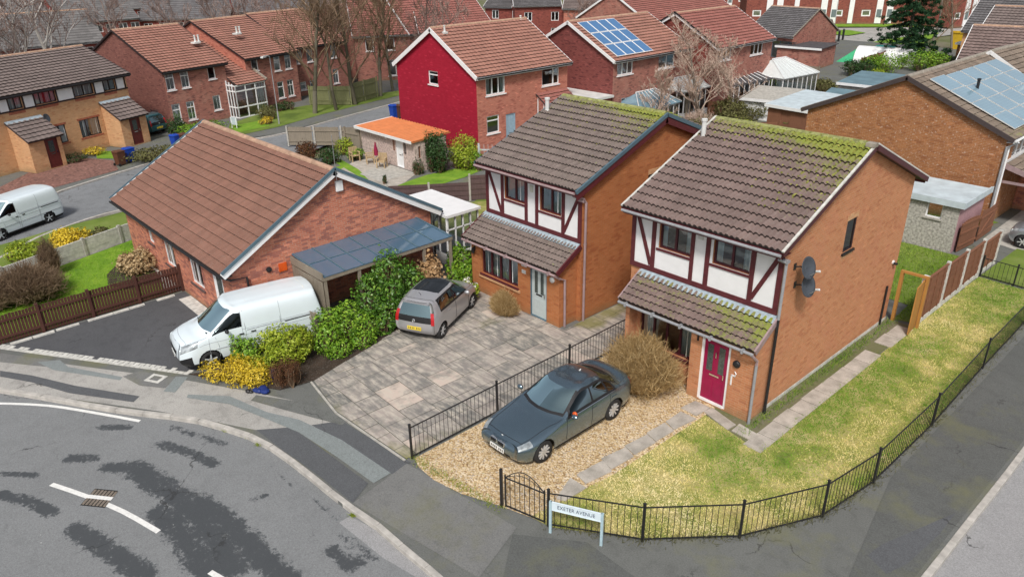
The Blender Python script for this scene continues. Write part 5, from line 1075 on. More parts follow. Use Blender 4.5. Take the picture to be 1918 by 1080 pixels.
def lump(rx, ry, h, k, seed):
    r_ = random.Random(seed); out = [(0, 0, h*.48, rx*.8, ry*.8, h*.5)]
    for i in range(k): a = r_.uniform(0, 6.28); q = r_.uniform(.35, .75); s = r_.uniform(.35, .55); out.append((rx*q*math.cos(a), ry*q*math.sin(a), h*r_.uniform(.25, .68), rx*s, ry*s, h*s*.72))
    return out
# ---------------------------------------------------------------- front gardens
shrub('laurel_hedge', 'tall glossy green laurel bush beside the blue carport roof', 'hedge', (-20.85, 13.0), [(-.05, -.6, 1.0, .62, .6, .95), (-.1, .25, 1.55, .62, .65, .95), (0, .95, 1.1, .62, .55, .85), (.35, -.35, .55, .5, .5, .5), (.4, .45, .6, .5, .5, .55), (.35, 1.1, .5, .45, .45, .5), (.75, -.7, .3, .35, .5, .34), (.85, .2, .32, .32, .55, .36), (.8, 1.0, .3, .32, .5, .34), (.3, .05, 1.15, .45, .5, .5)], 9500, .115, 'laurel', aspect=.5, hollow=.68)
shrub('hedge', 'low bright green hedge between the white van and the paved driveway', 'hedge', (-20.35, 10.75), [(.1, -.55, .5, .55, .5, .52), (-.05, .2, .6, .58, .5, .66), (.2, .85, .5, .5, .5, .52), (.6, -.4, .25, .35, .5, .3), (.6, .5, .25, .32, .5, .3), (-.4, -.2, .8, .45, .55, .5), (-.4, .6, .8, .42, .5, .48)], 6500, .095, 'bright', aspect=.5, hollow=.7)
shrub('rounded_bush', 'rounded yellow green bush in front of the white van door', 'bush', (-20.45, 8.95), lump(.9, .85, 1.4, 6, 3), 5200, .10, 'lime')
shrub('small_bush', 'small dark and light green bush hiding the white van front wheel', 'bush', (-21.25, 7.95), lump(.6, .5, 1.0, 4, 5), 2200, .09, 'bright')
shrub('small_bush', 'low pale green clump between the golden shrub and the rounded bush', 'bush', (-20.55, 7.85), lump(.55, .45, .7, 3, 8), 1700, .08, 'lime')
shrub('golden_shrub', 'low golden yellow shrub at the corner of the flower bed by the pavement', 'shrub', (-20.55, 7.25), [(-.75, -.45, .25, .55, .4, .33), (-.1, -.05, .28, .6, .45, .40), (.5, .35, .28, .5, .45, .36), (.1, .35, .35, .6, .5, .38), (-.4, .15, .3, .5, .4, .38)], 5200, .075, 'gold', aspect=.45)
shrub('brown_bush', 'rounded reddish brown bush at the corner of the paved driveway', 'bush', (-19.35, 8.25), lump(.55, .5, .95, 4, 12), 5200, .05, 'brownleaf', aspect=.35)
shrub('dead_hydrangea', 'dead brown hydrangea standing between the laurel and a green bush', 'shrub', (-21.3, 15.25), lump(.6, .6, 1.75, 5, 15), 3000, .12, 'dry', aspect=.8)
shrub('green_bush', 'upright bright green bush in front of the grey hatchback by the middle house', 'bush', (-21.3, 16.8), lump(.65, .6, 1.65, 5, 17), 3900, .11, 'bright')
twigbush('dry_shrub', 'dry beige clipped shrub under the middle house window', 'shrub', (-18.2, 16.2), .62, .42, 1.05, 900, 'twig_tan', 21, 5, .14, .006, spread=1.05)
twigbush('twiggy_bush', 'large tan leafless bush between the blue saloon and the magenta door', 'bush', (-11.65, 15.75), 1.22, 1.0, 1.95, 1000, 'twig_tan', 23, 7, .30, .0075)
# planters
def potplant(loc, lab, seed):
    t = thing('potted_plant', lab, 'pot plant', loc, 0); mb = MB(); mb.lathe((0, 0, 0), (0, 0, 1), [(0, 0), (.13, .0), (.17, .26), (.19, .27), (.19, .30), (.15, .30), (.14, .25), (0, .25)], 14); mb.build('pot', M['black'], t)
    leafmesh('foliage', [(0, 0, .45, .24, .24, .24)], 420, .10, L_['lime'], t, seed); leafmesh('flowers', [(0, 0, .62, .16, .16, .14)], 40, .09, L_['white'], t, seed+1, aspect=.9)
L_['white'] = leafm('white_petals', [(0, (.7, .7, .66)), (1, (.85, .85, .82))], .6)
potplant((-20.35, 16.25, .01), 'black pot of green plants with white flowers nearer the grey hatchback', 3); potplant((-19.85, 16.15, .01), 'black pot of green plants with white flowers nearer the beige shrub', 5)
# left garden
def gp(px, py): p = G(px, py); return (p.x, p.y)
x, y = gp(70, 575); twigbush('brown_shrub', 'big brown leafless shrub filling the lawn corner at the left edge', 'shrub', (x-.9, y+.1), 1.3, 1.2, 1.5, 800, 'twig_brown', 31, 7, .3, .008)
x, y = gp(8, 585); twigbush('brown_shrub', 'brown leafless shrub cut by the left edge of the picture above the bright lawn', 'shrub', (x-.6, y-.2), 1.1, 1.0, 1.5, 500, 'twig_brown', 33, 7, .3, .008)
x, y = gp(100, 515); twigbush('upright_shrub', 'slim upright brown shrub against the pale concrete wall', 'shrub', (x, y), .42, .42, 1.75, 300, 'twig_brown', 35, 6, .22, .007)
x, y = gp(140, 470); shrub('golden_shrub', 'round yellow variegated shrub behind the pale concrete wall', 'shrub', (x-.3, y), lump(.95, .9, 1.0, 5, 37), 3200, .12, 'gold')
x, y = gp(188, 447); shrub('small_bush', 'low dark shrub at the road edge behind the concrete wall', 'bush', (x-.2, y+.1), lump(.7, .5, .45, 3, 38), 1100, .09, 'olive')
x, y = gp(55, 490); shrub('variegated_shrub', 'low green and yellow shrub beside the far road at the left', 'shrub', (x-.6, y), lump(1.2, .7, .75, 5, 39), 2200, .11, 'lime')
x, y = gp(254, 512); shrub('dead_hydrangea', 'round pale beige hydrangea in the dark bed of the bright lawn', 'shrub', (x, y+.2), lump(.85, .8, 1.0, 5, 41), 3000, .10, 'beige', aspect=.8)
# far left gardens
def far(name, label, cat, px, py, rx, ry, h, n, ls, mat, seed, **k): x, y = gp(px, py); return shrub(name, label, cat, (x, y), lump(rx, ry, h, 5, seed), n, ls, mat, seed=seed, **k)
far('hedge', 'rough green hedge in front of the buff terrace behind the bins', 'hedge', 292, 298, 1.0, 2.3, .8, 2600, .14, 'olive', 51)
far('bush', 'rounded dark green bush at the plum house corner', 'bush', 333, 250, .9, .9, 1.2, 1700, .13, 'dark', 52)
far('hedge', 'clipped green box hedge under the plum house windows', 'hedge', 386, 252, 1.0, 2.1, 1.0, 2800, .12, 'bright', 53)
far('bush', 'loose green bush beside the white glazed porch', 'bush', 500, 222, .8, .9, 1.0, 1200, .13, 'olive', 54)
far('bush', 'dark clipped bush beyond the street lamp', 'bush', 534, 206, .7, 1.0, .75, 900, .12, 'dark', 55)
far('bush', 'small golden ball shaped bush on the grass by the street lamp', 'bush', 499, 232, .55, .55, .55, 700, .09, 'gold', 56)
x, y = gp(178, 290); shrub('daffodils', 'clump of yellow daffodils beside the red block drive', 'flowers', (x, y), [(0, 0, .28, .6, .7, .22)], 500, .12, 'gold', seed=57)
far('bush', 'straggly dark bush under the buff terrace window', 'bush', 130, 305, .5, 1.8, .6, 900, .1, 'dark', 58)
# garden with the orange roofed shed
far('bush', 'brown and green bush nearest the road in the shed garden', 'bush', 577, 300, .95, .9, 1.25, 1700, .12, 'brownleaf', 61)
far('bush', 'dense green bush between the brown bush and the yellow one', 'bush', 614, 306, .75, .7, 1.05, 1500, .11, 'dark', 62)
far('bush', 'pale yellow green bush against the weathered fence', 'bush', 643, 290, .7, .6, 1.1, 1200, .11, 'lime', 63)
far('bush', 'small mid green bush near the shed end', 'bush', 664, 298, .6, .6, .75, 900, .10, 'bright', 64)
far('ivy_bush', 'tall dark ivy clad bush at the shed corner', 'bush', 824, 322, .85, .8, 2.45, 4200, .12, 'dark', 65)
far('bush', 'large yellow green bush beside the ivy', 'bush', 868, 314, 1.15, .9, 2.05, 4200, .11, 'lime', 66)
far('bush', 'smaller bright green bush near the grey metal fence post', 'bush', 892, 318, .6, .5, 1.2, 1300, .10, 'bright', 67)
far('bush', 'climbing plant at the shed door side', 'bush', 785, 326, .35, .35, .95, 500, .1, 'dark', 68)
far('dwarf_conifer', 'tiny dark conifer in a pot on the paved patio', 'shrub', 721, 345, .16, .16, .55, 260, .08, 'dark', 69)
# shrubs behind the two detached houses
for k, (px, py, rx, h, mat, lab) in enumerate([(1318, 240, 1.5, 1.0, 'dark', 'dark green shrub behind the middle house ridge'), (1362, 232, 1.6, 1.9, 'olive', 'grey green shrub behind the mossy ridge end'), (1408, 222, 1.4, 1.5, 'olive', 'straggly olive shrub left of the shed with the pale blue roof'), (1462, 226, 1.3, 1.3, 'lime', 'yellow green shrub beside the brown gate and gable'),
        (1390, 205, 1.2, 1.4, 'brownleaf', 'brown twiggy shrub in the back gardens'), (1610, 142, 2.0, 1.6, 'dark', 'dark evergreen shrub left of the tall conifer'), (1655, 138, 2.2, 2.0, 'bright', 'bright green shrub in front of the tall conifer'), (1720, 132, 2.4, 2.0, 'bright', 'broad green shrub at the foot of the tall conifer'), (1760, 128, 2.0, 1.5, 'dark', 'green shrub right of the tall conifer by the pale roof'), (1440, 168, .8, 1.0, 'lime', 'small golden green ball bush by the white conservatory'), (1535, 175, 1.6, 1.2, 'olive', 'dry olive shrub beyond the white pavilion roof'), (1640, 155, 1.3, 1.1, 'lime', 'low yellow green shrub above the flat blue grey roof')]):
    far('garden_shrub', lab, 'shrub', px, py, rx, rx*.8, h, int(1500*rx), .16, mat, 70+k)
# ---------------------------------------------------------------- bare trees
def tree_mesh(seed, H, r, spread=.55, nl=9, twig=2, first=.25, lean=0.0, up=.55, limbs=0):
    r_ = np.random.default_rng(seed); segs = {0: [], 1: []}
    def branch(p, d, L, rad, lev):
        k = 5 if lev < 2 else 3; pts = [p]; q = p.copy(); dd = d.copy()
        for i in range(k):
            dd = dd+r_.normal(size=3)*(.08 if lev == 0 else .16)+np.array([0, 0, .05 if lev else 0.0]); dd /= np.linalg.norm(dd); q = q+dd*L/k; pts.append(q.copy())
        rr = [rad*(1-.75*i/k) for i in range(k+1)]
        for i in range(k): segs[0 if lev <= limbs else 1].append((pts[i], pts[i+1], rr[i], rr[i+1]))
        if lev >= 2+twig-1: return
        n = nl if lev == 0 else (6 if lev == 1 else 5 if lev == 2 else 3)
        for j in range(n):
            t = first+(1-first)*(j+r_.random())/n if lev == 0 else .25+.75*(j+r_.random())/n
            f = min(int(t*k), k-1); base = pts[f]+(pts[f+1]-pts[f])*(t*k-f); axis = pts[f+1]-pts[f]; axis /= np.linalg.norm(axis)
            a = r_.uniform(0, 6.28); side = np.array([math.cos(a), math.sin(a), 0]); nd = axis*up+side*spread+np.array([0, 0, .25]); nd /= np.linalg.norm(nd)
            branch(base, nd, L*(.52 if lev == 0 else .5)*(1-.45*(t-first if lev == 0 else t*.6))*r_.uniform(.8, 1.2), max(rad*(.5 if lev == 0 else .55)*(1-.5*t), .009), lev+1)
    branch(np.array([0., 0, -.1]), np.array([lean, 0, 1.]), H*.92, r, 0); return segs
def seg_obj(name, segs, sides, mat, parent, rmin=.007, seed=0):
    A = np.array([s[0] for s in segs]); B = np.array([s[1] for s in segs]); ra = np.maximum([s[2] for s in segs], rmin)[:, None]; rb = np.maximum([s[3] for s in segs], rmin)[:, None]
    d = B-A; d /= np.linalg.norm(d, axis=1)[:, None]+1e-9; a = np.where(np.abs(d[:, 2:3]) < .9, np.array([[0, 0, 1.]]), np.array([[1., 0, 0]])); x = np.cross(d, a); x /= np.linalg.norm(x, axis=1)[:, None]; y = np.cross(d, x); vs = []
    for c, r in ((A, ra), (B, rb)):
        for q in range(sides): an = 2*math.pi*q/sides; vs.append(c+(x*math.cos(an)+y*math.sin(an))*r)
    Vv = np.stack(vs, 1); n = len(A); base = np.arange(n)*2*sides
    f = np.concatenate([np.stack([base+q, base+(q+1) % sides, base+sides+(q+1) % sides, base+sides+q], 1) for q in range(sides)])
    tint = np.repeat(np.random.default_rng(seed).random(n), 2*sides)
    return np_mesh(name, Vv.reshape(-1, 3), f, mat, parent, dict(tint=tint), smooth=True)
def bare_tree(label, loc, seed, H, r, bark='bark', twigm='twig_brown', name='bare_tree', group=None, rmin=.009, **k):
    t = thing(name, label, 'tree', (loc[0], loc[1], 0), (seed*1.7) % 6.28, group); s = tree_mesh(seed, H, r, **k)
    seg_obj('trunk', s[0], 9, L_[bark], t, seed=seed); seg_obj('branches', s[1], 4, L_[twigm], t, rmin, seed+1); return t
for k, (px, py, H, r, lab, kw) in enumerate([(590, 212, 10.5, .20, 'thick bare tree on the verge, leftmost of the roadside group', dict(nl=17, first=.2)), (630, 206, 9.5, .15, 'slender pale bare tree in front of the mossy board fence', dict(nl=13, first=.22)), (666, 196, 11, .18, 'dark bare tree at the corner of the mossy board fence', dict(nl=19, first=.17)), (713, 180, 11, .17, 'bare tree at the right end of the mossy board fence', dict(nl=19, first=.17)), (736, 170, 10.5, .14, 'bare tree nearest the crimson gable', dict(nl=17, first=.17))]):
    bare_tree(lab, gp(px, py), 101+k, H, r, 'bark_green', 'twig_brown', group='bare roadside trees', twig=3, **kw)
def at_dist(px, py, dist):
    d = CFW+CR*((px-CW/2)/CF)-CU*((py-CH/2)/CF); h = math.hypot(d.x, d.y); return (d.x/h*dist, d.y/h*dist)
for k, (px, py, D_, H, r, lab) in enumerate([(22, 70, 74, 9.5, .19, 'white stemmed birch behind the buff terrace roof at the far left'), (90, 60, 76, 11, .22, 'taller white stemmed birch behind the buff terrace roof'), (-12, 70, 73, 8.5, .18, 'white birch cut by the left edge of the picture')]):
    bare_tree(lab, at_dist(px, py, D_), 121+k, H, r, 'birch', 'twig_pink', 'birch_tree', twig=3, nl=14, first=.3, rmin=.012, limbs=1)
for k, (px, py, D_, H, lab) in enumerate([(335, 20, 92, 8, 'pinkish bare tree in the far row, leftmost above the plum houses'), (400, 20, 88, 9, 'pale bare tree in the far row above the plum houses'), (465, 20, 84, 9, 'pinkish bare tree behind the second plum house roof'), (530, 30, 80, 10, 'pinkish bare tree behind the third plum house'), (640, 30, 78, 10, 'tangled bare tree behind the roadside trees'), (800, 30, 74, 8.5, 'twiggy bare tree in front of the crimson roofs'), (838, 40, 70, 8, 'low twiggy bare tree just behind the crimson gable ridge'), (205, 30, 100, 8, 'pinkish bare tree among the far grey roofs'), (1085, 20, 92, 6, 'pale bare tree before the far orange red house'), (1745, 80, 98, 11, 'thin bare tree right of the tall conifer'), (1785, 80, 104, 10, 'spreading bare tree before the brown flats')]):
    bare_tree(lab, at_dist(px, py, D_), 131+k, H, .13, 'twig_pink' if k < 9 else 'bark', 'twig_pink' if k < 9 else 'twig_brown', twig=3, nl=13, first=.12, rmin=.014)
L_['twig_tan2'] = leafm('buff_twigs', [(0, (.30, .20, .15)), (.5, (.50, .37, .30)), (1, (.62, .50, .42))], .9, .1, .0)
bare_tree('dense buff leafless tree in front of the solar panel house', (-30.6, 46.4), 151, 6.3, .16, 'bark', 'twig_tan2', twig=3, nl=22, first=.08, spread=.8, rmin=.011)
bare_tree('smaller buff leafless tree between the two white conservatories', (-29.8, 49.2), 153, 5.2, .1, 'bark', 'twig_tan2', twig=3, nl=18, first=.08, spread=.8, rmin=.011)
bare_tree('spiky buff leafless shrub tree beside the glass lean-to', (-31.8, 43.0), 155, 4.0, .09, 'bark', 'twig_tan2', twig=3, nl=16, first=.08, spread=.7, rmin=.011)
# tall conifer
cx, cy = gp(1692, 118); ct = thing('conifer', 'tall dark green conifer with layered drooping branches', 'tree', (cx, cy, 0))
mb = MB(); mb.tube([(0, 0, 0), (.05, 0, 6), (0, .05, 13)], [.24, .15, .03], 8); mb.build('trunk', L_['bark'], ct)
r_ = np.random.default_rng(5); bl = []
for k in range(190):
    t = k/190; z = .9+12.0*t; R_ = (3.7*(1-t)**.8+.25)*r_.uniform(.72, 1.1); a = r_.uniform(0, 6.28)
    for q in np.linspace(.35, 1, 3): bl.append((R_*q*math.cos(a), R_*q*math.sin(a), z-.35*q*q+.1, .28+.16*(1-q)*R_*.5, .28+.16*(1-q)*R_*.5, .17))
leafmesh('crown', bl, 26000, .30, L_['conifer'], ct, 9, aspect=.35, hollow=.2)
# tufts of weeds along the kerb and fence feet
def weeds(name, label, pts, n, r, h, mat, seed):
    r_ = np.random.default_rng(seed); P = np.array(pts)[r_.integers(0, len(pts), n)]; P = P+np.concatenate([r_.normal(0, r, (n, 2)), np.zeros((n, 1))], 1); E = P+np.concatenate([r_.normal(0, h*.45, (n, 2)), (h*r_.uniform(.4, 1, n))[:, None]], 1)
    o = strands(name, P, E, L_[mat], None, .006, .002, .15, 2, seed); o['kind'] = 'stuff'; o['label'] = label; o['category'] = 'weeds'; return o
M['lampgrey'] = plain('lamp_post_grey', (.30, .31, .32), .5)
# ------------------------------------------------------------------ black metal railings
def railing(label, pts, h=1.0, gap=.135, posts=None, r=.0075, toph=None):
    pts = [V((p[0], p[1], 0)) for p in pts]; t = thing('railing_fence', label, 'railing', tuple(pts[0])); o = pts[0]
    for k, p in enumerate(pts):
        mb = MB(); q = p-o; mb.box(q.x-.025, q.x+.025, q.y-.025, q.y+.025, -.02, h+.08); mb.box(q.x-.032, q.x+.032, q.y-.032, q.y+.032, h+.08, h+.10); mb.build('post', M['blackmetal'], t)
    for k in range(len(pts)-1):
        a = pts[k]-o; b = pts[k+1]-o; d = (b-a); L = d.length; d.normalize(); s = V((-d.y, d.x, 0)); z = V((0, 0, 1)); mb = MB()
        for zz in (.06, h-.03): mb.obox(a, d, s, z, (.03, L-.03), (-.012, .012), (zz, zz+.025))
        n = max(2, int(L/gap))
        for i in range(1, n): c = a+d*(L*i/n); mb.tube([c+z*.02, c+z*(h-.02)], r, 5, False)
        mb.build('railing_panel', M['blackmetal'], t)
    return t
railing('black metal railing between the paved driveway and the gravel', [(-13.7, 8.85), (-13.7, 11.85), (-13.7, 14.85), (-13.72, 17.6)], .98)
rp = [G2(1027, 985), G2(1203, 1013), G2(1385, 1007), G2(1540, 968), G2(1635, 905), G2(1745, 798), G2(1840, 690), (-5.05, 28.5)]
railing('black metal railing curving round the corner of the patchy lawn', rp, .98)
railing('short black metal railing at the right edge between two lawns', [(-5.05, 31.6), (-6.3, 31.7), (-7.5, 31.8)], .8)
gt = thing('garden_gate', 'arched black metal garden gate at the corner of the gravel', 'gate', G2(940, 948) + (0,))
a = V((0, 0, 0)); b = V((*G2(1027, 985), 0))-V((*G2(940, 948), 0)); L = b.length; d = b.normalized(); z = V((0, 0, 1)); s = V((-d.y, d.x, 0))
mb = MB(); mb.obox(a, d, s, z, (-.03, .03), (-.03, .03), (0, 1.12)); mb.build('post', M['blackmetal'], gt)
op = V((d.x*.55-s.x*-.0, d.y*.55, 0)); mb = MB()
mb.obox(a, d, s, z, (.10, .13), (-.015, .015), (.06, 1.0)); mb.obox(a, d, s, z, (L-.12, L-.09), (-.015, .015), (.06, 1.0)); mb.obox(a, d, s, z, (.13, L-.12), (-.012, .012), (.08, .11)); mb.obox(a, d, s, z, (.13, L-.12), (-.012, .012), (.90, .925))
n = 8
for i in range(1, n): c = a+d*(.115+(L-.22)*i/n); mb.tube([c+z*.08, c+z*(.91+.30*math.sin(math.pi*i/n))], .009, 5)
mb.tube([a+d*(.115+(L-.22)*i/16)+z*(.92+.33*math.sin(math.pi*i/16)) for i in range(17)], .012, 5); mb.tube([a+d*(.115+(L-.22)*i/16)+z*(.92+.22*math.sin(math.pi*i/16)) for i in range(17)], .008, 5); mb.build('gate_leaf', M['blackmetal'], gt)
# ------------------------------------------------------------------ street name sign
sA = V((*G2(1031, 996), 0)); sB = V((*G2(1126, 1020), 0)); L = (sB-sA).length; d = (sB-sA).normalized()
sg_ = thing('street_sign', 'pale blue street name sign on two posts before the corner railing', 'street sign', tuple(sA), math.atan2(d.y, d.x)); f = Fr((0, 0, 0), (1, 0, 0))
M['sign_post'] = plain('pale_blue_sign_post', (.40, .54, .60), .5, var=.12); M['sign_face'] = plain('pale_sign_face', (.66, .76, .82), .45, var=.06, scale=4)
for x in (0, L): mb = MB(); f.box(mb, x-.03, x+.03, -.03, .03, -.02, .90); mb.build('post', M['sign_post'], sg_)
mb = MB(); f.box(mb, .031, L-.031, -.012, .015, .68, .88); f.box(mb, .0, L, -.014, .022, .88, .90); f.box(mb, .031, L-.031, -.014, .022, .665, .68); bd = mb.build('board', M['sign_face'], sg_)
tc = bpy.data.curves.new('sign_text', 'FONT'); tc.body = 'EXETER AVENUE'; tc.size = .14; tc.align_x = 'CENTER'; tc.align_y = 'CENTER'; tc.extrude = .002; tc.space_character = 1.06
to = bpy.data.objects.new('lettering', tc); col.objects.link(to); bpy.context.view_layer.update(); dg = bpy.context.evaluated_depsgraph_get(); me = bpy.data.meshes.new_from_object(to.evaluated_get(dg)); bpy.data.objects.remove(to)
for v in me.vertices: x, y, z = v.co; v.co = (x*.80+L/2, -.0175-z, .782+y)
lo = bpy.data.objects.new('lettering', me); col.objects.link(lo); lo.parent = bd; me.materials.clear(); me.materials.append(plain('sign_lettering', (.03, .06, .12), .5))
# ------------------------------------------------------------------ picket fence on the left
def board_fence(label, p0, p1, h, bw, gap, mat, name='board_fence', post=2.0, post_h=.08, rails=(.25, .8), seed=1, pm=None, horizontal=False, cap=None, cat='fence', group=None):
    p0 = V((*p0, 0)); p1 = V((*p1, 0)); d = p1-p0; L = d.length; d.normalize(); s = V((-d.y, d.x, 0)); z = V((0, 0, 1)); t = thing(name, label, cat, tuple(p0), 0, group); r_ = random.Random(seed); n = max(1, round(L/post)); o = V((0, 0, 0))
    for k in range(n+1):
        c = d*(L*k/n); mb = MB(); mb.obox(c, d, s, z, (-.05, .05), (-.05, .05), (-.02, h+post_h)); mb.build('post', M[pm or mat], t)
    for k in range(n):
        a = L*k/n+.05; b = L*(k+1)/n-.05; mb = MB()
        if horizontal:
            m = max(2, int(h/bw))
            for i in range(m): zz = .04+i*(h-.06)/m; off = .012 if i % 2 else -.012; mb.obox(o, d, s, z, (a, b), (off-.012, off+.012), (zz, zz+(h-.06)/m*1.12))
        else:
            x = a+.01
            while x+bw < b: hh = h+r_.uniform(-.012, .012); mb.obox(o, d, s, z, (x, x+bw), (.02, .04), (.04, hh)); x += bw+gap
            for q in rails: mb.obox(o, d, s, z, (a, b), (-.025, .018), (h*q-.04, h*q+.04))
        if cap: mb.obox(o, d, s, z, (a, b), (-.04, .05), (h+.013, h+.04))
        mb.build('panel', M[mat], t)
    return t
board_fence('dark brown picket fence between the bright lawn and the dark driveway', (-28.55, .4), (-28.6, 8.6), 1.05, .088, .014, 'wood_brown', 'picket_fence', 1.75)
board_fence('dark horizontal board fence behind the middle house', G2(742, 395), G2(875, 376), 1.15, .15, 0, 'wood_dark', post=1.9, horizontal=True, pm='concrete') if False else None
pA = V((-34.0, 21.0)); pB = V((-29.0, 24.3))
board_fence('dark brown waney board fence with concrete posts behind the middle house', (-31.7, 20.4), (-29.2, 23.8), 1.0, .14, 0, 'wood_dark', post=2.0, horizontal=True, pm='concrete')
board_fence('taller dark brown waney board fence running to the middle house corner', (-29.2, 23.8), (-26.9, 27.2), 1.35, .14, 0, 'wood_dark', post=2.0, horizontal=True, pm='concrete')
board_fence('weathered grey fence between the shed garden and the far road', (-47.0, 22.8), (-41.6, 27.8), 1.25, .13, .004, 'wood_grey', post=1.9, pm='concrete')
board_fence('mossy green board fence behind the bare roadside trees, left stretch', G2(582, 197), G2(659, 197), 1.55, .14, .005, 'wood_green', post=2.2)
board_fence('mossy green board fence behind the bare roadside trees, right stretch', G2(660, 196), G2(708, 182), 1.7, .14, .005, 'wood_green', post=2.2)
board_fence('dark board fence between the buff terrace and the plum house', G2(290, 240), G2(322, 236), 1.3, .13, .004, 'wood_dark', post=2)
board_fence('low weathered fence seen beside the carport and the laurel', (-22.0, 10.2), (-20.9, 10.2), 1.15, .1, .012, 'wood_grey', post=1.1)
board_fence('weathered fence between the carport and the green bush by the middle house', (-21.3, 16.9), (-21.3, 20.5), 1.3, .11, .01, 'wood_grey', post=1.8)
board_fence('brown garden fence behind the white pavilion and conservatory', G2(1440, 150), G2(1530, 160), 1.6, .13, .004, 'wood_grey', post=2.2)
board_fence('dark open sided brown fence below the brown brick hall', G2(1478, 118), G2(1560, 116), 2.0, .14, .01, 'wood_dark', post=2.6)
board_fence('reddish fence by the back gardens behind the mossy ridge', G2(1325, 222), G2(1362, 218), 1.2, .13, .004, 'wood_red', post=2)
board_fence('weathered fence behind the middle house ridge below the glass lean-to', G2(1205, 222), G2(1290, 226), 1.7, .13, .006, 'wood_grey', post=2.2)
board_fence('brown fence with a sloping top beyond the green tarpaulin', G2(1610, 135), G2(1680, 112), 1.3, .13, .004, 'wood_red', post=2.2)
for k, (x0, y0, rx, h, mt, lb) in enumerate([(-27.5, 42.0, 1.6, 1.7, 'olive', 'tangled olive shrub between the leafless trees and the pale roofed shed'), (-26.0, 44.2, 1.4, 1.5, 'lime', 'yellowish shrub beside the brown fence panel'), (-24.3, 42.5, 1.3, 1.6, 'dark', 'dark shrub just above the mossy ridge of the nearer house'), (-29.0, 40.4, 1.3, 1.3, 'bright', 'green shrub behind the ridge end of the middle house'), (-28.3, 47.6, 1.2, 1.2, 'olive', 'grey olive shrub before the low outbuilding')]):
    shrub('garden_shrub', lb, 'shrub', (x0, y0), lump(rx, rx*.8, h, 5, 90+k), int(1700*rx), .13, mt, seed=90+k)
twigbush('bramble', 'tangle of pale leafless stems behind the middle house ridge end', 'shrub', (-28.6, 43.4), 1.6, 1.2, 1.9, 420, 'twig_tan2', 77, 6, .35, .012)
board_fence('long reddish fence between the conservatories and the shrubs', (-30.5, 39.5), (-24.5, 46.5), 1.15, .13, .004, 'wood_red', post=2)
board_fence('brown gate like fence panel at the left end of the brown brick gable', G2(1480, 238), G2(1520, 244), 1.5, .13, .004, 'wood_red', post=1.6)
# concrete garden wall on the left
cw = thing('garden_wall', 'pale concrete panel wall between the bright lawn and the far road', 'wall', (-36.5, 10.3, 0)); A = V((0, 0, 0)); d = V((-34.2+36.5, 3.6-10.3, 0)); L = d.length; d.normalize(); s = V((-d.y, d.x, 0)); z = V((0, 0, 1)); n = 4
for k in range(n+1): mb = MB(); mb.obox(d*(L*k/n), d, s, z, (-.06, .06), (-.07, .07), (0, .84)); mb.build('post', M['concrete'], cw)
for k in range(n):
    mb = MB()
    for j in range(3): mb.obox(A, d, s, z, (L*k/n+.062, L*(k+1)/n-.062), (-.03+.003*(j % 2), .03+.003*(j % 2)), (j*.262, j*.262+.255))
    mb.build('panel', M['concrete_pale'], cw)
# concrete-post panel fence on the right
pf = thing('panel_fence', 'brown panel fence with white concrete posts along the patchy lawn', 'fence', (-7.58, 25.85, 0)); yy = [0, 1.95, 3.85, 5.75, 7.7]; hh = [1.85, 1.8, 1.72, 1.6, 1.45]
for k in range(5): mb = MB(); mb.box(-.06, .06, yy[k]-.06, yy[k]+.06, 0, hh[k]); mb.build('post', M['concrete_pale'], pf)
mb = MB(); mb.box(-.08, .05, -.22, -.062, 0, 1.9); mb.build('post', M['white'], pf)
for k in range(4):
    mb = MB(); a, b = yy[k]+.061, yy[k+1]-.061
    for j in range(11): z0 = .2+j*(hh[k+1]-.3)/11; mb.box(-.018+(j % 2)*.01, .012+(j % 2)*.01, a, b, z0, z0+(hh[k+1]-.3)/11*1.1)
    for y in (a+.3, (a+b)/2, b-.3): mb.box(.023, .045, y-.02, y+.02, .2, hh[k+1]-.08)
    mb.box(-.03, .05, a, b, hh[k+1]-.095, hh[k+1]-.05); mb.build('panel', M['wood_red'], pf)
    mb = MB(); mb.box(-.03, .03, a, b, 0, .19); mb.build('gravel_board', M['concrete_pale'], pf)
og = thing('garden_gate', 'open orange timber gate and frame at the back corner of the nearer house', 'gate', (-8.3, 25.6, 0))
mb = MB(); mb.box(-.05, .05, -.06, .06, 0, 1.85); mb.box(.78, .86, -.06, .06, 0, 1.85); mb.box(-.05, .86, -.06, .06, 1.851, 1.92); mb.build('gate_frame', M['wood_orange'], og)
mb = MB(); mb.obox((.74, -.02, 0), V((.12, -1, 0)).normalized(), V((1, .12, 0)).normalized(), (0, 0, 1), (.0, .85), (-.02, .02), (.08, 1.80)); mb.build('gate_leaf', M['wood_orange'], og)
bg = thing('garden_gate', 'reddish brown double timber gate between the pebbledash garage and the brown brick gable', 'gate', (-9.05, 33.7, 0))
mb = MB()
for k in range(10): mb.obox((0, 0, 0), V((.1, 1, 0)).normalized(), V((1, -.1, 0)).normalized(), (0, 0, 1), (k*.16, k*.16+.155), (-.012, .012), (.06, 1.4-.004*(k-5)**2))
mb.build('gate_leaf', M['wood_red'], bg); mb = MB()
for zz in (.25, .8, 1.2): mb.obox((0, 0, 0), V((.1, 1, 0)).normalized(), V((1, -.1, 0)).normalized(), (0, 0, 1), (0, 1.6), (.013, .05), (zz, zz+.09))
mb.build('brace', M['wood_red'], bg)
bg2 = thing('garden_gate', 'second reddish brown gate leaf nearest the drainpipe of the brown brick house', 'gate', (-8.9, 35.6, 0)); mb = MB()
for k in range(12): mb.box(-.012, .012, k*.16, k*.16+.155, .06, 1.35+.003*(k-6)**2)
mb.build('gate_leaf', M['wood_red'], bg2); mb = MB()
for zz in (.3, 1.05): mb.box(.013, .05, 0, 1.9, zz, zz+.09)
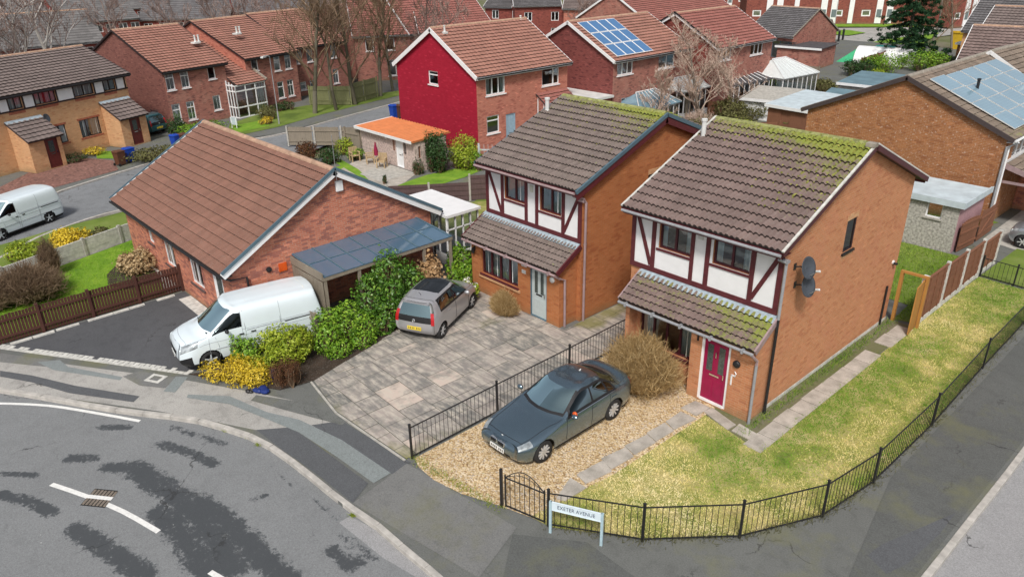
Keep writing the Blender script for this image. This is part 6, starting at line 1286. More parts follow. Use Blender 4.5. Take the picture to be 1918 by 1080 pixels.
mb.obox((.02, .1, .35), V((0, 1.6, .75)).normalized(), (1, 0, 0), V((0, -.75, 1.6)).normalized(), (0, 1.8), (0, .035), (-.04, .04)); mb.build('brace', M['wood_red'], bg2)
# ------------------------------------------------------------------ shed with an orange roof, patio furniture
sh = thing('garden_shed', 'pale pinkish concrete shed with a bright orange sheet roof and a white door', 'shed', (-41.2, 24.95, 0)); fs = Fr((0, 0, 0), (1, 0, 0)); mb = MB()
wall(mb, fs, 5.7, 1.82, [(3.75, 4.5, .03, 1.72)], z0=0); fr2_ = Fr((5.7, 0, 0), (0, 1, 0)); wall(mb, fr2_, 2.3, 1.82, [(.25, .42, .8, 1.5)], z0=0); mb.poly([(0, 2.3, 0), (0, 0, 0), (0, 0, 1.82), (0, 2.3, 1.82)]); mb.poly([(5.7, 2.3, 0), (0, 2.3, 0), (0, 2.3, 1.82), (5.7, 2.3, 1.82)]); mb.build('wall', M['pink_dash'], sh)
door(sh, fs, 3.75, 4.5, .03, 1.72, 'white', fw=.05, panes=(), panels=False); window(sh, fs, 3.5, 3.66, .95, 1.6, cols=1, frame='wood_red', sill=None, proud=.02); window(sh, fs, 4.62, 4.8, .95, 1.6, cols=1, frame='darkframe', sill=None, proud=.02); window(sh, fr2_, .25, .42, .8, 1.5, cols=1, frame='wood_red', sill=None)
mb = MB(); P0 = V((-.25, -.3, 1.84)); u = V((1, 0, 0)); v = V((0, 2.9, .14)).normalized(); w = u.cross(v); nw = 60
for k in range(nw):
    a, b = 6.05*k/nw, 6.05*(k+1)/nw; ha_, hb_ = .03*math.sin(k*2.1)+.03, .03*math.sin((k+1)*2.1)+.03
    mb.poly([P0+u*a+w*ha_, P0+u*b+w*hb_, P0+u*b+v*2.9+w*hb_, P0+u*a+v*2.9+w*ha_])
mb.obox(P0, u, v, w, (0, 6.05), (0, 2.9), (-.05, -.005)); mb.build('roof', M['orange_roof'], sh)
mb = MB(); mb.obox(P0, u, v, w, (-.02, 6.07), (-.04, -.001), (-.09, .075)); mb.obox(P0, u, v, w, (-.04, -.001), (0, 2.9), (-.09, .07)); mb.build('fascia', M['white'], sh)
mb = MB(); fs.box(mb, 2.75, 2.9, .001, .08, 1.55, 1.62); mb.build('outside_lamp', M['white'], sh)
board_fence('weathered vertical boarding at the left end of the orange roofed shed', (-42.6, 24.6), (-41.3, 24.85), 1.6, .14, .003, 'wood_grey', post=1.3)
def gchair(px, py, rz, lab):
    x, y = gp(px, py); t = thing('garden_chair', lab, 'chair', (x, y, .01), rz); s_ = .85
    for a in (-.24, .24):
        for b in (-.22, .22): mb = MB(); mb.box(a-.03, a+.03, b-.03, b+.03, 0, .56 if b < 0 else .8); mb.build('leg', M['wood_tan'], t)
    mb = MB()
    for k in range(5): mb.box(-.26, .26, -.25+k*.1, -.16+k*.1, .36, .39)
    mb.build('seat', M['wood_tan'], t); mb = MB()
    for k in range(5): mb.box(-.25+k*.105, -.17+k*.105, .20, .23, .4, .82)
    mb.box(-.27, .27, .19, .24, .79, .85); mb.build('backrest', M['wood_tan'], t); mb = MB(); mb.box(-.30, -.20, -.26, .22, .57, .60); mb.box(.20, .30, -.26, .22, .57, .60); mb.build('armrest', M['wood_tan'], t)
gchair(716, 314, .6, 'tan wooden garden chair nearest the shed door'); gchair(694, 306, -.5, 'tan wooden garden chair beside the closed crimson parasol'); gchair(665, 302, 1.4, 'tan wooden garden chair by the bushes at the patio edge')
x, y = gp(706, 306); um = thing('parasol', 'closed crimson parasol standing on the shed patio', 'parasol', (x, y, 0)); mb = MB(); mb.tube([(0, 0, 0), (0, 0, 1.25)], .02, 6); mb.build('pole', M['wood_tan'], um); mb = MB(); mb.lathe((0, 0, .5), (0, 0, 1), [(.0, .0), (.17, .02), (.15, .2), (.09, .5), (.03, .8), (0, .85)], 10); mb.build('canopy', M['parasol'], um)
mb = MB(); mb.lathe((0, 0, 0), (0, 0, 1), [(.2, 0), (.2, .06), (0, .08)], 12); mb.build('base', M['concrete'], um)
# ------------------------------------------------------------------ wheelie bins
def bin_(px, py, colr, lab, rz=0.0, sc=.86):
    x, y = gp(px, py); t = thing('wheelie_bin', lab, 'wheelie bin', (x, y, 0), rz, 'wheelie bins beside the far road'); t.scale = (sc, sc, sc); mb = MB()
    P = [(-.22, -.26), (.22, -.26), (.22, .26), (-.22, .26)]; Q = [(-.28, -.33), (.28, -.33), (.28, .33), (-.28, .33)]; i = mb.p(*[(a, b, .06) for a, b in P], *[(a, b, .98) for a, b in Q])
    for k in range(4): mb.f.append((i+k, i+(k+1) % 4, i+4+(k+1) % 4, i+4+k))
    mb.f.append((i+3, i+2, i+1, i)); mb.build('bin_body', M[colr], t)
    mb = MB(); mb.box(-.30, .30, -.36, .34, .981, 1.03); mb.poly([(-.30, -.36, 1.031), (.30, -.36, 1.031), (.24, .2, 1.09), (-.24, .2, 1.09)]); mb.poly([(-.24, .2, 1.09), (.24, .2, 1.09), (.30, .34, 1.031), (-.30, .34, 1.031)]); mb.poly([(.30, -.36, 1.031), (.30, .34, 1.031), (.24, .2, 1.09)]); mb.poly([(-.30, -.36, 1.031), (-.24, .2, 1.09), (-.30, .34, 1.031)]); mb.build('lid', M[colr], t)
    mb = MB(); mb.tube([(-.25, .37, .98), (.25, .37, .98)], .02, 6); mb.build('handle', M[colr], t)
    for sx in (-1, 1): mb = MB(); mb.lathe((sx*.27, .30, .1), (1, 0, 0), [(.0, -.03), (.1, -.03), (.1, .03), (0, .03)], 12); mb.build('wheel', M['rubber'], t)
bin_(227, 309, 'bin_brown', 'brown wheelie bin by the red block drive of the buff terrace', R(200)); bin_(245, 303, 'bin_blue', 'blue wheelie bin beside the brown one at the red block drive', R(195))
bin_(332, 277, 'bin_blue', 'blue wheelie bin at the end of the rough green hedge', R(200)); bin_(346, 275, 'bin_brown', 'brown wheelie bin tucked behind the blue one by the box hedge', R(200))
bin_(740, 222, 'bin_blue', 'blue wheelie bin at the corner of the crimson gable', R(180), 1.0); bin_(752, 222, 'bin_brown', 'brown wheelie bin against the crimson gable', R(180), 1.0)
# ------------------------------------------------------------------ lamp post, signs, aerials
def lamp(px, py, h, lab):
    x, y = gp(px, py); t = thing('street_lamp', lab, 'street lamp', (x, y, 0)); mb = MB(); mb.tube([(0, 0, 0), (0, 0, .9), (0, 0, .91), (0, 0, h)], [.06, .06, .035, .03], 8); mb.build('column', M['lampgrey'], t); mb = MB(); mb.tube([(0, 0, h), (.2, -.25, h+.1), (.35, -.5, h+.1)], .03, 6); mb.build('arm', M['galv'], t); mb = MB(); mb.obox((.35, -.5, h+.08), V((.5, -.7, 0)).normalized(), V((.7, .5, 0)).normalized(), (0, 0, 1), (0, .5), (-.1, .1), (-.06, .05)); mb.build('lantern', M['offwhite'], t)
lamp(523, 232, 4.9, 'slim grey street lamp on the verge before the plum houses'); lamp(1561, 60, 6.0, 'distant grey street lamp on the far green')
x, y = gp(440, 240); hs = thing('notice_board', 'small pale blue sign on two legs in the grass before the white glazed porch', 'sign', (x, y, 0), .4); mb = MB(); mb.box(-.3, .3, -.02, .02, .25, .8); mb.build('board', M['felt_pale'], hs); mb = MB(); mb.box(-.26, -.2, -.03, -.021, 0, .8); mb.box(.2, .26, -.03, -.021, 0, .8); mb.build('leg', M['white'], hs)
# ------------------------------------------------------------------ back garden buildings
def lean_glass(label, px, py, w, d_, z0, z1, rz, roof='carglass', kind='conservatory', wallm='white', hip=0.0):
    x, y = (px, py); t = thing(kind, label, kind.replace('_', ' '), (x, y, 0), rz); mb = MB(); n = max(3, int(w/.6))
    mb.box(0, w, 0, d_, 0, .5); mb.build('dwarf_wall', M[wallm], t); mb = MB()
    for k in range(n+1): q = (w-.06)*k/n; mb.box(q, q+.06, -.005, .05, .5, z0)
    for k in range(5): q = (d_-.06)*k/4; mb.box(-.005, .05, q, q+.06, .5, z0); mb.box(w-.05, w+.005, q, q+.06, .5, z0)
    mb.box(-.03, w+.03, -.04, .06, z0, z0+.1); mb.box(-.03, .06, .06, d_, z0, z0+.1); mb.box(w-.06, w+.03, .06, d_, z0, z0+.1); mb.build('window_frame', M['white'], t)
    mb = MB(); mb.poly([(0, .02, .5), (w, .02, .5), (w, .02, z0), (0, .02, z0)]); mb.poly([(.02, d_, .5), (.02, 0, .5), (.02, 0, z0), (.02, d_, z0)]); mb.poly([(w-.02, 0, .5), (w-.02, d_, .5), (w-.02, d_, z0), (w-.02, 0, z0)]); mb.build('pane', M['glass'], t)
    h = hip*w; a, b, c, e = V((-.1, -.12, z0+.11)), V((w+.1, -.12, z0+.11)), V((w+.1-h, d_ if not hip else d_*.55, z1)), V((-.1+h, d_ if not hip else d_*.55, z1)); mb = MB(); mb.poly([a, b, c, e])
    if hip: bk = V((w+.1, d_, z0+.11)); bl_ = V((-.1, d_, z0+.11)); mb.poly([b, bk, c]); mb.poly([bl_, a, e]); mb.poly([bk, bl_, e, c])
    o = mb.build('roof', M[roof], t); sd_ = o.modifiers.new('solid', 'SOLIDIFY'); sd_.thickness = .05
    mb = MB()
    for k in range(n+1): p = a+(b-a)*(k/n); q = e+(c-e)*(k/n); mb.tube([p+V((0, 0, .05)), q+V((0, 0, .05))], .025, 4)
    mb.tube([e+V((0, 0, .06)), c+V((0, 0, .06))], .04, 5); mb.build('glazing_bar', M['white'], t); return t
M['pale_glass'] = plain('pale_polycarbonate', (.62, .66, .66), .3, var=.08, spec=.6); M['glass_slate'] = plain('blue_glass_roof', (.17, .27, .33), .08, var=.4, scale=.9, spec=.8)
lean_glass('white conservatory with a pale polycarbonate roof behind the mossy ridge', -32.4, 46.9, 3.4, 2.6, 2.0, 2.8, R(90), 'pale_glass', hip=.2)
lean_glass('low glass lean-to with a slatted blue glass roof beside the dense leafless tree', -33.2, 44.2, 4.4, 2.8, 1.6, 2.6, R(92), 'glass_slate', hip=.28) if False else lean_glass('low glass lean-to with a slatted blue glass roof beside the dense leafless tree', -32.0, 41.2, 4.6, 2.4, 1.5, 2.5, R(90), 'glass_slate', hip=.28)
lean_glass('white pavilion like conservatory with a faceted pale roof beside the brick house', -30.0, 56.6, 4.6, 4.0, 2.0, 3.2, R(84), 'pale_glass', hip=.32)
lean_glass('white framed conservatory with a dark slate roof beside the leafless tree', -31.6, 52.2, 4.4, 3.2, 1.9, 2.8, R(84), 'felt_dark', hip=.25)
lean_glass('low white conservatory beyond the crimson gabled house, right of its ridge', -43.5, 49.5, 5, 3.5, 2.6, 3.7, R(80), 'pale_glass', hip=0)
def shedf(label, px, py, w, d_, h, rz, roof, wallm, over=.2, kind='garden_shed', tilt=.2, gable=False):
    x, y = (px, py) if px < 0 else gp(px, py); t = thing(kind, label, kind.replace('_', ' ').split()[-1], (x, y, 0), rz); mb = MB(); wall(mb, Fr((0, 0, 0), (1, 0, 0)), w, h, [(w*.35, w*.35+.75, .05, h*.85)], z0=0); wall(mb, Fr((w, 0, 0), (0, 1, 0)), d_, h, z0=0); wall(mb, Fr((w, d_, 0), (-1, 0, 0)), w, h, z0=0); wall(mb, Fr((0, d_, 0), (0, -1, 0)), d_, h, z0=0); mb.build('wall', M[wallm], t)
    door(t, Fr((0, 0, 0), (1, 0, 0)), w*.35, w*.35+.75, .05, h*.85, wallm, frame=wallm, panes=(), panels=False); mb = MB()
    if gable:
        a, b = V((-over, -over, h)), V((w+over, -over, h)); c, e = V((w+over, d_/2, h+tilt*d_)), V((-over, d_/2, h+tilt*d_)); f, g_ = V((w+over, d_+over, h)), V((-over, d_+over, h)); mb.poly([a, b, c, e]); mb.poly([e, c, f, g_])
    else: mb.poly([(-over, -over, h+.02), (w+over, -over, h+.02), (w+over, d_+over, h+.02+tilt), (-over, d_+over, h+.02+tilt)])
    o = mb.build('roof', M[roof], t); s_ = o.modifiers.new('solid', 'SOLIDIFY'); s_.thickness = .07; s_.offset = 1
    mb = MB(); mb.box(-over, w+over, -over-.03, -over-.002, h-.1, h+.1); mb.build('fascia', M['white'], t); return t
shedf('low shed with a pale blue roof left of the broad brown gable', -26.6, 48.6, 2.9, 4.6, 1.7, R(-4), 'felt_pale', 'wood_red', gable=False, tilt=.35)
shedf('low outbuilding with a grey sheet roof below the slate conservatory', -29.8, 50.6, 3.2, 3.6, 1.45, R(12), 'concrete', 'white', tilt=.3)
shedf('dark blue roofed shed seen above the brown gable verge', -25.2, 53.4, 4.2, 3.6, 1.6, R(0), 'felt_blue', 'wood_grey', gable=True, tilt=.14)
shedf('flat blue grey roofed outbuilding with an air conditioner beyond the gable', -26.2, 58.2, 5.4, 4.6, 2.0, R(4), 'felt_blue', 'concrete', tilt=.25)
shedf('pale roofed garage between the conifer shrubs and the far right roofs', 1785, 124, 7, 5, 2.2, R(-3), 'felt_pale', 'brick_brown', tilt=.1)
shedf('flat grey roofed brick annexe below the bright red tiled house', 1452, 122, 4.5, 4, 1.9, R(5), 'felt_dark', 'brick_plum', tilt=.1)
ac = thing('air_conditioner', 'white air conditioning unit with a round fan in front of the flat blue grey roof', 'air conditioner', (-23.6, 57.3, 1.15), R(4)); mb = MB(); mb.box(.1, .2, .1, .4, -1.15, 0); mb.box(.9, 1.0, .1, .4, -1.15, 0); mb.build('stand', M['metal'], ac); mb = MB(); mb.box(0, 1.1, 0, .5, 0, .8); mb.build('casing', M['white'], ac, bevel=.03); mb = MB(); mb.lathe((.42, -.005, .4), (0, -1, 0), [(.32, 0), (.32, .02), (.25, .02), (.25, .0), (.06, .01), (.06, .03), (0, .03)], 18); mb.build('fan_grille', M['black'], ac)
x, y = gp(1565, 116); tp = thing('polytunnel', 'white and green sheeted garden tunnel on the far plot', 'polytunnel', (x, y, 0), R(10)); mb = MB(); n = 10
for k in range(n):
    a0, a1 = math.pi*k/n, math.pi*(k+1)/n; mb.poly([(1.7, -1.7*math.cos(a0)+1.7, 1.6*math.sin(a0)), (7.5, -1.7*math.cos(a0)+1.7, 1.6*math.sin(a0)), (7.5, -1.7*math.cos(a1)+1.7, 1.6*math.sin(a1)), (1.7, -1.7*math.cos(a1)+1.7, 1.6*math.sin(a1))])
mb.build('cover', M['white'], tp, smooth=True); mb = MB(); mb.poly([(1.7, -1.7*math.cos(math.pi*k/n)+1.7, 1.6*math.sin(math.pi*k/n)) for k in range(n+1)]); mb.poly([(0, .2, 0), (1.7, 0.0, 0), (1.7, .9, 1.35)]); mb.poly([(0, .2, 0), (1.7, .9, 1.35), (1.7, 2.5, 1.35), (0, 3, 0)]); mb.build('end_sheet', M['green_tarp'], tp)
x, y = gp(1635, 116); ts = thing('water_tank', 'teal covered water tank on the far plot by the conifer', 'tank', (x, y, 0), .2); mb = MB(); mb.box(0, 1.8, 0, 1.2, 0, 1.5); mb.build('tank_body', M['teal_tarp'], ts, bevel=.1); mb = MB(); mb.box(-.05, 1.85, -.05, 1.25, 1.501, 1.6); mb.build('lid', M['teal_tarp'], ts)
x, y = gp(1783, 92); ys = thing('skip', 'mustard yellow skip beyond the far garage', 'skip', (x, y, 0), .2); mb = MB(); i = mb.p((0, 0, 0), (3, 0, 0), (3, 2, 0), (0, 2, 0), (-.5, -.1, 1.8), (3.5, -.1, 1.8), (3.5, 2.1, 1.8), (-.5, 2.1, 1.8))
for k in range(4): mb.f.append((i+k, i+(k+1) % 4, i+4+(k+1) % 4, i+4+k))
mb.build('skip_body', M['yellow'], ys); mb = MB()
for k in range(4): mb.box(-.5, 3.5, -.14, -.1, 1.7, 1.8)
mb.build('rim', M['yellow'], ys)
for k, (px, py) in enumerate([(1558, 76), (1570, 78), (1578, 75)]):
    x, y = gp(px, py); bo = thing('bollard', 'dark bollard at the edge of the far road by the brown brick hall', 'bollard', (x, y, 0), 0, 'dark bollards on the far road'); mb = MB(); mb.lathe((0, 0, 0), (0, 0, 1), [(.14, 0), (.14, 1.2), (.16, 1.22), (.1, 1.35), (0, 1.36)], 8); mb.build('shaft', M['black'], bo)
# metal mesh fence post and clothes post between shed garden and house
board_fence('pale grey metal post and wire fence beyond the lime bush', G2(898, 318), (-29.4, 31.5), 1.5, .02, .22, 'galv', 'wire_fence', 1.6)
# litter
x, y = gp(488, 734); lb = thing('plastic_bag', 'crumpled dark blue plastic bag on the pavement by the flower bed', 'bag', (x, y, .01)); mb = MB(); r_ = random.Random(4)
for k in range(4): mb.blob((r_.uniform(-.16, .16), r_.uniform(-.12, .12), .07), r_.uniform(.1, .2), r_.uniform(.08, .16), r_.uniform(.06, .1), 9, 5)
mb.build('bag', M['blue_bag'], lb); x, y = gp(465, 735); lb2 = thing('dark_bag', 'small black scrap of rubbish left of the blue bag', 'litter', (x, y, .01)); mb = MB(); mb.blob((0, 0, .05), .1, .08, .06, 8, 5); mb.blob((.08, .05, .04), .07, .06, .05, 8, 5); mb.build('scrap', M['black'], lb2)
x, y = gp(520, 716); lb3 = thing('plastic_bag', 'dark blue plastic bag caught in the brown bush', 'bag', (x-.05, y-.05, .2)); mb = MB()
for k in range(4): mb.blob((r_.uniform(-.1, .1), r_.uniform(-.1, .1), r_.uniform(0, .2)), .09, .09, .12, 9, 5)
mb.build('bag', M['blue_bag'], lb3)
# ------------------------------------------------------------------ ground materials
M['road'] = asphalt('road_asphalt', (.20, .208, .213), damp=(.042, .047, .052)); M['road_far'] = asphalt('far_road_asphalt', (.19, .20, .21), blot=.7)
M['path_dark'] = asphalt('dark_tarmac', (.10, .105, .112), blot=.35); M['path_mid'] = asphalt('mid_tarmac', (.135, .14, .133), blot=.6, mossy=.55); M['path_pale'] = asphalt('worn_pavement', (.34, .33, .31), damp=(.10, .10, .09), blot=.8); M['path_blue'] = asphalt('bluish_strip', (.215, .24, .24), blot=.3); M['path_grey'] = asphalt('grey_patch', (.17, .172, .168), blot=.5, mossy=.4)
M['drive_dark'] = asphalt('driveway_tarmac', (.085, .088, .095), blot=.6)
M['line'] = plain('road_paint', (.72, .72, .70), .8, var=.12, scale=14)
M['lawn_green'] = patchy('bright_lawn', [(0, (.09, .20, .012)), (.5, (.17, .32, .02)), (1, (.28, .41, .04))], 1.2, .9, .4, 40, .25)
M['lawn_dead'] = patchy('patchy_lawn', [(0, (.13, .19, .03)), (.4, (.28, .30, .07)), (.7, (.46, .40, .16)), (1, (.56, .48, .25))], 1.1, .9, .4, 40, .3)
M['grass_far'] = patchy('rough_grass', [(0, (.08, .13, .02)), (.5, (.15, .22, .03)), (1, (.22, .27, .07))], .6, .9, .4, 20, .25)
M['land'] = patchy('garden_land', [(0, (.10, .09, .06)), (.35, (.13, .15, .05)), (.7, (.20, .18, .12)), (1, (.22, .20, .16))], .25, .95, .3, 8, .3)
M['soil'] = patchy('soil', [(0, (.03, .02, .012)), (1, (.075, .05, .035))], 3, 1, .6, 25, .4)
M['block_drive'] = brick('red_block_paving', (.23, .115, .095), (.29, .155, .125), (.17, .10, .085), (.12, .07, .06), .2, bw=.2, bh=.1, stain=.4, alg=0.0)
def gravel():
    t = NT('gravel'); p = t.pos(); v = t.n('TexVoronoi', 1, Vector=p, Scale=24.0); vd = t.n('TexVoronoi', 0, Vector=p, Scale=24.0); w = t.n('SeparateColor', 0, Color=v)
    cc = t.ramp(w, [(0, (.28, .17, .08)), (.25, (.52, .37, .19)), (.6, (.70, .54, .33)), (.85, (.80, .68, .50)), (1, (.45, .38, .33))])
    big = t.noise(p, .9, 5, .65); cc = t.mix(t.mapr(big, .45, .75, 0, .35), cc, (.36, .25, .12)); cc = t.mix(t.mapr(t.noise(p, 2.2, 5, .7), .62, .72, 0, .5), cc, (.25, .24, .05))
    cc = t.mix(t.mapr(vd, .5, .75, 0, .35), cc, (.12, .07, .035))
    return t.fin(cc, .9, 0, t.bump(t.math('SUBTRACT', 1.0, vd), .8, .03), .2)
M['gravel'] = gravel()
def slabm():
    t = NT('stone_slabs'); a = t.attr('tint'); p = t.pos(); n1 = t.noise(p, 1.6, 6, .65); n2 = t.noise(p, 7, 5, .6); st = t.n('VectorMath', 0, props={'operation': 'MULTIPLY'}, i0=p, i1=(1.0, 3.5, 1)); n3 = t.noise(st, 1.8, 5, .65)
    cc = t.ramp(a, [(0, (.16, .16, .15)), (.3, (.245, .225, .21)), (.55, (.32, .285, .26)), (.8, (.42, .36, .32)), (1, (.60, .49, .42))])
    cc = t.mix(t.mapr(n3, .42, .62, 0, .8), cc, (.54, .49, .42)); cc = t.mix(t.mapr(n1, .46, .66, 0, .7), cc, (.14, .145, .14)); cc = t.mix(t.mapr(n2, .55, .72, 0, .35), cc, (.40, .36, .28))
    gm = t.math('ADD', t.attr('moss'), t.math('MULTIPLY', t.math('SUBTRACT', n1, .5), 1.0)); cc = t.mix(t.mapr(gm, .35, .8, 0, .7), cc, (.21, .20, .05))
    return t.fin(cc, .75, 0, t.bump(n2, .3, .015), .35)
M['slab'] = slabm()
PZ = [0]
def structure(name, pts, z, mat, label=None):
    if name.startswith('pavement_'): PZ[0] += 1; z += .0005*PZ[0]
    mb = MB(); mb.sheet(pts, z); o = mb.build(name, M[mat]); o['kind'] = 'structure'; return o
def px(*pts, z=0.0): return [G2(a, b, z) for a, b in pts]
# ------------------------------------------------------------------ base
mb = MB(); mb.box(-900, 700, -300, 1500, -.60, -.30); o = mb.build('ground', M['land']); o['kind'] = 'structure'
KL = [(0, 733), (100, 750), (200, 768), (300, 781), (350, 786), (400, 799), (440, 811), (480, 826), (520, 850), (560, 880), (600, 912), (640, 945), (720, 1000)]
kl = [G2(a, b, -.06) for a, b in KL]
arc = [(-9.6+6.8*math.sin(a), 13.6-6.8*math.cos(a)) for a in [R(q) for q in range(4, 87, 6)]]
kerbline = [(-70, -26), (-45, -10.5), (-33, -3.2), (-29, -.7)] + kl + [(-11.2, 6.75), (-10.3, 6.8)] + arc + [(-2.8, 17), (-2.76, 20), (-2.78, 24), (-2.8, 30), (-2.8, 40), (-2.7, 90)]
# smooth the kerb line
def smooth(P, n=4): Q = np.array([(a, b, 0) for a, b in P]); return [(a[0], a[1]) for a in cr(Q, n)]
kb = smooth(kerbline, 3)
block = kb + [(-30, 100), (-62, 100), (-44.5, 34), (-43.2, 27), (-42.6, 22), (-41.2, 14), (-40.6, 10), (-40.0, 6), (-39.2, 2), (-40, -3), (-60, -18)]
mb = MB(); mb.prism(block, -.3, 0.0); o = mb.build('pavement', M['path_mid']); o['kind'] = 'structure'; me = o.data
# kerb stones following the line
def along(P, step):
    P = [V((a, b)) for a, b in P]; out = []; acc = 0.0; seg = []
    cum = [0]
    for k in range(len(P)-1): cum.append(cum[-1]+(P[k+1]-P[k]).length)
    s = 0; k = 0
    while s < cum[-1]:
        while cum[k+1] < s: k += 1
        t = (s-cum[k])/(cum[k+1]-cum[k]); out.append(P[k]+(P[k+1]-P[k])*t); s += step
    return out
mb = MB(); st = along([p for p in kb if -46 < p[0] and p[1] < 60], .915)
for k in range(len(st)-1):
    d = (st[k+1]-st[k]); L = d.length; d.normalize(); s = V((-d.y, d.x)); a = V((st[k].x, st[k].y, 0)); mb.obox(a, (d.x, d.y, 0), (s.x, s.y, 0), (0, 0, 1), (.004, L-.004), (-.012, .135), (-.2, .012+.004*(k % 3)))
o = mb.build('kerb', M['kerb'], bevel=.012); o['kind'] = 'structure'
# ------------------------------------------------------------------ roads (near one carries the damp marks)
blobs = []
def wet(pts, w, s=1.0):
    P = [V(G2(a, b, -.11)) for a, b in pts]
    for k in range(len(P)-1): blobs.append((P[k], P[k+1], w, s))
wet([(130, 858), (175, 858)], .30); wet([(205, 874), (250, 876)], .38); wet([(250, 876), (330, 925), (385, 985), (440, 1060)], .55); wet([(330, 925), (410, 965), (480, 1035), (540, 1090)], .50); wet([(300, 960), (340, 1000), (390, 1075)], .50); wet([(140, 990), (190, 1020), (270, 1075)], .42); wet([(0, 925), (60, 940), (100, 960)], .26); wet([(0, 885), (70, 890)], .16); wet([(190, 800), (240, 800)], .22); wet([(300, 830), (350, 845), (400, 868)], .26); wet([(320, 800), (420, 830)], .22, .8); wet([(620, 1030), (660, 1060)], .3); wet([(640, 1000), (700, 1045)], .22, .7); wet([(470, 935), (500, 925)], .14, .8)
wet([(500, 870), (640, 975)], .14, .62)
RX0, RX1, RY0, RY1, RS = -32.0, -6.5, -3.0, 8.0, .16
nx, ny = int((RX1-RX0)/RS), int((RY1-RY0)/RS); X, Y = np.meshgrid(np.linspace(RX0, RX1, nx+1), np.linspace(RY0, RY1, ny+1), indexing='ij'); D = np.zeros_like(X)
for a, b, w, s in blobs:
    ab = np.array(b-a); L2 = ab @ ab+1e-9; t = np.clip(((X-a.x)*ab[0]+(Y-a.y)*ab[1])/L2, 0, 1); dd = np.hypot(X-a.x-t*ab[0], Y-a.y-t*ab[1]); D = np.maximum(D, s*np.clip(1.0-.55*(dd/(w*.8))**2, 0, 1))
vv = np.stack([X, Y, np.full_like(X, -.11)], -1).reshape(-1, 3); idx = np.arange((nx+1)*(ny+1)).reshape(nx+1, ny+1); ff = np.stack([idx[:-1, :-1], idx[1:, :-1], idx[1:, 1:], idx[:-1, 1:]], -1).reshape(-1, 4)
o = np_mesh('road', vv, ff, M['road'], None, dict(damp=(D*.72).ravel())); o['kind'] = 'structure'
M['road_side'] = asphalt('side_road_asphalt', (.29, .29, .295), blot=.35)
structure('road', [(-6.5, -10), (8, -10), (8, 100), (-6.5, 100)], -.111, 'road_side'); structure('road', [(-110, -70), (-6.5, -70), (-6.5, -3), (-110, -3)], -.111, 'road')
far_road = px((-90, 560), (0, 480), (60, 447), (120, 423), (200, 397), (262, 385), (420, 335), (560, 293), (690, 240), (790, 226), (870, 215), (860, 168), (755, 187), (640, 218), (520, 250), (400, 268), (340, 285), (262, 308), (150, 345), (60, 375), (-60, 410), z=-.1)
far_road = [(-37, -6)] + far_road + [(-46.5, -6)]
structure('far_road', far_road, -.09, 'road_far')
# lines on the far road edge (pale kerb)
def strip(name, pts, w, z, mat, dash=None):
    P = smooth(pts, 3); mb = MB(); 
    for k in range(len(P)-1):
        a, b = V((*P[k], z)), V((*P[k+1], z)); d = (b-a).normalized(); s = V((-d.y, d.x, 0))*w/2; mb.poly([a-s, b-s, b+s, a+s])
    o = mb.build(name, M[mat]); o['kind'] = 'structure'; return o
mb = MB(); fk = along(smooth([G2(*q) for q in [(-60, 413), (60, 378), (118, 356), (200, 330), (262, 311), (340, 287), (400, 270), (520, 252), (640, 220), (755, 189)]], 4), .915)
for k in range(len(fk)-1):
    d = (fk[k+1]-fk[k]); L = d.length; d.normalize(); s = V((-d.y, d.x)); mb.obox(V((*fk[k], 0)), (d.x, d.y, 0), (s.x, s.y, 0), (0, 0, 1), (.004, L-.004), (0, .16), (-.2, .0))
fk = along(smooth([G2(*q) for q in [(-40, 500), (0, 481), (60, 448), (120, 424), (200, 398), (258, 386)]], 4), .915)
for k in range(len(fk)-1):
    d = (fk[k+1]-fk[k]); L = d.length; d.normalize(); s = V((-d.y, d.x)); mb.obox(V((*fk[k], 0)), (d.x, d.y, 0), (s.x, s.y, 0), (0, 0, 1), (.004, L-.004), (-.14, .02), (-.2, .014))
o = mb.build('far_kerb', M['kerb']); o['kind'] = 'structure'
# pavement and plots on the far side
fp = [(-50.5, -8)] + px((-60, 410), (60, 376), (118, 354), (262, 309), (340, 285), (400, 268), (520, 250), (640, 218), (755, 187), (860, 166)) + [(-75, 75), (-110, 60), (-95, -10)]
structure('far_pavement', fp, -.02, 'path_mid')
structure('verge', px((425, 258), (520, 238), (600, 215), (700, 190), (760, 176), (760, 168), (690, 178), (560, 200), (480, 215), (430, 232)), .0, 'grass_far'); structure('verge', px((440, 250), (505, 236), (500, 224), (436, 236)), .012, 'lawn_green')
structure('block_paved_drive', px((105, 350), (222, 318), (212, 300), (150, 295), (60, 320), (0, 350), (0, 372)), -.005, 'block_drive'); structure('verge', px((182, 297), (216, 297), (212, 283), (178, 283)), .002, 'lawn_green')
structure('far_green', px((1560, 100), (1700, 100), (1760, 60), (1660, 72), (1570, 92)), -.1, 'lawn_green'); structure('far_green', px((1550, 62), (1590, 65), (1622, 60), (1590, 55), (1550, 55)), -.1, 'lawn_green'); structure('far_green', px((1540, 49), (1760, 49), (1760, 42), (1540, 42)), -.1, 'lawn_green')
structure('far_road', px((1540, 96), (1600, 88), (1800, 60), (1900, 52), (1900, 48), (1540, 50), (1520, 60)), -.2, 'path_pale')
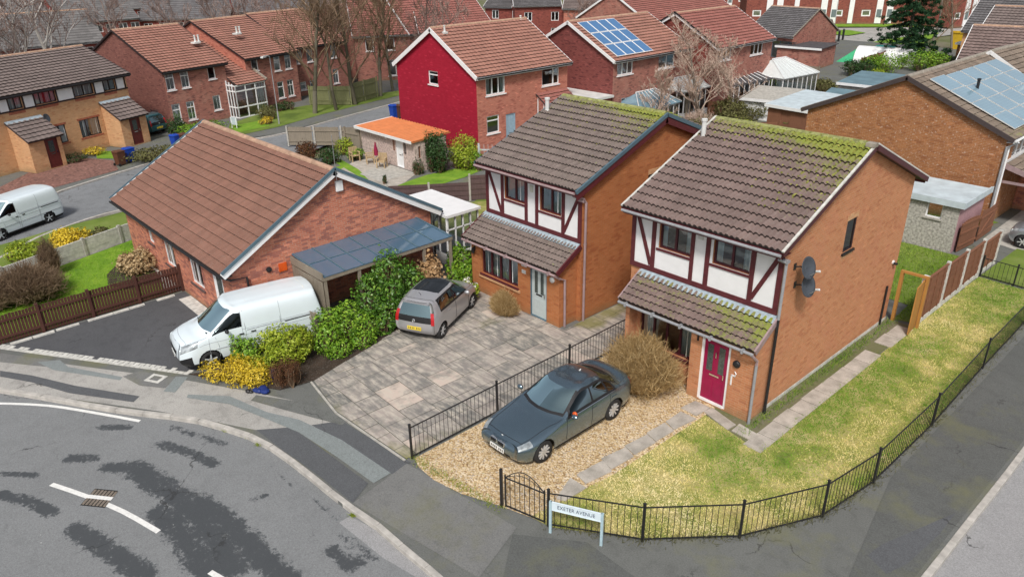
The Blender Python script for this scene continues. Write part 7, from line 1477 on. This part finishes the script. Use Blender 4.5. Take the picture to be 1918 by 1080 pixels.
# ------------------------------------------------------------------ pavement patchwork
z1, z2, z3 = .004, .008, .012
structure('pavement_patch', px((0, 665), (350, 712), (480, 735), (560, 752), (650, 785), (590, 800), (480, 805), (380, 785), (300, 770), (0, 728), (-40, 722), (-40, 655)), z1, 'path_pale')
structure('pavement_patch', px((0, 661), (110, 676), (118, 690), (0, 678)), z2, 'path_grey'); structure('pavement_patch', px((0, 694), (60, 703), (140, 722), (250, 740), (262, 742), (250, 753), (130, 736), (60, 716), (0, 705)), z2, 'path_dark'); structure('pavement_patch', px((70, 678), (112, 674), (128, 687), (230, 706), (225, 712), (100, 693)), z2, 'path_blue')
structure('pavement_patch', px((230, 705), (262, 695), (330, 706), (310, 727), (262, 722)), z2, 'path_grey'); structure('pavement_patch', px((330, 705), (352, 706), (328, 735), (306, 733)), z2, 'path_blue')
structure('pavement_patch', px((480, 805), (545, 800), (600, 838), (690, 905), (661, 942), (600, 893), (530, 843)), z2, 'path_dark'); structure('pavement_patch', px((583, 796), (640, 788), (770, 866), (735, 888), (640, 826)), z2, 'path_dark')
structure('pavement_strip', px((352, 739), (430, 742), (500, 772), (560, 786), (640, 824), (732, 886), (700, 905), (630, 855), (560, 810), (500, 785), (430, 757), (350, 745)), z3, 'path_blue')
structure('pavement_patch', px((661, 942), (762, 868), (968, 988), (897, 1082)), z2, 'path_grey'); structure('pavement_patch', px((480, 740), (560, 752), (655, 786), (640, 796), (560, 775), (470, 750)), z2, 'path_mid')
structure('road_patch', px((635, 978), (655, 966), (900, 1092), (800, 1092), (718, 1044), z=-.107), -.106, 'road_side')
structure('pavement_patch', px((1625, 1040), (1650, 1020), (1790, 960), (1760, 1000), (1700, 1055), (1660, 1075)), z2, 'path_dark')
structure('pavement_patch', px((920, 1085), (980, 1000), (1180, 1030), (1400, 1025), (1560, 985), (1670, 905), (1800, 770), (1918, 660), (1918, 840), (1840, 935), (1740, 1030), (1670, 1085)), z1, 'path_dark2') if 'path_dark2' in M else None
M['path_dark2'] = asphalt('lawn_side_tarmac', (.105, .11, .106), blot=.45, mossy=.5)
structure('pavement_patch', [G2(960, 1000), G2(1100, 1015)] + [(-5.6+3.2*math.sin(a)*1.0-1.2, 13.2-3.4*math.cos(a)) for a in [R(q) for q in range(10, 80, 10)]] + [(-4.75, 17), (-4.75, 24), (-4.8, 40), (-3.0, 40), (-2.98, 20), (-3.02, 17)] + [(-9.6+6.6*math.sin(a), 13.6-6.6*math.cos(a)) for a in [R(q) for q in range(82, 8, -6)]], z1, 'path_dark2')
# markings
def lane(pts, w): return strip('road_marking', [G2(a, b, -.107) for a, b in pts], w, -.1055, 'line')
lane([(-30, 756), (0, 755), (90, 759), (180, 773), (262, 788)], .11); lane([(96, 906), (160, 928), (230, 957), (297, 995)], .13); lane([(393, 1070), (430, 1092), (470, 1120)], .13)
gm_ = thing('drain_cover', 'rusty square drain cover under the road marking', 'drain cover', G2(185, 932, -.1) + (-.103,)); gx = [V((*G2(a, b, -.1), 0))-V((*G2(185, 932, -.1), 0)) for a, b in ((150, 945), (178, 914), (221, 918), (196, 950))]
M['rust'] = plain('rusty_iron', (.22, .185, .15), .7, .2, var=.35, scale=20, bump=.3)
mb = MB(); mb.poly([q for q in gx][::-1] if (gx[1]-gx[0]).cross(gx[2]-gx[1]).z < 0 else gx); mb.build('cover_frame', M['under'], gm_); mb = MB(); u = (gx[3]-gx[0]); v = (gx[1]-gx[0]); L1, L2 = u.length, v.length; u.normalize(); v.normalize()
for k in range(7): mb.obox(gx[0], u, v, (0, 0, 1), (L1*(k+.15)/7, L1*(k+.85)/7), (.03, L2-.03), (.001, .004))
mb.build('cover_grid', M['rust'], gm_); mb = MB(); mb.obox(gx[0], u, v, (0, 0, 1), (.0, L1), (L2*.42, L2*.62), (.0045, .006)); mb.build('painted_stripe', M['line'], gm_)
# utility covers in the pavement
for (a, b, w, lab) in ((292, 709, .55, 'pale yellow marked inspection cover in the pavement by the driveway strip'),):
    x, y = G2(a, b); t = thing('inspection_cover', lab, 'inspection cover', (x, y, z3+.002), .5); mb = MB(); mb.box(-w/2, w/2, -.22, .22, 0, .006); mb.build('frame', M['concrete_pale'], t); mb = MB(); mb.box(-w/2+.12, w/2-.12, -.12, .12, .007, .01); mb.build('cover', M['path_grey'], t)
# ------------------------------------------------------------------ plots
structure('driveway', px((10, 652), (345, 702), (440, 640), (520, 590), (420, 545), (340, 545)) if False else [(-28.45, 2.3), (-22.3, 6.3), (-21.55, 7.4), (-21.35, 10.9), (-23.5, 10.9), (-23.5, 8.6), (-28.5, 8.6)], z2, 'drive_dark')
mb = MB(); r_ = random.Random(9); a = V((-28.5, 2.15, 0)); b = V((-22.15, 6.2, 0)); d = (b-a); L = d.length; d.normalize(); s = V((-d.y, d.x, 0)); x = 0
while x < L: w = .19; mb.obox(a, d, s, (0, 0, 1), (x+.008, x+w), (.0, .12), (0, .022)); mb.obox(a, d, s, (0, 0, 1), (x+.05, x+w+.03), (.13, .27), (0, .018)) if r_.random() < .8 else None; x += w+.01
o = mb.build('driveway_edging', M['concrete_pale']); o['kind'] = 'structure'
mb = MB(); y = 2.6
while y < 8.4: w = r_.uniform(.5, .9); mb.box(-28.45, -28.33+r_.uniform(0, .05), y, y+w, 0, .05); y += w+r_.uniform(.02, .5)
for k in range(9): mb.box(-27.9+k*.42, -27.5+k*.42, 8.15+.0, 8.62, .009, .022+.004*(k % 2))
o = mb.build('path_edging', M['concrete_pale']); o['kind'] = 'structure'
structure('lawn', [(-28.65, -2), (-28.65, 8.3), (-31.0, 8.55), (-34.5, 9.0), (-36.3, 10.2), (-34.1, 3.5), (-33.0, -2)], .02, 'lawn_green')
structure('soil', [(-30.3, 7.0), (-30.0, 8.3), (-31.0, 8.6), (-33.0, 8.6), (-33.3, 7.6), (-32.4, 6.9), (-31.2, 6.6)], .03, 'soil'); structure('soil', [(-33.6, 1.0), (-32.6, 2.0), (-33.2, 4.0), (-34.3, 5.2), (-34.7, 5.0), (-33.9, 2.5), (-34.2, 1)], .03, 'soil'); structure('garden_path', [(-28.7, 8.62), (-28.7, 8.0), (-30.0, 8.25), (-31.1, 8.5), (-34.4, 8.62)], .034, 'concrete_pale')
structure('verge', [(-36.6, 10.3), (-34.4, 3.6), (-34.5, -2), (-39.0, -2), (-39.3, 3), (-40.2, 7), (-40.5, 10), (-40.9, 13), (-36.5, 13)], .012, 'grass_far')
# flower bed beside the driveway
structure('soil', [(-22.1, 6.25), (-20.9, 6.9), (-19.2, 7.9), (-18.95, 8.9), (-20.0, 13.2), (-20.6, 17.6), (-21.5, 17.6), (-21.5, 10.5), (-21.5, 7.5)], .024, 'soil')
# paved driveway: slabs laid in courses, each its own stone colour
drive = [(-18.95, 8.92), (-17.0, 8.55), (-13.78, 8.72), (-13.78, 17.6), (-14.0, 26.0), (-15.85, 26.0), (-15.85, 16.86), (-20.55, 16.86), (-20.55, 16.4), (-20.05, 13.2)]
def inside(P, x, y):
    c = False; n = len(P)
    for i in range(n):
        x1, y1 = P[i]; x2, y2 = P[(i+1) % n]
        if (y1 > y) != (y2 > y) and x < (x2-x1)*(y-y1)/(y2-y1)+x1: c = not c
    return c
def clip(poly, a, b):
    out = []
    for i in range(len(poly)):
        p, q = poly[i], poly[(i+1) % len(poly)]; sp = (b[0]-a[0])*(p[1]-a[1])-(b[1]-a[1])*(p[0]-a[0]); sq = (b[0]-a[0])*(q[1]-a[1])-(b[1]-a[1])*(q[0]-a[0])
        if sp >= 0: out.append(p)
        if (sp >= 0) != (sq >= 0): t = sp/(sp-sq); out.append((p[0]+(q[0]-p[0])*t, p[1]+(q[1]-p[1])*t))
    return out
def slabs(name, regions, ang, rows, z, mossf, seed, gap=.009):
    mb = MB(); tint = []; moss = []; r_ = random.Random(seed); c, s = math.cos(ang), math.sin(ang)
    for conv in regions:
        P = conv if sum(conv[i][0]*conv[(i+1) % len(conv)][1]-conv[(i+1) % len(conv)][0]*conv[i][1] for i in range(len(conv))) > 0 else conv[::-1]
        us = [p[0]*c+p[1]*s for p in P]; vs = [-p[0]*s+p[1]*c for p in P]; v = math.floor(min(vs)/.3)*.3; rr = random.Random(seed+int(v*10))
        while v < max(vs):
            h = rows[int(abs(v*7.3)) % len(rows)]; u = min(us)-rr.random()*.9
            while u < max(us):
                w = rr.choice((.6, .75, .9, .9, 1.1)); q = [(u+gap, v+gap), (u+w-gap, v+gap), (u+w-gap, v+h-gap), (u+gap, v+h-gap)]; q = [(a*c-b*s, a*s+b*c) for a, b in q]
                for i in range(len(P)): q = clip(q, P[i], P[(i+1) % len(P)]) if q else q
                if len(q) >= 3:
                    zz = z+r_.uniform(-.003, .003); mb.poly([(a, b, zz) for a, b in q]); tv = min(1, max(0, r_.gauss(.40, .19)));
                    if r_.random() < .08: tv = .95
                    tint += [tv]*len(q); moss += [mossf(a, b) for a, b in q]
                u += w
            v += h
    mb.att['tint'] = tint; mb.att['moss'] = moss; o = mb.build(name, M['slab']); o['kind'] = 'structure'; return o
structure('slab_bedding', drive, z2, 'joint') if 'joint' in M else None
M['joint'] = plain('dark_joint', (.10, .095, .075), .95, var=.3, scale=8); structure('slab_bedding', drive, z2, 'joint')
cd = [[(-18.95, 8.92), (-17.0, 8.55), (-13.78, 8.72), (-13.78, 16.86), (-17.81, 16.86)], [(-18.95, 8.92), (-18.0, 15.55), (-19.0, 15.75), (-20.05, 13.2)], [(-19.0, 15.75), (-20.55, 16.4), (-20.05, 13.2)], [(-18.0, 15.55), (-17.81, 16.86), (-20.55, 16.86), (-20.55, 16.4), (-19.0, 15.75)], [(-13.78, 16.86), (-14.0, 26), (-15.85, 26), (-15.85, 16.86)]]
def dmoss(x, y): return max(0, 1-abs(x+13.9)/.8)*.55*(1 if y < 11 else .35)+max(0, (9.4-y)/1.0)*.5+(.75 if (y > 17.0 and x < -15.0) else 0)+(.5 if -18.9 < x < -17.8 and 14.6 < y < 15.7 else 0)
slabs('paved_driveway', cd, R(-2), (.75, .6, .75, .9), .022, dmoss, 5)
o = None; mb = MB(); P_ = [V((-18.95, 8.85, 0)), V((-16.9, 8.52, 0)), V((-13.75, 8.68, 0))]
for k in range(2): d = P_[k+1]-P_[k]; L = d.length; d.normalize(); mb.obox(P_[k], d, V((-d.y, d.x, 0)), (0, 0, 1), (0, L), (-.06, .0), (0, .035))
o = mb.build('driveway_edging', M['concrete']); o['kind'] = 'structure'
# gravel and front lawn of the nearer house
GP = [(-13.65, 8.9), (-13.3, 8.75), (-12.6, 8.72), (-11.7, 8.9), (-10.75, 9.28), (-9.75, 9.6), (-9.6, 12.0), (-9.5, 15.6), (-9.5, 16.5), (-10.6, 16.9), (-13.5, 17.4), (-13.66, 17.4)]; structure('gravel_drive', GP, .016, 'gravel'); structure('soil', [(-9.62, 15.2), (-7.6, 15.2), (-7.6, 16.7), (-10.5, 16.7)], .0145, 'land'); structure('soil', [(-8.55, 15.4), (-7.6, 15.4), (-7.6, 25.6), (-8.5, 25.6)], .018, 'land')
lawnP = [(-9.95, 9.55), (-9.4, 9.64), (-7.66, 10.9), (-6.25, 12.55), (-5.3, 14.5), (-5.02, 16.5), (-4.95, 20), (-5.05, 24.3), (-5.1, 31.5), (-7.5, 31.7), (-7.55, 25.7), (-7.6, 18.0), (-7.65, 15.6), (-8.3, 15.75), (-9.5, 16.0), (-9.6, 12.2)]
nx_, ny_ = 90, 160; structure('lawn', lawnP, .02, 'lawn_dead')
structure('lawn', [(-8.3, 25.7), (-7.66, 25.9), (-7.66, 33.5), (-9.2, 33.4), (-14, 33.4), (-14, 27.5), (-8.4, 27.2)], .02, 'grass_far')
structure('lawn', [(-5.1, 31.7), (-5.1, 36.0), (-7.4, 36.0), (-7.5, 31.85)], .02, 'grass_far'); structure('driveway', [(-5.2, 35.2), (-5.2, 45), (-8.8, 45), (-8.8, 36.2)], .012, 'concrete')
sl = []
def slabq(pts): sl.append(px(*pts))
for q in [((1042, 935), (1068, 896), (1098, 915), (1058, 940)), ((1080, 890), (1130, 863), (1146, 884), (1097, 907)), ((1126, 860), (1172, 839), (1187, 856), (1145, 880)), ((1170, 836), (1212, 815), (1228, 830), (1188, 853)), ((1211, 812), (1245, 793), (1262, 808), (1228, 828)), ((1247, 791), (1275, 772), (1304, 786), (1262, 806)), ((1275, 765), (1302, 752), (1330, 765), (1304, 780)), ((1318, 772), (1334, 765), (1378, 797), (1362, 806)), ((1370, 808), (1385, 795), (1424, 818), (1402, 824))]: slabq(q)
mb = MB(); ti = []
rr = random.Random(3)
for q in sl:
    a = sum(q[i][0]*q[(i+1) % 4][1]-q[(i+1) % 4][0]*q[i][1] for i in range(4)); mb.prism(q, 0, .045); 
y = 15.55
while y < 25.2:
    L = rr.uniform(.7, .95)
    if y < 19.5 or rr.random() < .75: mb.box(-8.05+rr.uniform(0, .05), -7.5, y, y+L-.025, 0, .04)
    y += L
o = mb.build('stepping_slabs', M['slab_pale'] if 'slab_pale' in M else None); M['slab_pale'] = patchy('pale_slab', [(0, (.30, .28, .24)), (.5, (.46, .42, .37)), (1, (.60, .55, .49))], 2.5, .9, .4, 30, .25); o.data.materials.clear(); o.data.materials.append(M['slab_pale']); o['kind'] = 'structure'
# back gardens
structure('lawn', px((735, 352), (765, 364), (872, 332), (905, 318), (905, 305), (800, 328), (770, 338)), .022, 'lawn_green'); structure('lawn', px((628, 305), (700, 348), (672, 318), (640, 300)), .022, 'lawn_green'); structure('lawn', [(-33.6, 18.2), (-31.5, 20.2), (-29.4, 23.6), (-29.0, 26.0), (-33.5, 23.6), (-36.0, 21.0), (-35.5, 18.5)], .014, 'lawn_green'); structure('lawn', [(-40, 20.5), (-37.2, 20.8), (-37.6, 22.0), (-40, 23.8)], .014, 'lawn_green')
structure('patio', [(-34.2, 18.4), (-37.2, 19.0), (-40.2, 23.5), (-40.3, 24.8), (-35.3, 24.8), (-33.6, 22.2), (-34.6, 20)], .018, 'slab_pale')
structure('patio', [(-37.6, 22.4), (-35.5, 22.4), (-35.4, 24.8), (-38.6, 24.8)], .024, 'concrete')
structure('rough_ground', [(-30, 26), (-27, 20), (-21, 18), (-20.7, 26), (-14, 27), (-9, 39), (-30, 50), (-30, 34)], .01, 'grass_far'); structure('rough_ground', [(-27.0, 18), (-24, 19), (-21, 18.5), (-21, 25), (-27, 26.5), (-29, 23.6)], .016, 'lawn_dead')
# grass blades (uncountable)
def blades(name, poly, n, h, stops, seed, dens=None, w=.012):
    r_ = np.random.default_rng(seed); P = np.array(poly); x0, y0 = P.min(0); x1, y1 = P.max(0); m = int(n*2.6); X = r_.uniform(x0, x1, m); Y = r_.uniform(y0, y1, m); inn = np.zeros(m, bool)
    for i in range(len(P)):
        a, b = P[i], P[(i+1) % len(P)]; c = ((a[1] > Y) != (b[1] > Y)) & (X < (b[0]-a[0])*(Y-a[1])/(b[1]-a[1]+1e-12)+a[0]); inn ^= c
    X, Y = X[inn][:n], Y[inn][:n]; n = len(X); hh = h*(.3+r_.random(n)*(1.0+.9*(r_.random(n) > .93))); a = r_.uniform(0, 6.28, n); lean = r_.normal(0, .6, (n, 2))*hh[:, None]; wx, wy = np.cos(a)*w, np.sin(a)*w
    v = np.stack([np.stack([X-wx, Y-wy, np.full(n, .015)], 1), np.stack([X+wx, Y+wy, np.full(n, .015)], 1), np.stack([X+lean[:, 0], Y+lean[:, 1], hh], 1)], 1).reshape(-1, 3)
    cl = np.array([.5+.25*math.sin(x*.9+1.3*math.sin(y*.7))+.2*math.sin(x*2.7+y*2.1)+.15*math.sin(y*5.3-x*3.1) for x, y in zip(X, Y)]); bias = np.array([dens(x, y) for x, y in zip(X, Y)]) if dens else 0
    tint = np.clip((cl*.5+.25 if dens is None else .42)+r_.normal(0, .15, n)+bias, 0, 1); o = np_mesh(name, v, np.arange(3*n).reshape(n, 3), leafm(name+'_material', stops, .8, .15, .2), None, dict(tint=np.repeat(tint, 3))); o['kind'] = 'stuff'; return o
def lawnbias(x, y):
    g = -.75*math.exp(-((x+7.1)**2/.55+((y-19.6)/5.0)**4))-.45*math.exp(-((x+8.3)**2/1.2+(y-14.6)**2/1.6))-.5*max(0, 1-abs(x+5.15)/.55)*(1 if y > 16 else .35)-.6*math.exp(-((x+6.2)**2/1.2+((y-30.5)/2.2)**2))-.3*math.exp(-((x+9.2)**2/.3+(y-10.2)**2/.3))
    n = mnoise.noise(V((x*1.1, y*1.1, .3)))*.34+mnoise.noise(V((x*3.1, y*3.1, 4.0)))*.24+mnoise.noise(V((x*.4, y*.4, 9.0)))*.3
    return g+n+.22*math.exp(-((x+7.6)**2/2.6+(y-12.2)**2/2.5))+.06+(.13 if y < 14 else .03)
DS = [(0, (.06, .17, .010)), (.25, (.16, .32, .03)), (.42, (.36, .42, .08)), (.6, (.80, .68, .28)), (1, (.93, .83, .54))]
o = blades('lawn_grass', lawnP, 105000, .05, DS, 3, lawnbias, .012); tag(o, 'patchy straw yellow and green grass of the corner lawn', 'grass')
o = blades('lawn_grass', [(-28.7, -1), (-28.7, 8.2), (-31.0, 8.4), (-34.5, 8.9), (-36.1, 10.0), (-34.2, 4.8), (-33.2, 4.0), (-32.6, 2.0), (-33.0, -1)], 22000, .06, [(0, (.07, .18, .010)), (.5, (.18, .37, .02)), (1, (.36, .50, .05))], 5, None, .013); tag(o, 'bright green mown grass between the picket fence and the concrete wall', 'grass')
o = blades('lawn_grass', [(-8.3, 25.9), (-7.66, 25.9), (-7.66, 33.3), (-9.2, 33.3), (-12, 33.3), (-12, 27.5), (-8.4, 27.2)], 9000, .09, [(0, (.08, .18, .015)), (.5, (.20, .34, .03)), (1, (.42, .46, .12))], 7, None, .016); tag(o, 'green grass of the back garden behind the panel fence', 'grass')
def moss_on(house_, ov, vg, W, D, ze, zr, fn, n, seed, name='moss'):
    r_ = np.random.default_rng(seed); S = V((0, D/2+ov, zr-ze)); sl = S.length; sd = S.normalized(); nn = V((0, -sd.z, sd.y)); P = []
    while len(P) < n:
        x, q = r_.random(), r_.random()
        if r_.random() < (max(0, fn(x, q)-.12))**1.3*(.4+.6*(mnoise.noise(V((x*9, q*7, seed)))+.5)): P.append(V((-.02+x*(W+vg), -ov, ze))+sd*((q if r_.random() < .35 else (math.floor(q*sl/.365)+r_.uniform(-.03, .09))*.365/sl)*sl)+nn*r_.uniform(.02, .07))
    P = np.array([tuple(p) for p in P]); k = len(P); s = r_.uniform(.012, .045, k)[:, None]; a = r_.uniform(0, 6.28, k); u = np.stack([np.cos(a), np.sin(a)*sd.y, np.sin(a)*sd.z], 1); w = np.stack([-np.sin(a), np.cos(a)*sd.y, np.cos(a)*sd.z], 1); nv = np.array(tuple(nn))
    v = np.stack([P-u*s, P-w*s, P+u*s, P+w*s, P+nv*s*.7], 1).reshape(-1, 3); b = np.arange(k)*5; f = np.concatenate([np.stack([b+i, b+(i+1) % 4, b+4], 1) for i in range(4)])
    o = np_mesh(name, v, f, L_['roofmoss'], house_, dict(tint=np.repeat(r_.random(k), 5))); o['kind'] = 'stuff'
L_['roofmoss'] = leafm('roof_moss', [(0, (.06, .065, .015)), (.5, (.17, .18, .035)), (1, (.34, .33, .09))], .95, .1, .0)
moss_on(h3, .55, .17, 4.95, 8.1, 5.06, 6.98, moss3, 3600, 3); moss_on(h2, .55, .17, 4.8, 8.2, 4.94, 6.74, moss2, 2200, 5)
# weeds along edges
edge = [G2(772+k*8.5, 858+k*5, 0)+(0.02,) for k in range(20)]
weeds('weeds', 'small green weeds along the edge of the gravel and pavement', edge, 420, .09, .09, 'lime', 3)
weeds('weeds', 'weeds and dead stalks along the foot of the curving railing', [(*(V(rp[i])+(V(rp[i+1])-V(rp[i]))*t), .02) for i in range(7) for t in np.linspace(0, 1, 14)], 1300, .10, .13, 'olive', 5)
weeds('weeds', 'green weeds in the kerb gutter at the bend', [(*G2(a, b, -.1), -.1) for a, b in ((425, 806), (465, 818), (485, 832), (662, 965))], 260, .05, .08, 'lime', 7)
weeds('weeds', 'weeds between the side wall and the path of the nearer house', [(-8.3, y, .02) for y in np.linspace(16, 25.5, 40)], 900, .09, .13, 'bright', 9)
# ------------------------------------------------------------------ loose stones on the gravel
r_ = np.random.default_rng(8); n = 5200; X = r_.uniform(-13.6, -9.6, n); Y = r_.uniform(8.7, 16.4, n); gk = np.array([inside(GP, a_, b_) for a_, b_ in zip(X, Y)]); X, Y = X[gk], Y[gk]; n = len(X); s = r_.uniform(.010, .022, n); a = r_.uniform(0, 6.28, n)
base = np.array([(1, 0, 0), (0, 1, 0), (-1, 0, 0), (0, -1, 0), (0, 0, .8)]); vv = np.stack([np.stack([X+s*(b[0]*np.cos(a)-b[1]*np.sin(a)), Y+s*(b[0]*np.sin(a)+b[1]*np.cos(a)), .017+s*b[2]], 1) for b in base], 1).reshape(-1, 3); k5 = np.arange(n)*5; ff = np.concatenate([np.stack([k5+i, k5+(i+1) % 4, k5+4], 1) for i in range(4)])
M['pebble'] = leafm('pebbles', [(0, (.20, .12, .06)), (.4, (.44, .31, .16)), (.8, (.62, .50, .34)), (1, (.7, .64, .56))], .8, .2, .0)
o = np_mesh('gravel_stones', vv, ff, M['pebble'], None, dict(tint=np.repeat(r_.random(n), 5))); o['kind'] = 'stuff'; tag(o, 'loose buff stones of the gravel drive', 'gravel')
# ------------------------------------------------------------------ light
w = bpy.data.worlds.new('World'); scene.world = w; w.use_nodes = True; nt = w.node_tree; nt.nodes.clear(); sky = nt.nodes.new('ShaderNodeTexSky'); sky.sky_type = 'NISHITA'; sky.sun_disc = False
SE, SR = R(50), R(140); sky.sun_elevation = SE; sky.sun_rotation = SR; sky.air_density = 1.0; sky.dust_density = 4.0; sky.ozone_density = 1.0
hsv = nt.nodes.new('ShaderNodeHueSaturation'); hsv.inputs['Saturation'].default_value = .45; bgd = nt.nodes.new('ShaderNodeBackground'); bgd.inputs[1].default_value = .11; ow = nt.nodes.new('ShaderNodeOutputWorld')
nt.links.new(sky.outputs[0], hsv.inputs['Color']); nt.links.new(hsv.outputs[0], bgd.inputs[0]); nt.links.new(bgd.outputs[0], ow.inputs[0])
sl_ = bpy.data.lights.new('sun', 'SUN'); sl_.energy = 2.5; sl_.angle = R(9); sl_.color = (1, .95, .88); so = bpy.data.objects.new('sun', sl_); col.objects.link(so)
az = SR; sd = V((math.sin(az)*math.cos(SE), math.cos(az)*math.cos(SE), math.sin(SE))); so.rotation_euler = (-sd).to_track_quat('-Z', 'Y').to_euler()
vs = scene.view_settings; vs.view_transform = 'Standard'; vs.look = 'None'; vs.exposure = 0.12; vs.gamma = 1.0
scene.render.engine = 'CYCLES'; scene.cycles.max_bounces = 6; scene.cycles.transparent_max_bounces = 12; scene.cycles.caustics_reflective = False; scene.cycles.caustics_refractive = False
